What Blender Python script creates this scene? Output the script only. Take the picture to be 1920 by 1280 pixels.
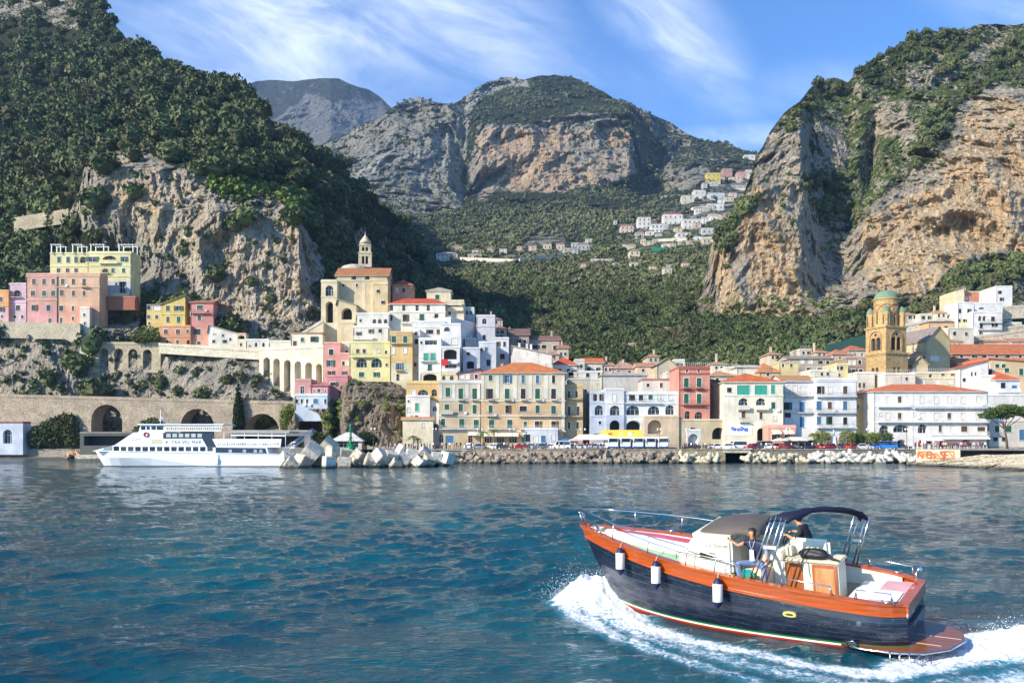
import bpy, bmesh, math, random
import numpy as np
from mathutils import Vector, Matrix

# ------------------------------------------------------------------ scene clear
for o in list(bpy.data.objects): bpy.data.objects.remove(o)
SC = bpy.context.scene
COL = SC.collection
random.seed(7)

# ------------------------------------------------------------------ camera
F = 1500.0          # focal length in pixels of a 1920 px wide picture
CX, YH = 960.0, 828.0
CH = 4.8            # eye height above the sea
cam_d = bpy.data.cameras.new('camera'); cam = bpy.data.objects.new('camera', cam_d); COL.objects.link(cam)
cam.location = (0, 0, CH); cam.rotation_euler = (math.radians(90), 0, 0)
cam_d.sensor_width = 36; cam_d.lens = 36*F/1920; cam_d.shift_y = (YH-640)/1920
cam_d.clip_start = 0.5; cam_d.clip_end = 20000
SC.camera = cam

# ------------------------------------------------------------------ sun and sky
SUN_EL = math.radians(28); SUN_H = (-0.835, -0.550)
world = bpy.data.worlds.new('World'); SC.world = world; world.use_nodes = True
nt = world.node_tree; nt.nodes.clear()
wo = nt.nodes.new('ShaderNodeOutputWorld'); bg = nt.nodes.new('ShaderNodeBackground')
sky = nt.nodes.new('ShaderNodeTexSky'); sky.sky_type = 'NISHITA'; sky.sun_disc = False
sky.sun_elevation = SUN_EL; sky.sun_rotation = math.atan2(SUN_H[0], SUN_H[1]) % (2*math.pi)
sky.air_density = 1.0; sky.dust_density = 0.35; sky.ozone_density = 2.6; sky.altitude = 50
def N(tree, t, **k):
    n = tree.nodes.new(t)
    for a, b in k.items(): setattr(n, a, b)
    return n
def MATH(tree, op, a, b=None, c=None, clamp=False):
    n = tree.nodes.new('ShaderNodeMath'); n.operation = op; n.use_clamp = clamp
    for i, v in enumerate((a, b, c)):
        if v is None: continue
        if isinstance(v, (int, float)): n.inputs[i].default_value = v
        else: tree.links.new(v, n.inputs[i])
    return n.outputs[0]
def L(tree, a, b): tree.links.new(a, b)
def MIXC(tree, fac, a, b, mode='MIX'):
    n = tree.nodes.new('ShaderNodeMix'); n.data_type = 'RGBA'; n.blend_type = mode
    for s, v in ((n.inputs[0], fac), (n.inputs[6], a), (n.inputs[7], b)):
        if isinstance(v, (int, float)): s.default_value = v
        elif isinstance(v, tuple): s.default_value = (*v[:3], 1)
        else: tree.links.new(v, s)
    return n.outputs[2]
def RAMP(tree, fac, stops):
    n = tree.nodes.new('ShaderNodeMapRange'); n.clamp = True
    tree.links.new(fac, n.inputs[0]); n.inputs[1].default_value, n.inputs[2].default_value = stops
    n.interpolation_type = 'SMOOTHSTEP'
    return n.outputs[0]
tc = N(nt, 'ShaderNodeTexCoord'); sep = N(nt, 'ShaderNodeSeparateXYZ'); L(nt, tc.outputs['Generated'], sep.inputs[0])
ysafe = MATH(nt, 'MAXIMUM', sep.outputs[1], 0.08)
U = MATH(nt, 'DIVIDE', sep.outputs[0], ysafe); V = MATH(nt, 'DIVIDE', sep.outputs[2], ysafe)
def cloudband(u0, v0, ang, ru, rv, dens):      # one bank of cirrus, elliptical round a compass direction
    c, s = math.cos(ang), math.sin(ang)
    du = MATH(nt, 'SUBTRACT', U, u0); dv = MATH(nt, 'SUBTRACT', V, v0)
    a = MATH(nt, 'ADD', MATH(nt, 'MULTIPLY', du, c/ru), MATH(nt, 'MULTIPLY', dv, s/ru))
    b = MATH(nt, 'ADD', MATH(nt, 'MULTIPLY', du, -s/rv), MATH(nt, 'MULTIPLY', dv, c/rv))
    r = MATH(nt, 'SQRT', MATH(nt, 'ADD', MATH(nt, 'MULTIPLY', a, a), MATH(nt, 'MULTIPLY', b, b)))
    return MATH(nt, 'MULTIPLY', RAMP(nt, r, (1.25, 0.0)), dens)
bands = [cloudband(-.26, .515, -.20, .36, .13, 1.0), cloudband(-.10, .55, -.55, .26, .10, 0.9), cloudband(-.42, .44, -.2, .22, .13, .85),
         cloudband(.20, .51, -.9, .16, .07, 0.95), cloudband(.27, .38, .05, .10, .022, 1.0), cloudband(.13, .45, -.3, .12, .05, .45),
         cloudband(.45, .45, .1, .22, .04, .4), cloudband(-.12, .40, -.3, .16, .05, .5), cloudband(.60,.56,-.5,.2,.06,.4)]
band = bands[0]
for b_ in bands[1:]: band = MATH(nt, 'MAXIMUM', band, b_)
cmb = N(nt, 'ShaderNodeCombineXYZ'); L(nt, U, cmb.inputs[0]); L(nt, V, cmb.inputs[1])
mr = N(nt, 'ShaderNodeMapping'); mr.inputs['Rotation'].default_value = (0, 0, .42); L(nt, cmb.outputs[0], mr.inputs[0])
mp = N(nt, 'ShaderNodeMapping'); mp.inputs['Scale'].default_value = (1.9, 5.6, 1); L(nt, mr.outputs[0], mp.inputs[0])
n1 = N(nt, 'ShaderNodeTexNoise'); n1.inputs['Scale'].default_value = 2.1; n1.inputs['Detail'].default_value = 9
n1.inputs['Roughness'].default_value = .64; n1.inputs['Distortion'].default_value = .5; L(nt, mp.outputs[0], n1.inputs[0])
n2 = N(nt, 'ShaderNodeTexNoise'); n2.inputs['Scale'].default_value = 5.0; n2.inputs['Detail'].default_value = 6
L(nt, cmb.outputs[0], n2.inputs[0])
cn = MATH(nt, 'ADD', MATH(nt, 'MULTIPLY', n1.outputs[0], .95), MATH(nt, 'MULTIPLY', n2.outputs[0], .35))
cl = RAMP(nt, cn, (.46, .96))
cl = MATH(nt, 'MULTIPLY', band, MATH(nt, 'ADD', MATH(nt, 'MULTIPLY', cl, .95), .10))
cl = MATH(nt, 'MULTIPLY', cl, .85)
sky_t = MIXC(nt, 1.0, sky.outputs[0], (0.62, 1.0, 1.42), 'MULTIPLY')
cloudc = (8.6, 9.1, 9.9)
mixsky = MIXC(nt, cl, sky_t, cloudc)
L(nt, mixsky, bg.inputs[0]); bg.inputs[1].default_value = 0.13; L(nt, bg.outputs[0], wo.inputs[0])
sd = bpy.data.lights.new('sun', 'SUN'); sun = bpy.data.objects.new('sun', sd); COL.objects.link(sun)
sd.energy = 5.0; sd.angle = math.radians(.53); sd.color = (1.0, .89, .72)
sv = Vector((SUN_H[0]*math.cos(SUN_EL), SUN_H[1]*math.cos(SUN_EL), math.sin(SUN_EL)))
sun.rotation_euler = sv.to_track_quat('Z', 'Y').to_euler()
SC.view_settings.view_transform = 'Standard'; SC.view_settings.look = 'None'
SC.view_settings.exposure = 0.55; SC.view_settings.gamma = 1

# ------------------------------------------------------------------ helpers
def lin(c):
    return tuple((x/12.92 if x <= .04045 else ((x+.055)/1.055)**2.4) for x in c)
def hexc(h): return lin(tuple(int(h[i:i+2], 16)/255 for i in (0, 2, 4)))
def PX(px, Y): return (px-CX)*Y/F
def PZ(py, Y): return CH+(YH-py)*Y/F
def tag(o, label=None, cat=None, group=None, kind=None):
    if label: o['label'] = label
    if cat: o['category'] = cat
    if group: o['group'] = group
    if kind: o['kind'] = kind
    return o
def empty(name, loc=(0, 0, 0), rz=0.0, label=None, cat=None, group=None):
    o = bpy.data.objects.new(name, None); COL.objects.link(o); o.location = loc; o.rotation_euler = (0, 0, rz)
    o.empty_display_size = .2
    return tag(o, label, cat, group)
def fast_mesh(name, V_, Fc, mats=(), midx=None, smooth=False, attrs=None):
    """V_ (n,3) array, Fc (m,k) int array"""
    V_ = np.asarray(V_, np.float32); Fc = np.asarray(Fc, np.int32); m, k = Fc.shape
    me = bpy.data.meshes.new(name); me.vertices.add(len(V_)); me.vertices.foreach_set('co', V_.ravel())
    me.loops.add(m*k); me.loops.foreach_set('vertex_index', Fc.ravel())
    me.polygons.add(m); me.polygons.foreach_set('loop_start', np.arange(0, m*k, k, dtype=np.int32))
    if midx is not None: me.polygons.foreach_set('material_index', np.asarray(midx, np.int32))
    me.polygons.foreach_set('use_smooth', np.full(m, smooth, bool))
    for ma in mats: me.materials.append(ma)
    if attrs:
        for an, av in attrs.items():
            a = me.attributes.new(an, 'FLOAT', 'POINT'); a.data.foreach_set('value', np.asarray(av, np.float32))
    me.update(calc_edges=True); me.validate()
    return me
def link(name, me, parent=None, loc=None):
    o = bpy.data.objects.new(name, me); COL.objects.link(o)
    if parent is not None: o.parent = parent
    if loc is not None: o.location = loc
    return o

class MB:
    """collects polygons for ONE mesh object"""
    def __init__(s): s.v = []; s.f = []; s.m = []; s.M = None; s.sm = []
    def add(s, vs, fs, mi=0, smooth=False):
        b = len(s.v)
        if s.M is not None: vs = [tuple(s.M @ Vector(p)) for p in vs]
        s.v.extend(vs)
        for f in fs: s.f.append([b+i for i in f]); s.m.append(mi); s.sm.append(smooth)
        return s
    def quad(s, a, b, c, d, mi=0): return s.add([a, b, c, d], [(0, 1, 2, 3)], mi)
    def box(s, x0, x1, y0, y1, z0, z1, mi=0):
        v = [(x, y, z) for z in (z0, z1) for y in (y0, y1) for x in (x0, x1)]
        return s.add(v, [(0, 2, 3, 1), (4, 5, 7, 6), (0, 1, 5, 4), (1, 3, 7, 5), (3, 2, 6, 7), (2, 0, 4, 6)], mi)
    def prism(s, poly, y0, y1, mi=0):           # poly in xz, extruded along y
        n = len(poly); v = [(x, y0, z) for x, z in poly]+[(x, y1, z) for x, z in poly]
        f = [tuple(range(n)), tuple(range(2*n-1, n-1, -1))]+[(i+n, (i+1) % n+n, (i+1) % n, i) for i in range(n)]
        return s.add(v, f, mi)
    def tube(s, pts, r, n=6, mi=0, smooth=True, cap=True):
        pts = [Vector(p) for p in pts]; rs = r if isinstance(r, (list, tuple)) else [r]*len(pts)
        vs = []; fs = []; up = Vector((0, 0, 1)); prev = None
        for i, p in enumerate(pts):
            t = (pts[min(i+1, len(pts)-1)]-pts[max(i-1, 0)]).normalized()
            if prev is None:
                a = t.orthogonal().normalized()
            else:
                a = (prev-t*prev.dot(t))
                a = a.normalized() if a.length > 1e-6 else t.orthogonal().normalized()
            prev = a; b = t.cross(a)
            for k in range(n):
                an = 2*math.pi*k/n; vs.append(tuple(p+(a*math.cos(an)+b*math.sin(an))*rs[i]))
        for i in range(len(pts)-1):
            for k in range(n):
                fs.append((i*n+k, i*n+(k+1) % n, (i+1)*n+(k+1) % n, (i+1)*n+k))
        s.add(vs, fs, mi, smooth)
        if cap:
            b = len(s.v)-len(vs)
            s.f.append([b+k for k in range(n)][::-1]); s.m.append(mi); s.sm.append(False)
            s.f.append([b+(len(pts)-1)*n+k for k in range(n)]); s.m.append(mi); s.sm.append(False)
        return s
    def lathe(s, prof, n=16, mi=0, c=(0, 0), smooth=True):      # prof [(r,z)...]
        vs = []; fs = []
        for r, z in prof:
            for k in range(n):
                a = 2*math.pi*k/n; vs.append((c[0]+r*math.cos(a), c[1]+r*math.sin(a), z))
        for i in range(len(prof)-1):
            for k in range(n): fs.append((i*n+k, i*n+(k+1) % n, (i+1)*n+(k+1) % n, (i+1)*n+k))
        return s.add(vs, fs, mi, smooth)
    def build(s, name, mats, parent=None, loc=None, bevel=0, smooth=None, label=None):
        me = bpy.data.meshes.new(name); me.from_pydata(s.v, [], s.f)
        if not isinstance(mats, (list, tuple)): mats = [mats]
        for ma in mats: me.materials.append(ma)
        for p, mi, sm in zip(me.polygons, s.m, s.sm): p.material_index = mi; p.use_smooth = sm if smooth is None else smooth
        if bevel:
            bm = bmesh.new(); bm.from_mesh(me); bmesh.ops.remove_doubles(bm, verts=bm.verts, dist=1e-5)
            es = [e for e in bm.edges if len(e.link_faces) == 2 and e.calc_face_angle(0) > .6]
            bmesh.ops.bevel(bm, geom=es, offset=bevel, segments=2, affect='EDGES', clamp_overlap=True)
            bm.to_mesh(me); bm.free()
        me.update()
        o = link(name, me, parent, loc)
        if label: o['label'] = label
        return o
def dup(root, loc, rz=0.0, label=None, group=None, scale=None):
    r = root.copy(); COL.objects.link(r); r.location = loc; r.rotation_euler = (0, 0, rz)
    if scale: r.scale = scale
    if label: r['label'] = label
    if group: r['group'] = group
    for ch in root.children:
        c = ch.copy(); COL.objects.link(c); c.parent = r
        for g in ch.children:
            d = g.copy(); COL.objects.link(d); d.parent = c
    return r

# ---- vectorised value noise
def _h(ix, iy, iz, seed):
    n = (ix.astype(np.uint32)*np.uint32(374761393)) ^ (iy.astype(np.uint32)*np.uint32(668265263)) ^ (iz.astype(np.uint32)*np.uint32(2246822519)) ^ np.uint32(seed*3266489917 & 0xffffffff)
    n = (n ^ (n >> np.uint32(15)))*np.uint32(2246822519); n = (n ^ (n >> np.uint32(13)))*np.uint32(3266489917); n ^= n >> np.uint32(16)
    return n.astype(np.float32)/np.float32(2147483648.0)-1
def vnoise(x, y, z, seed=0):
    xi, yi, zi = np.floor(x), np.floor(y), np.floor(z); fx, fy, fz = x-xi, y-yi, z-zi
    fx = fx*fx*(3-2*fx); fy = fy*fy*(3-2*fy); fz = fz*fz*(3-2*fz)
    xi, yi, zi = xi.astype(np.int64), yi.astype(np.int64), zi.astype(np.int64)
    def g(a, b, c): return _h(xi+a, yi+b, zi+c, seed)
    x00 = g(0, 0, 0)*(1-fx)+g(1, 0, 0)*fx; x10 = g(0, 1, 0)*(1-fx)+g(1, 1, 0)*fx
    x01 = g(0, 0, 1)*(1-fx)+g(1, 0, 1)*fx; x11 = g(0, 1, 1)*(1-fx)+g(1, 1, 1)*fx
    return (x00*(1-fy)+x10*fy)*(1-fz)+(x01*(1-fy)+x11*fy)*fz
def fbm(x, y, z, oct=4, seed=0, gain=.5, ridged=False):
    t = np.zeros_like(np.asarray(x, float)); a = 1.0; tot = 0; fr = 1.0
    for i in range(oct):
        n = vnoise(x*fr+13.7*i, y*fr+7.1*i, z*fr+3.3*i, seed+i*17)
        if ridged: n = 1-2*np.abs(n)
        t += a*n; tot += a; a *= gain; fr *= 2.03
    return t/tot
def inpoly(px, py, poly):
    c = np.zeros(px.shape, bool); n = len(poly)
    for i in range(n):
        x0, y0 = poly[i]; x1, y1 = poly[(i+1) % n]
        if y0 == y1: continue
        c ^= ((y0 > py) != (y1 > py)) & (px < (x1-x0)*(py-y0)/(y1-y0)+x0)
    return c

# ---- materials
_mats = {}
def newmat(name):
    m = bpy.data.materials.new(name); m.use_nodes = True; t = m.node_tree
    return m, t, t.nodes['Principled BSDF']
def wpos(t, scale=(1, 1, 1)):
    g = N(t, 'ShaderNodeNewGeometry'); mp_ = N(t, 'ShaderNodeMapping'); mp_.inputs['Scale'].default_value = scale
    L(t, g.outputs['Position'], mp_.inputs[0]); return mp_.outputs[0]
def noise(t, scale, detail=4, rough=.5, vec=None, dist=0):
    n = N(t, 'ShaderNodeTexNoise'); n.inputs['Scale'].default_value = scale; n.inputs['Detail'].default_value = detail
    n.inputs['Roughness'].default_value = rough; n.inputs['Distortion'].default_value = dist
    L(t, vec if vec is not None else wpos(t), n.inputs['Vector']); return n.outputs[0]
def bump(t, h, strength, dist, p):
    b = N(t, 'ShaderNodeBump'); b.inputs['Strength'].default_value = strength; b.inputs['Distance'].default_value = dist
    L(t, h, b.inputs['Height']); L(t, b.outputs[0], p.inputs['Normal']); return b
def sc(c, k): return tuple(min(1, x*k) for x in c)
def plaster(c, rough=.85, wear=1.0):
    key = ('pl', tuple(round(x, 3) for x in c), wear)
    if key in _mats: return _mats[key]
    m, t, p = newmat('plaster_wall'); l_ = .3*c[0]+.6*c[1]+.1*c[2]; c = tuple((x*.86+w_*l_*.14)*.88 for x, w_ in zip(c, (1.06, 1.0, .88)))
    a = noise(t, .25, 5, .6); b = noise(t, 2.2, 4, .6, wpos(t, (1, 1, .16))); d = noise(t, 7, 3)
    f1 = RAMP(t, a, (.35, .7)); f2 = RAMP(t, b, (.50, .78))
    col = MIXC(t, f1, sc(c, .80), sc(c, 1.08))
    col = MIXC(t, MATH(t, 'MULTIPLY', f2, .62*wear), col, tuple(.40*x+.05 for x in c))
    col = MIXC(t, MATH(t, 'MULTIPLY', RAMP(t, d, (.45, .8)), .3), col, sc(c, .6))
    L(t, col, p.inputs['Base Color']); p.inputs['Roughness'].default_value = rough
    bump(t, d, .25, .03, p); _mats[key] = m; return m
def flat(c, rough=.5, metal=0.0, name='paint', var=.12):
    key = (name, tuple(round(x, 3) for x in c), rough, metal)
    if key in _mats: return _mats[key]
    m, t, p = newmat(name); a = noise(t, 3.1, 4, .6)
    L(t, MIXC(t, RAMP(t, a, (.3, .7)), sc(c, 1-var), sc(c, 1+var)), p.inputs['Base Color'])
    p.inputs['Roughness'].default_value = rough; p.inputs['Metallic'].default_value = metal
    _mats[key] = m; return m
def tile(c):
    key = ('tile', tuple(round(x, 3) for x in c))
    if key in _mats: return _mats[key]
    m, t, p = newmat('roof_tiles'); a = noise(t, .6, 5, .6); b = noise(t, 5.5, 3, .6)
    w = N(t, 'ShaderNodeTexWave'); w.inputs['Scale'].default_value = 3.2; w.inputs['Distortion'].default_value = .6; L(t, wpos(t), w.inputs[0])
    col = MIXC(t, RAMP(t, a, (.3, .72)), sc(c, .72), sc(c, 1.1))
    col = MIXC(t, RAMP(t, b, (.5, .75)), col, (c[0]*.55+.08, c[1]*.6+.07, c[2]*.7+.06))
    col = MIXC(t, MATH(t, 'MULTIPLY', w.outputs[1], .35), col, sc(c, .45))
    L(t, col, p.inputs['Base Color']); p.inputs['Roughness'].default_value = .85
    bump(t, w.outputs[1], .6, .08, p); _mats[key] = m; return m
def stone(c, c2, scale=1.0):
    key = ('stone', tuple(round(x, 3) for x in c+c2))
    if key in _mats: return _mats[key]
    m, t, p = newmat('stone'); a = noise(t, .22*scale, 6, .65); b = noise(t, 1.6*scale, 5, .7)
    vo = N(t, 'ShaderNodeTexVoronoi'); vo.inputs['Scale'].default_value = 1.7*scale; L(t, wpos(t, (1, 1, 1.7)), vo.inputs['Vector'])
    col = MIXC(t, RAMP(t, a, (.35, .68)), c, c2)
    col = MIXC(t, MATH(t, 'MULTIPLY', RAMP(t, b, (.46, .66)), .85), col, sc(c, .38)); col = MIXC(t, MATH(t, 'MULTIPLY', RAMP(t, noise(t, 5.5*scale, 4, .7), (.5, .66)), .5), col, sc(c, .5))
    col = MIXC(t, MATH(t, 'MULTIPLY', RAMP(t, vo.outputs[0], (.2, .7)), .35), col, sc(c2, 1.25))
    gz = N(t, 'ShaderNodeNewGeometry'); sz = N(t, 'ShaderNodeSeparateXYZ'); L(t, gz.outputs['Position'], sz.inputs[0])      # weed line left by the sea
    weed = RAMP(t, MATH(t, 'ADD', sz.outputs[2], MATH(t, 'MULTIPLY', b, -.9)), (.25, -.25)); col = MIXC(t, MATH(t, 'MULTIPLY', weed, .85), col, (.035, .033, .018))
    L(t, col, p.inputs['Base Color']); p.inputs['Roughness'].default_value = .92
    bump(t, b, .7, .25/scale, p); _mats[key] = m; return m
def glassm():
    if 'glass' in _mats: return _mats['glass']
    m, t, p = newmat('window_glass'); a = noise(t, .7, 3)
    L(t, MIXC(t, RAMP(t, a, (.4, .65)), (.012, .018, .024), (.06, .075, .085)), p.inputs['Base Color'])
    p.inputs['Roughness'].default_value = .12; p.inputs['IOR'].default_value = 1.45; _mats['glass'] = m; return m
def foliage(c1, c2, name='foliage'):
    m, t, p = newmat(name); at = N(t, 'ShaderNodeAttribute'); at.attribute_name = 'tint'
    col = MIXC(t, at.outputs['Fac'], c1, c2); l2 = (c2[0]+c2[1])*.5
    col = MIXC(t, MATH(t, 'MULTIPLY', RAMP(t, noise(t, .035, 4, .6), (.48, .66)), .55), col, (l2*.80, l2*.66, l2*.34)); col = MIXC(t, MATH(t, 'MULTIPLY', RAMP(t, noise(t, .13, 3, .6), (.52, .66)), .6), col, (l2*.62, l2*.95, l2*.30))
    L(t, col, p.inputs['Base Color'])
    p.inputs['Roughness'].default_value = .75; p.inputs['Specular IOR Level'].default_value = .2
    return m
M_METAL = flat((.62, .63, .64), .22, 1.0, 'steel', .04)
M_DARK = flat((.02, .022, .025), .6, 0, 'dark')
M_WHITE = flat((.78, .77, .74), .5, 0, 'white_paint', .05)

# ------------------------------------------------------------------ terrain
def rockmat(name, grey, tan, orange, veg, veg2, s=1.0):
    m, t, p = newmat(name)
    def att(n_):
        a = N(t, 'ShaderNodeAttribute'); a.attribute_name = n_; return a.outputs['Fac']
    rock, ora, grs = att('rock'), att('orange'), att('grass')
    big = noise(t, .018*s, 5, .6); mid = noise(t, .09*s, 6, .65); fine = noise(t, .42*s, 6, .7)
    strk = noise(t, .22*s, 5, .65, wpos(t, (1, 1, .18)), .4); tiny = noise(t, 1.7*s, 4, .65)
    base = MIXC(t, RAMP(t, mid, (.38, .66)), grey, sc(grey, 1.45))
    base = MIXC(t, RAMP(t, MATH(t, 'ADD', big, MATH(t, 'MULTIPLY', mid, .4)), (.55, .85)), base, tan)
    of = RAMP(t, MATH(t, 'ADD', ora, MATH(t, 'MULTIPLY', MATH(t, 'SUBTRACT', mid, .5), 1.3)), (.3, .7))
    oc = MIXC(t, RAMP(t, strk, (.4, .68)), orange, (orange[0]*1.35, orange[1]*1.55, orange[2]*1.9))
    base = MIXC(t, of, base, oc)
    base = MIXC(t, MATH(t, 'MULTIPLY', RAMP(t, strk, (.52, .72)), .55), base, sc(grey, .42))
    base = MIXC(t, MATH(t, 'MULTIPLY', RAMP(t, fine, (.5, .66)), .6), base, sc(grey, .38))
    base = MIXC(t, MATH(t, 'MULTIPLY', RAMP(t, tiny, (.52, .7)), .4), base, sc(tan, 1.35))
    for cn_, w_ in ((strk, .030), (fine, .022), (mid, .016)):
        base = MIXC(t, MATH(t, 'MULTIPLY', RAMP(t, MATH(t, 'ABSOLUTE', MATH(t, 'SUBTRACT', cn_, .5)), (w_, .0)), .5), base, sc(grey, .28))
    vc = MIXC(t, RAMP(t, fine, (.35, .65)), veg, veg2)
    vc = MIXC(t, MATH(t, 'MULTIPLY', RAMP(t, tiny, (.5, .7)), .6), vc, sc(veg, .45))
    gc = MIXC(t, RAMP(t, fine, (.35, .65)), (.07, .12, .028), (.15, .20, .05))
    vc = MIXC(t, grs, vc, gc)
    geo = N(t, 'ShaderNodeNewGeometry'); sp = N(t, 'ShaderNodeSeparateXYZ'); L(t, geo.outputs['True Normal'], sp.inputs[0])
    rf = MATH(t, 'ADD', rock, MATH(t, 'MULTIPLY', MATH(t, 'SUBTRACT', fine, .5), 2.0))
    rf = MATH(t, 'ADD', rf, MATH(t, 'MULTIPLY', MATH(t, 'SUBTRACT', mid, .5), 1.2))
    rf = MATH(t, 'SUBTRACT', rf, MATH(t, 'MULTIPLY', MATH(t, 'MAXIMUM', MATH(t, 'SUBTRACT', sp.outputs[2], .55), 0), .9))
    L(t, MIXC(t, RAMP(t, rf, (.36, .52)), vc, base), p.inputs['Base Color'])
    p.inputs['Roughness'].default_value = .95; p.inputs['Specular IOR Level'].default_value = .15
    hh = MATH(t, 'ADD', MATH(t, 'MULTIPLY', fine, 1.3), MATH(t, 'MULTIPLY', tiny, .35))
    hh = MATH(t, 'ADD', hh, MATH(t, 'MULTIPLY', strk, .8))
    bump(t, hh, 1.0, 3.2/s, p)
    return m

class Terrain:
    def __init__(s, name, label, x0, x1, dx, skyl, base, dy, cols, rows, tab, noise_f, masks, mat, sky_amp=3, seed=1, tab_s=1.0):
        px1 = np.arange(x0, x1+dx, dx, dtype=float); nx = len(px1)
        sk = np.array(skyl, float); top = np.interp(px1, sk[:, 0], sk[:, 1])
        top = top+sky_amp*fbm(px1/34, px1*0, px1*0+seed, 4, seed)*1.6
        bs = np.interp(px1, [b[0] for b in base], [b[1] for b in base]) if isinstance(base, list) else np.full(nx, float(base))
        top = np.minimum(top, bs-2)
        ny = int((bs-top).max()/dy)+2; tt = np.linspace(0, 1, ny)[None, :]
        gx = np.repeat(px1[:, None], ny, 1); gy = bs[:, None]+(top-bs)[:, None]*tt
        cols = np.array(cols, float); rows = np.array(rows, float); tab = np.array(tab, float)
        def smooth_idx(v, ax):
            i = np.clip(np.searchsorted(ax, v)-1, 0, len(ax)-2); f = np.clip((v-ax[i])/(ax[i+1]-ax[i]), -.3, 1.3)
            return i, f
        ci, cf = smooth_idx(gx, cols); ri, rf = smooth_idx(gy, rows)
        Y = (tab[ri, ci]*(1-cf)+tab[ri, ci+1]*cf)*(1-rf)+(tab[ri+1, ci]*(1-cf)+tab[ri+1, ci+1]*cf)*rf
        X = PX(gx, Y); Z = PZ(gy, Y)
        s.rock, s.orange, s.grass = masks(gx, gy, X, Y, Z)
        Y = Y+noise_f(gx, gy, X, Y, Z, s.rock)*tab_s
        X = PX(gx, Y); Z = PZ(gy, Y)
        s.px, s.top, s.bs, s.ny, s.nx = px1, top, bs, ny, nx; s.X, s.Y, s.Z = X, Y, Z; s.gy = gy
        back = 7; BX = [X]; BY = [Y]; BZ = [Z]; att = [s.rock, s.orange, s.grass]
        for k in range(1, back):
            d = Y[:, -1:]*.05*k
            BY.append(Y[:, -1:]+d); BX.append(X[:, -1:]*(1+.02*k)); BZ.append(Z[:, -1:]-d*(.25+.11*k))
        VX, VY, VZ = (np.concatenate(q, 1) for q in (BX, BY, BZ)); VZ = np.maximum(VZ, -6); NY = ny+back-1
        V_ = np.stack([VX, VY, VZ], -1).reshape(-1, 3)
        idx = np.arange(nx*NY).reshape(nx, NY)
        Fc = np.stack([idx[:-1, :-1], idx[1:, :-1], idx[1:, 1:], idx[:-1, 1:]], -1).reshape(-1, 4)
        att = [np.concatenate([a, np.repeat(a[:, -1:], back-1, 1)], 1).ravel() for a in att]
        me = fast_mesh(name, V_, Fc, [mat], smooth=False, attrs={'rock': att[0], 'orange': att[1], 'grass': att[2]})
        s.ob = tag(link(name, me), label, 'terrain', kind='structure')
    def at(s, px, py):
        """world point of the slope seen at that bearing; arrays allowed"""
        i = np.clip(np.round((px-s.px[0])/(s.px[1]-s.px[0])).astype(int), 0, s.nx-1)
        t = np.clip((py-s.bs[i])/(s.top[i]-s.bs[i]), 0, 1); j = np.clip(np.round(t*(s.ny-1)).astype(int), 0, s.ny-1)
        return i, j
    def pt(s, px, py):
        i, j = s.at(np.array([px], float), np.array([py], float)); return float(s.X[i, j][0]), float(s.Y[i, j][0]), float(s.Z[i, j][0])

def crown_template(rng, sub, leaves, leaf, lump=.28, flatz=.85):
    bm = bmesh.new(); bmesh.ops.create_icosphere(bm, subdivisions=sub, radius=1.0)
    V0 = np.array([v.co[:] for v in bm.verts]); F0 = np.array([[v.index for v in f.verts] for f in bm.faces]); bm.free()
    sd_ = rng.integers(1000)
    def shape(d):
        r = 1+lump*fbm(d[:, 0]*1.7+sd_, d[:, 1]*1.7, d[:, 2]*1.7, 3, 5)*1.6
        return d*r[:, None]*[1, 1, flatz]
    V0 = shape(V0)*.74; tint = [np.full(len(V0), .25)]
    if leaves:
        d = rng.normal(size=(leaves, 3)); d[:, 2] = np.abs(d[:, 2])*1.0-.35*rng.random(leaves); d /= np.linalg.norm(d, axis=1)[:, None]
        c = shape(d)*(.74+.34*rng.random((leaves, 1)))
        a = rng.normal(size=(leaves, 3)); a -= d*(a*d).sum(1)[:, None]*.75; a /= np.linalg.norm(a, axis=1)[:, None]
        b = np.cross(a, rng.normal(size=(leaves, 3))); b /= np.linalg.norm(b, axis=1)[:, None]
        sz = leaf*(.6+.8*rng.random((leaves, 1)))
        T = np.stack([c+a*sz, c-a*sz*.5+b*sz*.85, c-a*sz*.5-b*sz*.85], 1).reshape(-1, 3)
        F1 = np.arange(leaves*3).reshape(-1, 3)+len(V0)
        V0 = np.concatenate([V0, T]); F0 = np.concatenate([F0, F1])
        tint.append(np.repeat(rng.random(leaves)*.7+.3, 3))
    return V0, F0, np.concatenate(tint)
def crowns_mesh(name, P, R, tint, temps, mat, rng, zs=1.0):
    Vs, Fs, Ts = [], [], []; off = 0; ti = rng.integers(0, len(temps), len(P))
    for k, (V0, F0, T0) in enumerate(temps):
        m = np.where(ti == k)[0]
        if not len(m): continue
        a = rng.random(len(m))*6.283; ca, sa = np.cos(a), np.sin(a)
        x = V0[None, :, 0]*ca[:, None]-V0[None, :, 1]*sa[:, None]; y = V0[None, :, 0]*sa[:, None]+V0[None, :, 1]*ca[:, None]
        r = R[m][:, None]; h = (.8+.5*rng.random(len(m)))[:, None]*zs
        W = np.stack([x*r+P[m, 0:1], y*r+P[m, 1:2], V0[None, :, 2]*r*h+P[m, 2:3]], -1)
        Vs.append(W.reshape(-1, 3)); n = len(V0)
        Fs.append((F0[None]+(np.arange(len(m))*n)[:, None, None]).reshape(-1, 3)+off); off += n*len(m)
        Ts.append(np.clip(T0[None]*.45+tint[m][:, None]*.75-.08, 0, 1).ravel())
    return fast_mesh(name, np.concatenate(Vs), np.concatenate(Fs), [mat], attrs={'tint': np.concatenate(Ts)})
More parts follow.
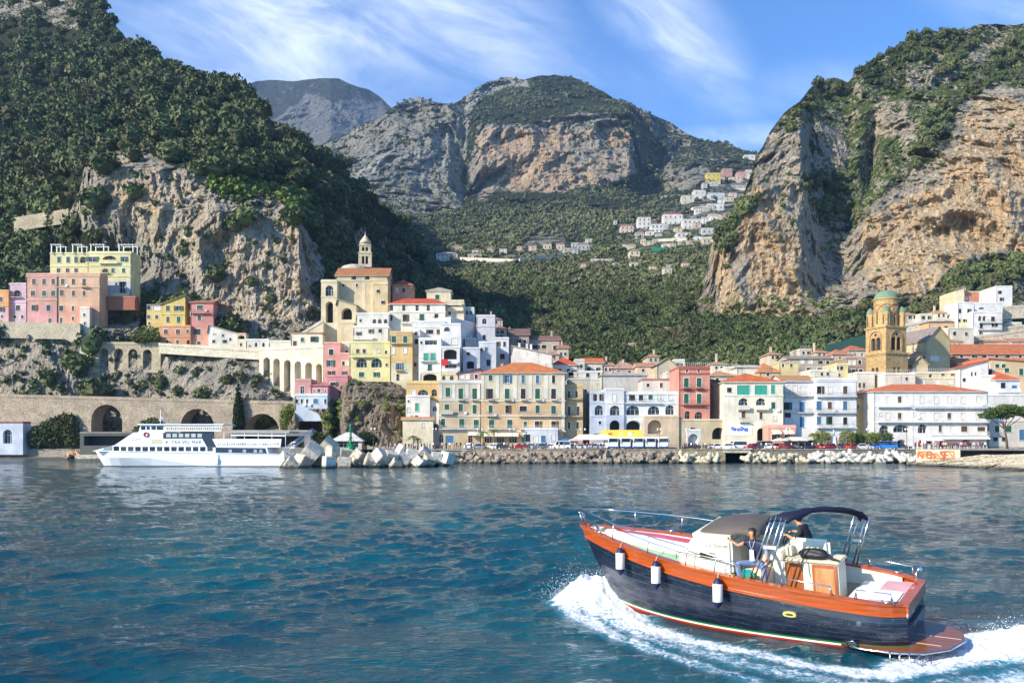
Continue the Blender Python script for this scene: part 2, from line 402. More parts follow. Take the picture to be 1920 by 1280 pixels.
def scatter(T, name, label, cat, n, prob, rmin, rmax, temps, mat, seed, lift=.25, x0=None, x1=None, zs=1.0, rf=None):
    rng = np.random.default_rng(seed)
    x0 = T.px[0] if x0 is None else x0; x1 = T.px[-1] if x1 is None else x1
    px = rng.uniform(x0, x1, n); i = np.clip(((px-T.px[0])/(T.px[1]-T.px[0])).astype(int), 0, T.nx-1)
    py = rng.uniform(0, 1, n)*(T.bs.max()-T.top.min())+T.top.min()
    ok = (py > T.top[i]-1) & (py < T.bs[i]); px, py = px[ok], py[ok]
    i, j = T.at(px, py); pr = prob(px, py, T.rock[i, j], T.orange[i, j], T.X[i, j], T.Y[i, j], T.Z[i, j])
    ok = rng.random(len(px)) < pr; px, py, i, j = px[ok], py[ok], i[ok], j[ok]
    P = np.stack([T.X[i, j], T.Y[i, j], T.Z[i, j]], 1); R = rmin+(rmax-rmin)*rng.random(len(px))**1.6
    if rf is not None: R = R*rf(px, py)
    P[:, 2] += R*lift; P[:, 1] -= R*.2
    tint = .48+.5*fbm(P[:, 0]/28, P[:, 1]/28, P[:, 2]/28, 3, seed)+.55*fbm(P[:, 0]/120, P[:, 1]/120, P[:, 2]/120, 2, seed+2)+.2*rng.normal(size=len(px))
    o = link(name, crowns_mesh(name, P, R, np.clip(tint, 0, 1), temps, mat, rng, zs))
    print(name, len(px)); return tag(o, label, cat, kind='stuff')
rngT = np.random.default_rng(3)
TEMP_NEAR = [crown_template(rngT, 2, 190, .20) for _ in range(6)]
TEMP_MID = [crown_template(rngT, 1, 14, .5, .35) for _ in range(6)]
M_FOR = foliage((.022, .040, .016), (.165, .195, .075))
M_FORM = foliage((.034, .052, .024), (.22, .23, .11))
M_GRS = foliage((.04, .07, .015), (.24, .31, .06))
def cliffnoise(a1, a2, a3, sx, seed):
    def f(gx, gy, X, Y, Z, rock):
        w = fbm(X/sx, Y/sx, Z/sx, 3, seed+5)*.8
        n1 = fbm(X/sx+w, Y/sx, Z/sx*.35+w*.5, 4, seed, .5, True)      # vertical buttresses
        n2 = fbm(X/(sx*.28)+w*2, Y/(sx*.28), Z/(sx*.28)*.5, 4, seed+31, .55, True)
        n3 = fbm(X/(sx*.08), Y/(sx*.08), Z/(sx*.08)*.5, 4, seed+71, .6, True)
        k = .62+.38*rock
        return -(n1*a1+n2*a2*k+n3*a3*k)
    return f
def polymask(gx, gy, polys, seed, amp=14, sc_=45):
    wx = gx+fbm(gx/sc_, gy/sc_, gx*0+seed, 4, seed)*amp*1.7; wy = gy+fbm(gx/sc_, gy/sc_, gx*0+seed+9, 4, seed+3)*amp*1.7
    m = np.zeros(gx.shape)
    for v, p_ in polys: m = np.where(inpoly(wx, wy, p_), v, m)
    return m
def blur(m, k=2):
    for _ in range(k):
        m = (m+np.roll(m, 1, 0)+np.roll(m, -1, 0)+np.roll(m, 1, 1)+np.roll(m, -1, 1))/5
    return m

# left headland ----------------------------------------------------
def masksL(gx, gy, X, Y, Z):
    r = polymask(gx, gy, [
        (.9, [(128, 440), (135, 400), (150, 350), (178, 292), (235, 280), (300, 298), (345, 318), (390, 340), (425, 352), (470, 350), (520, 372), (570, 405), (592, 440), (622, 490), (612, 560), (604, 640), (480, 650), (400, 610), (352, 560), (288, 562), (255, 520), (262, 470), (150, 440)]),
        (.82, [(-320, 612), (0, 605), (170, 640), (300, 648), (480, 665), (560, 690), (770, 720), (780, 860), (-320, 860)]),
        (.55, [(-320, -50), (90, -30), (160, 20), (150, 50), (60, 40), (-320, 70)]),
        (.38, [(595, 270), (640, 330), (700, 400), (760, 470), (790, 540), (700, 530), (640, 440), (600, 380), (560, 330)]),
        (.5, [(20, 398), (130, 380), (130, 445), (30, 450)]),
        (.9, [(160, 575), (250, 560), (262, 640), (160, 640)]),
        ], 11)
    o = polymask(gx, gy, [(.75, [(215, 300), (300, 310), (380, 350), (420, 390), (560, 420), (600, 520), (560, 600), (440, 590), (370, 540), (300, 470), (230, 420), (200, 360)]),
        (.8, [(360, 450), (420, 470), (430, 600), (380, 560)])], 12)*.8
    g = polymask(gx, gy, [(1, [(390, 335), (450, 330), (590, 360), (580, 400), (500, 365), (430, 375), (390, 360)])], 13, 8)
    return blur(r), blur(o, 3), blur(g)
SKY_L = [(-500, -420), (-100, -260), (100, -90), (170, -25), (190, 2), (215, 45), (240, 78), (265, 95), (300, 116), (335, 127), (370, 142), (400, 152), (430, 166), (450, 176), (490, 206), (505, 236), (545, 247), (560, 264), (600, 287), (640, 302), (655, 332), (690, 372), (720, 387), (745, 412), (765, 432), (790, 462), (797, 492), (830, 520), (870, 545), (910, 575), (940, 602), (960, 618), (1000, 648), (1060, 690)]
ML = rockmat('headland_rock', (.46, .42, .35), (.68, .59, .45), (.76, .58, .37), (.022, .034, .012), (.06, .075, .03))
TL = Terrain('left_headland', 'steep headland of pale cliffs and dark woodland rising behind the left houses', -420, 1060, 2.3, SKY_L, [(-420, 850), (560, 850), (800, 760), (1060, 700)], 2.5,
    [-420, 0, 130, 170, 300, 450, 560, 610, 680, 740, 800, 860, 960, 1060],
    [-420, -250, 0, 150, 290, 320, 400, 500, 600, 628, 664, 745, 850],
    [[900, 820, 780, 770, 760, 760, 760, 760, 800, 850, 900, 950, 990, 1000],
     [760, 700, 660, 650, 620, 620, 640, 640, 700, 750, 800, 850, 900, 900],
     [600, 560, 540, 530, 500, 510, 560, 600, 640, 700, 750, 800, 850, 850],
     [480, 450, 430, 420, 390, 400, 440, 480, 540, 600, 650, 700, 750, 750],
     [380, 352, 318, 296, 292, 318, 352, 395, 480, 520, 560, 600, 650, 650],
     [365, 338, 304, 276, 275, 290, 325, 372, 450, 500, 530, 560, 600, 600],
     [330, 312, 290, 272, 270, 272, 276, 326, 412, 470, 500, 520, 560, 560],
     [305, 300, 292, 282, 270, 268, 271, 290, 375, 430, 455, 480, 500, 500],
     [278, 274, 268, 260, 264, 264, 264, 270, 300, 350, 375, 400, 430, 430],
     [248, 248, 248, 249, 256, 258, 258, 258, 270, 300, 330, 360, 390, 400],
     [246, 246, 247, 249, 248, 245, 249, 252, 262, 290, 320, 350, 380, 390],
     [244, 244, 243, 243, 243, 234.5, 239, 248, 256, 270, 300, 330, 350, 360],
     [248, 248, 247, 246, 246, 241, 243, 248, 250, 260, 280, 300, 320, 330]],
    lambda gx, gy, X, Y, Z, r: cliffnoise(5.2, 4.2, 1.9, 30, 21)(gx, gy, X, Y, Z, r)*(1-.55*np.clip((gy-615)/25, 0, 1)), masksL, ML, 5, 4)
# mid mountains and valley -----------------------------------------
def masksM(gx, gy, X, Y, Z):
    r = polymask(gx, gy, [
        (.78, [(560, 280), (640, 250), (700, 220), (740, 195), (790, 175), (850, 188), (880, 205), (870, 300), (870, 390), (800, 410), (700, 380), (640, 340)]),
        (.8, [(868, 185), (900, 150), (990, 130), (1000, 160), (940, 172), (880, 205)]),
        (.82, [(900, 235), (980, 240), (1040, 225), (1110, 205), (1150, 215), (1180, 250), (1195, 330), (1150, 345), (1060, 360), (960, 365), (890, 380), (885, 300)]),
        (.45, [(1190, 200), (1290, 240), (1420, 285), (1430, 340), (1240, 330)]),
        (.9, [(1240, 325), (1330, 310), (1340, 345), (1250, 358)]),
        (.75, [(975, 460), (1000, 435), (1040, 425), (1070, 450), (1150, 460), (1050, 480), (900, 500), (890, 488)]),
        (.6, [(810, 470), (900, 478), (870, 510), (800, 505)]), (.7, [(1060, 520), (1090, 510), (1110, 525), (1070, 540)]), (.75, [(1010, 555), (1040, 545), (1050, 560), (1020, 575)]), (.6, [(1170, 455), (1240, 450), (1240, 480), (1180, 485)]),
        (.72, [(1150, 425), (1420, 350), (1440, 460), (1260, 462), (1150, 450)]), (.7, [(1270, 375), (1420, 330), (1420, 400), (1290, 400)]),
        ], 31, 9, 30)
    o = polymask(gx, gy, [(1, [(905, 262), (960, 250), (1050, 255), (1062, 350), (1000, 365), (960, 348), (915, 325)]), (.5, [(830, 200), (860, 215), (850, 250), (830, 240)])], 32, 7, 20)*.9
    o = np.maximum(o, polymask(gx, gy, [(.5, [(890, 240), (1190, 235), (1190, 340), (900, 380)])], 36, 7, 20))
    g = polymask(gx, gy, [(.8, [(1180, 440), (1400, 400), (1400, 450), (1200, 456)]), (.8, [(1100, 455), (1330, 430), (1340, 500), (1150, 500)]), (.6, [(1030, 520), (1100, 505), (1140, 530), (1060, 540)])], 33, 8)
    r = np.maximum(r, np.where(gy < 400, .24, .10)); return blur(r, 2), blur(o, 2), blur(g)
SKY_M = [(380, 330), (520, 310), (600, 276), (640, 258), (665, 242), (700, 226), (735, 203), (760, 190), (785, 183), (820, 192), (850, 196), (872, 183), (890, 166), (915, 152), (950, 147), (985, 147), (1010, 142), (1040, 139), (1070, 144), (1100, 158), (1130, 170), (1150, 184), (1200, 205), (1250, 228), (1290, 250), (1320, 262), (1370, 272), (1420, 287), (1460, 300), (1580, 340)]
def noiseM(gx, gy, X, Y, Z, rock):
    k = np.clip((Y-300)/900, .12, 1)
    return cliffnoise(62, 34, 13, 190, 51)(gx, gy, X, Y, Z, rock)*k+cliffnoise(4, 3, 1, 40, 61)(gx, gy, X, Y, Z, rock)*(1-k)
MM = rockmat('mountain_rock', (.46, .46, .40), (.50, .46, .36), (.74, .50, .28), (.03, .043, .018), (.075, .09, .04), .30)
TM = Terrain('valley_mountain', 'green and grey mountain with an orange cliff band closing the valley behind the town', 380, 1580, 2.1, SKY_M, 720, 2.3,
    [380, 640, 740, 840, 870, 905, 1000, 1100, 1180, 1200, 1235, 1300, 1400, 1580],
    [130, 180, 230, 300, 360, 400, 440, 480, 520, 560, 620, 680, 730],
    [[1900, 1750, 1700, 1700, 1700, 1700, 1650, 1650, 1700, 1720, 1750, 1800, 1850, 1900],
     [1800, 1650, 1560, 1560, 1620, 1580, 1530, 1520, 1540, 1600, 1650, 1700, 1750, 1800],
     [1700, 1540, 1450, 1450, 1500, 1440, 1400, 1390, 1390, 1480, 1560, 1560, 1600, 1700],
     [1500, 1400, 1360, 1370, 1435, 1370, 1330, 1330, 1330, 1440, 1500, 1420, 1420, 1500],
     [1350, 1280, 1270, 1300, 1380, 1310, 1280, 1270, 1280, 1360, 1360, 1250, 1220, 1250],
     [1150, 1150, 1150, 1170, 1180, 1150, 1130, 1100, 1080, 1080, 1060, 1010, 980, 950],
     [950, 950, 960, 960, 960, 960, 930, 920, 880, 870, 850, 830, 800, 780],
     [760, 760, 760, 760, 750, 740, 730, 720, 700, 690, 680, 670, 650, 640],
     [560, 560, 570, 580, 600, 610, 600, 590, 580, 580, 570, 560, 540, 520],
     [470, 470, 480, 490, 500, 510, 500, 490, 490, 490, 480, 470, 450, 430],
     [400, 400, 400, 400, 400, 400, 400, 400, 400, 400, 390, 370, 350, 340],
     [350, 350, 350, 350, 350, 350, 350, 350, 350, 350, 335, 325, 315, 310],
     [320, 320, 320, 320, 320, 320, 320, 320, 320, 320, 310, 300, 295, 290]],
    noiseM, masksM, MM, 2.5, 6)
# far blue mountain ------------------------------------------------
def masksF(gx, gy, X, Y, Z):
    return blur(polymask(gx, gy, [(.8, [(580, 180), (720, 190), (740, 300), (560, 290), (520, 230)])], 41, 10)+.28, 2), gx*0, gx*0
TF = Terrain('far_mountain', 'distant blue-grey mountain seen above the left ridge', 300, 860, 2.6, [(300, 260), (400, 190), (430, 176), (455, 161), (480, 152), (520, 151), (560, 151), (600, 148), (635, 149), (655, 159), (690, 166), (712, 180), (735, 203), (770, 235), (860, 290)], 345, 2.5,
    [300, 420, 520, 620, 680, 760, 860], [140, 200, 260, 350],
    [[3400, 3300, 3300, 3200, 3300, 3500, 3600], [3200, 3150, 3100, 3000, 3150, 3300, 3400], [2950, 2900, 2950, 2750, 2900, 3050, 3100], [2600, 2550, 2500, 2400, 2500, 2600, 2600]],
    cliffnoise(90, 40, 12, 420, 81), masksF, rockmat('far_rock', (.22, .22, .20), (.30, .28, .23), (.4, .3, .2), (.05, .055, .035), (.08, .085, .05), .12), 2, 9)
# right cliff ------------------------------------------------------
def masksR(gx, gy, X, Y, Z):
    r = polymask(gx, gy, [
        (.86, [(1300, 600), (1320, 500), (1340, 430), (1352, 415), (1375, 400), (1395, 365), (1412, 310), (1440, 260), (1480, 230), (1540, 225), (1575, 240), (1590, 300), (1560, 330), (1500, 330), (1520, 400), (1560, 440), (1600, 450), (1640, 380), (1720, 330), (1780, 270), (1800, 200), (1860, 160), (2900, 150), (2900, 480), (1900, 478), (1850, 475), (1790, 510), (1720, 560), (1640, 560), (1560, 600), (1500, 640), (1440, 640), (1340, 600)]),
        (.6, [(1700, 120), (1760, 100), (1900, 60), (1900, 90), (1760, 160), (1690, 190)]),
        (.7, [(1630, 190), (1700, 180), (1720, 260), (1640, 260)]),
        (.55, [(1700, 590), (1920, 520), (2900, 500), (2900, 640), (1720, 640)])], 91, 12, 35)
    r = np.maximum(r, np.where(gy < 565, .40, .18))
    o = polymask(gx, gy, [(1, [(1622, 405), (1700, 375), (1760, 350), (1790, 290), (1815, 205), (1850, 180), (1930, 185), (2900, 200), (2900, 470), (1850, 472), (1790, 505), (1720, 560), (1640, 540), (1618, 480)]),
        (1, [(1333, 460), (1343, 425), (1356, 425), (1366, 480), (1380, 540), (1420, 590), (1500, 630), (1470, 645), (1345, 598)]),
        (.75, [(1370, 400), (1420, 330), (1460, 420), (1530, 520), (1530, 620), (1430, 600)])], 92, 9, 30)
    g = polymask(gx, gy, [(1, [(1480, 220), (1560, 170), (1700, 150), (1800, 140), (1780, 220), (1700, 330), (1640, 380), (1560, 420), (1520, 360)]), (.7, [(1700, 120), (1920, 60), (1920, 170), (1800, 190)])], 93, 14)
    return blur(r), blur(o, 2), blur(g)*.75
SKY_R = [(1270, 640), (1300, 585), (1312, 545), (1325, 505), (1336, 470), (1342, 428), (1356, 424), (1362, 440), (1375, 402), (1392, 372), (1408, 330), (1418, 295), (1440, 257), (1468, 217), (1500, 192), (1522, 166), (1560, 150), (1590, 152), (1603, 132), (1640, 110), (1680, 100), (1692, 76), (1740, 62), (1800, 62), (1842, 48), (1870, 42), (1900, 47), (1930, 40), (2100, 5), (2400, -60), (2880, -100)]
def noiseR(gx, gy, X, Y, Z, rock):
    n = cliffnoise(12, 8.5, 3.2, 44, 101)(gx, gy, X, Y, Z, rock)
    k = np.clip((gy-560)/80, 0, 1); n = n*(1-.75*k)
    # cave and overhang
    wx, wy = gx+12*fbm(gx/22, gy/22, gx*0, 4, 5), gy+12*fbm(gx/22, gy/22, gx*0+4, 4, 6); d = np.hypot((wx-1800)/50, (wy-440)/np.where(wy < 440, 42, 30)); n = n+np.where(d < 1, 11*np.clip(1-d*d, 0, 1)**.7*np.clip((475-wy)/50, 0, 1), 0)
    n = n-7*np.exp(-((gy-390+.004*(gx-1800)**2*-1)/14)**2-((gx-1800)/85)**2)
    n = n+22*np.exp(-((gx-1632+.12*(gy-300))/13)**2)*np.exp(-((gy-285)/75)**2)+16*np.exp(-((gx-1520)/10)**2-((gy-270)/50)**2)
    return n
MR = rockmat('cliff_rock', (.47, .42, .34), (.70, .58, .42), (.82, .57, .31), (.035, .05, .016), (.075, .095, .03))
TR = Terrain('right_cliff', 'tall limestone cliff with orange faces, a cave and green gullies on the right', 1270, 2860, 2.4, SKY_R, 720, 2.4,
    [1270, 1330, 1360, 1420, 1500, 1545, 1590, 1625, 1700, 1800, 1920, 2860],
    [-60, 60, 150, 250, 350, 450, 550, 610, 660, 720],
    [[700, 690, 680, 660, 640, 640, 640, 630, 610, 600, 600, 650],
     [620, 620, 610, 590, 570, 575, 570, 560, 545, 540, 540, 600],
     [560, 560, 545, 520, 500, 520, 520, 505, 500, 500, 500, 540],
     [520, 505, 480, 450, 430, 470, 485, 475, 462, 450, 450, 480],
     [490, 460, 430, 412, 408, 455, 460, 440, 428, 420, 425, 450],
     [460, 430, 400, 395, 398, 428, 430, 412, 405, 405, 405, 430],
     [430, 408, 388, 382, 382, 398, 398, 390, 385, 380, 378, 400],
     [405, 390, 378, 370, 362, 356, 352, 348, 340, 335, 330, 345],
     [345, 340, 335, 330, 325, 320, 316, 314, 310, 306, 304, 310],
     [300, 298, 296, 294, 292, 290, 290, 290, 288, 286, 286, 290]],
    noiseR, masksR, MR, 5, 14)

# vegetation masses --------------------------------------------------
def pL(px, py, rock, ora, X, Y, Z):
    p = np.where(rock < .3, 1.0, np.where(rock < .42, .6, np.where(rock < .7, .14, .02)))*np.where(ora > .5, .35, 1)
    p = np.where((py > 590) & (px < 620), .012, p); p = np.where((px > 85) & (px < 262) & (py > 440) & (py < 600), .04, p)
    p = p*np.where(fbm(X/26, Y/26, Z/18, 4, 93) > .40, .1, 1)
    p = np.where(inpoly(px, py, [(385, 335), (450, 328), (592, 360), (592, 408), (545, 398), (500, 368), (430, 380), (388, 365)]), .0, p)
    for a in ((0, 398, 120, 445),):
        p = np.where((px > a[0]) & (px < a[2]) & (py > a[1]) & (py < a[3]), .25, p)
    return p
scatter(TL, 'headland_forest', 'dense evergreen wood covering the left headland', 'forest', 13500, pL, 1.6, 5.4, TEMP_NEAR, M_FOR, 5, .35)
scatter(TL, 'headland_scrub', 'low grey-green scrub on the pale left cliff', 'scrub', 9000, lambda px, py, r, o, X, Y, Z: np.where(r > .3, .5, .0)*np.where(o > .5, .55, 1), .35, 1.7, TEMP_MID, foliage((.035, .05, .022), (.16, .19, .09)), 6, .2)
scatter(TL, 'cliff_top_grass', 'bright green grass and bushes on the cliff ledge', 'grass', 9000, lambda px, py, r, o, X, Y, Z: inpoly(px, py, [(385, 338), (450, 330), (590, 362), (588, 405), (545, 395), (500, 368), (430, 378), (390, 362)])*1.0, .5, 1.8, TEMP_MID, M_GRS, 7, .2, 380, 600)
def pM(px, py, rock, ora, X, Y, Z):
    gap = fbm(X/75, Y/75, Z/48, 4, 91); gs = fbm(X/22, Y/22, Z/16, 3, 92)
    return np.clip((560-py)/40, 0, 1)*np.where(gap > np.where(py < 400, .10, .30), .12, 1)*np.where(gs > .42, .15, 1)* np.where(rock < .3, 1.0, np.where(rock < .6, .30, .16))*np.where(ora > .5, .12, 1)
scatter(TM, 'lower_valley_wood', 'dark evergreen wood on the lower valley slopes behind the town', 'forest', 15000, lambda px, py, r, o, X, Y, Z: np.clip((py-500)/60, 0, 1)*np.where(r > .4, .3, .9), 1.8, 4.0, TEMP_NEAR, M_FOR, 18, .35)
scatter(TM, 'valley_forest', 'dark woods and scrub covering the valley and its mountain', 'forest', 60000, pM, 2.0, 5.0, TEMP_MID, M_FORM, 8, .35, rf=lambda px, py: np.where(py < 400, .75, 1)*np.clip((640-py)/260, .55, 1))
def pR(px, py, rock, ora, X, Y, Z):
    p = np.where(rock < .3, .7, .15)*np.where(ora > .5, .05, 1)
    return np.where((py > 560), np.maximum(p, .5)*np.where(px > 1700, .45, 1), p)
scatter(TR, 'cliff_scrub', 'green bushes and scrub in the gullies of the right cliff', 'scrub', 17000, pR, .5, 2.0, TEMP_MID, foliage((.035, .06, .014), (.20, .26, .07)), 9, .3)
wood = [[(1480, 250), (1500, 195), (1530, 160), (1575, 150), (1570, 185), (1530, 205)], [(1603, 135), (1640, 110), (1690, 95), (1700, 165), (1640, 175)], [(1692, 80), (1740, 62), (1845, 60), (1830, 110), (1760, 150), (1700, 110)],
        [(1840, 110), (1900, 75), (2880, 40), (2880, 140), (1860, 165), (1800, 190)], [(1500, 335), (1590, 330), (1600, 385), (1560, 420), (1520, 380)], [(1745, 215), (1800, 175), (1790, 240), (1720, 320), (1700, 300)],
        [(1300, 720), (1300, 610), (1480, 650), (1560, 600), (1640, 570), (1720, 570), (1780, 520), (1920, 480), (1920, 520), (1760, 590), (1600, 640), (1500, 720)], [(1340, 430), (1400, 370), (1430, 360), (1380, 440), (1360, 520)]]
def pW(px, py, *a):
    m = np.zeros(len(px), bool)
    for w_ in wood: m |= inpoly(px, py, w_)
    return m*.9
scatter(TR, 'cliff_wood', 'dark pine and oak wood on the crest and foot of the right cliff', 'forest', 9000, pW, 1.8, 4.2, TEMP_NEAR, M_FOR, 10, .5)

# ------------------------------------------------------------------ buildings
WHITE = hexc('e6dfd2'); CREAM = hexc('e8dcbc'); YEL = hexc('ead07a'); LYEL = hexc('ece0a0'); PINK = hexc('e5a09a'); PEACH = hexc('ecb98c')
SALM = hexc('e59a78'); LILAC = hexc('d9bcc8'); OCHRE = hexc('dfae5e'); GREIGE = hexc('d8ccb0'); GREYW = hexc('cfcfd0'); TAN = hexc('d6bf93')
TERRA = hexc('c9683a'); TERRB = hexc('b87550'); TERRC = hexc('c0956c')
COLS = {'g': hexc('1f5a45'), 'n': hexc('5a4636'), 'b': hexc('3f6f96'), 'k': hexc('22262a'), 'w': hexc('dcd9cf'), 't': hexc('3b9c86')}
_wm = {}
def shut_mesh(w, h, k):
    key = ('s', round(w, 1), round(h, 1), k)
    if key not in _wm:
        b = MB(); n = max(4, int(h/.16)); t = .03
        for sx in (-1, 1):
            x0, x1 = (sx*w/2, sx*.015) if sx < 0 else (sx*.015, sx*w/2)
            b.box(x0, x0+.06, -t, t, -h/2, h/2); b.box(x1-.06, x1, -t, t, -h/2, h/2)
            for z in (-h/2, 0, h/2-.08): b.box(x0+.06, x1-.06, -t, t, z, z+.08)
            b.box(x0+.06, x1-.06, -.002, .02, -h/2, h/2)
            for i in range(n):
                z = -h/2+(i+.5)*h/n; b.quad((x0+.06, -t, z-.04), (x1-.06, -t, z-.04), (x1-.06, 0, z+.04), (x0+.06, 0, z+.04))
        me = bpy.data.meshes.new('shutter'); me.from_pydata(b.v, [], b.f); me.materials.append(flat(COLS[k], .6, 0, 'shutter_paint')); _wm[key] = me
    return _wm[key]
def leaf_mesh(w, h, k):         # one open shutter leaf lying on the wall
    key = ('l', round(w, 1), round(h, 1), k)
    if key not in _wm:
        b = MB(); b.box(-w/2, w/2, -.03, .02, -h/2, h/2); n = max(4, int(h/.2))
        for i in range(n):
            z = -h/2+(i+.5)*h/n; b.box(-w/2+.05, w/2-.05, -.045, -.03, z-.03, z+.03)
        me = bpy.data.meshes.new('shutter'); me.from_pydata(b.v, [], b.f); me.materials.append(flat(COLS[k], .6, 0, 'shutter_paint')); _wm[key] = me
    return _wm[key]
def win_mesh(w, h, kind, trim):
    key = (round(w, 1), round(h, 1), kind, trim)
    if key not in _wm:
        b = MB(); f = .07
        if kind in 'aqs':   # glazed far inside the arch / loggia
            y = .9
            b.box(-w/2, w/2, y, y+.03, -h/2, h/2, 1)
            for x in ([-w*.17, w*.17] if w > 1.6 else [0]): b.box(x-.05, x+.05, y-.05, y-.001, -h/2, h/2, 0)
            b.box(-w/2, w/2, y-.05, y-.001, h*.08, h*.08+.1, 0)
        else:
            y = .17
            b.box(-w/2+f, w/2-f, y, y+.02, -h/2+f, h/2-f, 1)
            b.box(-w/2, w/2, y-.04, y+.04, -h/2, -h/2+f, 0); b.box(-w/2, w/2, y-.04, y+.04, h/2-f, h/2, 0)
            b.box(-w/2, -w/2+f, y-.04, y+.04, -h/2+f, h/2-f, 0); b.box(w/2-f, w/2, y-.04, y+.04, -h/2+f, h/2-f, 0)
            b.box(-.03, .03, y-.03, y-.002, -h/2+f, h/2-f, 0)
            if h > 1.5: b.box(-w/2+f, w/2-f, y-.028, y-.001, h*.12, h*.12+.05, 0)
            if trim:
                s = .16; q = -.05
                b.box(-w/2-s, w/2+s, q, -.003, h/2, h/2+s*1.2, 2); b.box(-w/2-s, -w/2, q, -.003, -h/2, h/2, 2); b.box(w/2, w/2+s, q, -.003, -h/2, h/2, 2)
            b.box(-w/2-.18, w/2+.18, -.14, -.002, -h/2-.12, -h/2, 2)
        me = bpy.data.meshes.new('window'); me.from_pydata(b.v, [], b.f)
        for ma in (flat(COLS['w'], .5, 0, 'window_frame'), glassm(), plaster(hexc('e6e0d0'))): me.materials.append(ma)
        for p, mi in zip(me.polygons, b.m): p.material_index = mi
        _wm[key] = me
    return _wm[key]
def facade(b, W, z0, z1, ops, depth=.22, slope=0.0, mi=0):
    """front wall at y=0 from x 0..W, z z0..z1, pierced by ops (x0,x1,za,zb,arch,depth)"""
    xs = sorted(set([0, W]+[round(v, 3) for o in ops for v in o[:2]])); zs = sorted(set([z0, z1]+[round(v, 3) for o in ops for v in o[2:4]]))
    xs = [x for x in xs if 0 <= x <= W]; zs = [z for z in zs if z0 <= z <= z1]
    S = lambda x, z: z+slope*x
    for j in range(len(zs)-1):
        run = None
        for i in range(len(xs)-1):
            xm, zm = (xs[i]+xs[i+1])/2, (zs[j]+zs[j+1])/2
            hole = any(o[0] < xm < o[1] and o[2] < zm < o[3] for o in ops)
            if not hole:
                if run is None: run = xs[i]
            if (hole or i == len(xs)-2) and run is not None:
                e = xs[i] if hole else xs[i+1]
                b.quad((run, 0, S(run, zs[j])), (e, 0, S(e, zs[j])), (e, 0, S(e, zs[j+1])), (run, 0, S(run, zs[j+1])), mi); run = None
    for (x0, x1, za, zb, arch, dp) in ops:
        r = (x1-x0)/2; cx = (x0+x1)/2; n = 10; dp = dp or depth
        if arch:
            k = arch if arch != 1 else 1.0; rh = min(r*k, (zb-za)*.6); zc = zb-rh
            arc = [(cx-r*math.cos(math.pi*i/n), zc+rh*math.sin(math.pi*i/n)) for i in range(n+1)]
            for i in range(n):
                (ax, az), (bx, bz) = arc[i], arc[i+1]
                b.quad((ax, 0, S(ax, az)), (bx, 0, S(bx, bz)), (bx, 0, S(bx, zb)), (ax, 0, S(ax, zb)), mi)
                b.quad((ax, 0, S(ax, az)), (ax, dp, S(ax, az)), (bx, dp, S(bx, bz)), (bx, 0, S(bx, bz)), mi)
            zt = zc
        else:
            b.quad((x0, 0, S(x0, zb)), (x1, 0, S(x1, zb)), (x1, dp, S(x1, zb)), (x0, dp, S(x0, zb)), mi); zt = zb
        b.quad((x0, 0, S(x0, za)), (x0, 0, S(x0, zt)), (x0, dp, S(x0, zt)), (x0, dp, S(x0, za)), mi)
        b.quad((x1, 0, S(x1, za)), (x1, dp, S(x1, za)), (x1, dp, S(x1, zt)), (x1, 0, S(x1, zt)), mi)
        b.quad((x0, 0, S(x0, za)), (x0, dp, S(x0, za)), (x1, dp, S(x1, za)), (x1, 0, S(x1, za)), mi)
def railing(b, x0, x1, y, z, h=.95, step=.3, r=.018, side=0):
    b.box(x0, x1, y-.02, y+.02, z+h-.04, z+h); n = max(2, int((x1-x0)/step))
    for i in range(n+1):
        x = x0+(x1-x0)*i/n; b.box(x-r, x+r, y-.015, y+.015, z, z+h-.041)
    if side:
        for x in (x0, x1-.04): b.box(x, x+.04, y+.02, y+side, z+h-.04, z+h)
M_RAIL = flat(hexc('4a4a48'), .6, 0, 'iron'); M_RAILW = flat(hexc('d8d8d4'), .5, 0, 'white_iron')
HOUSES = {}
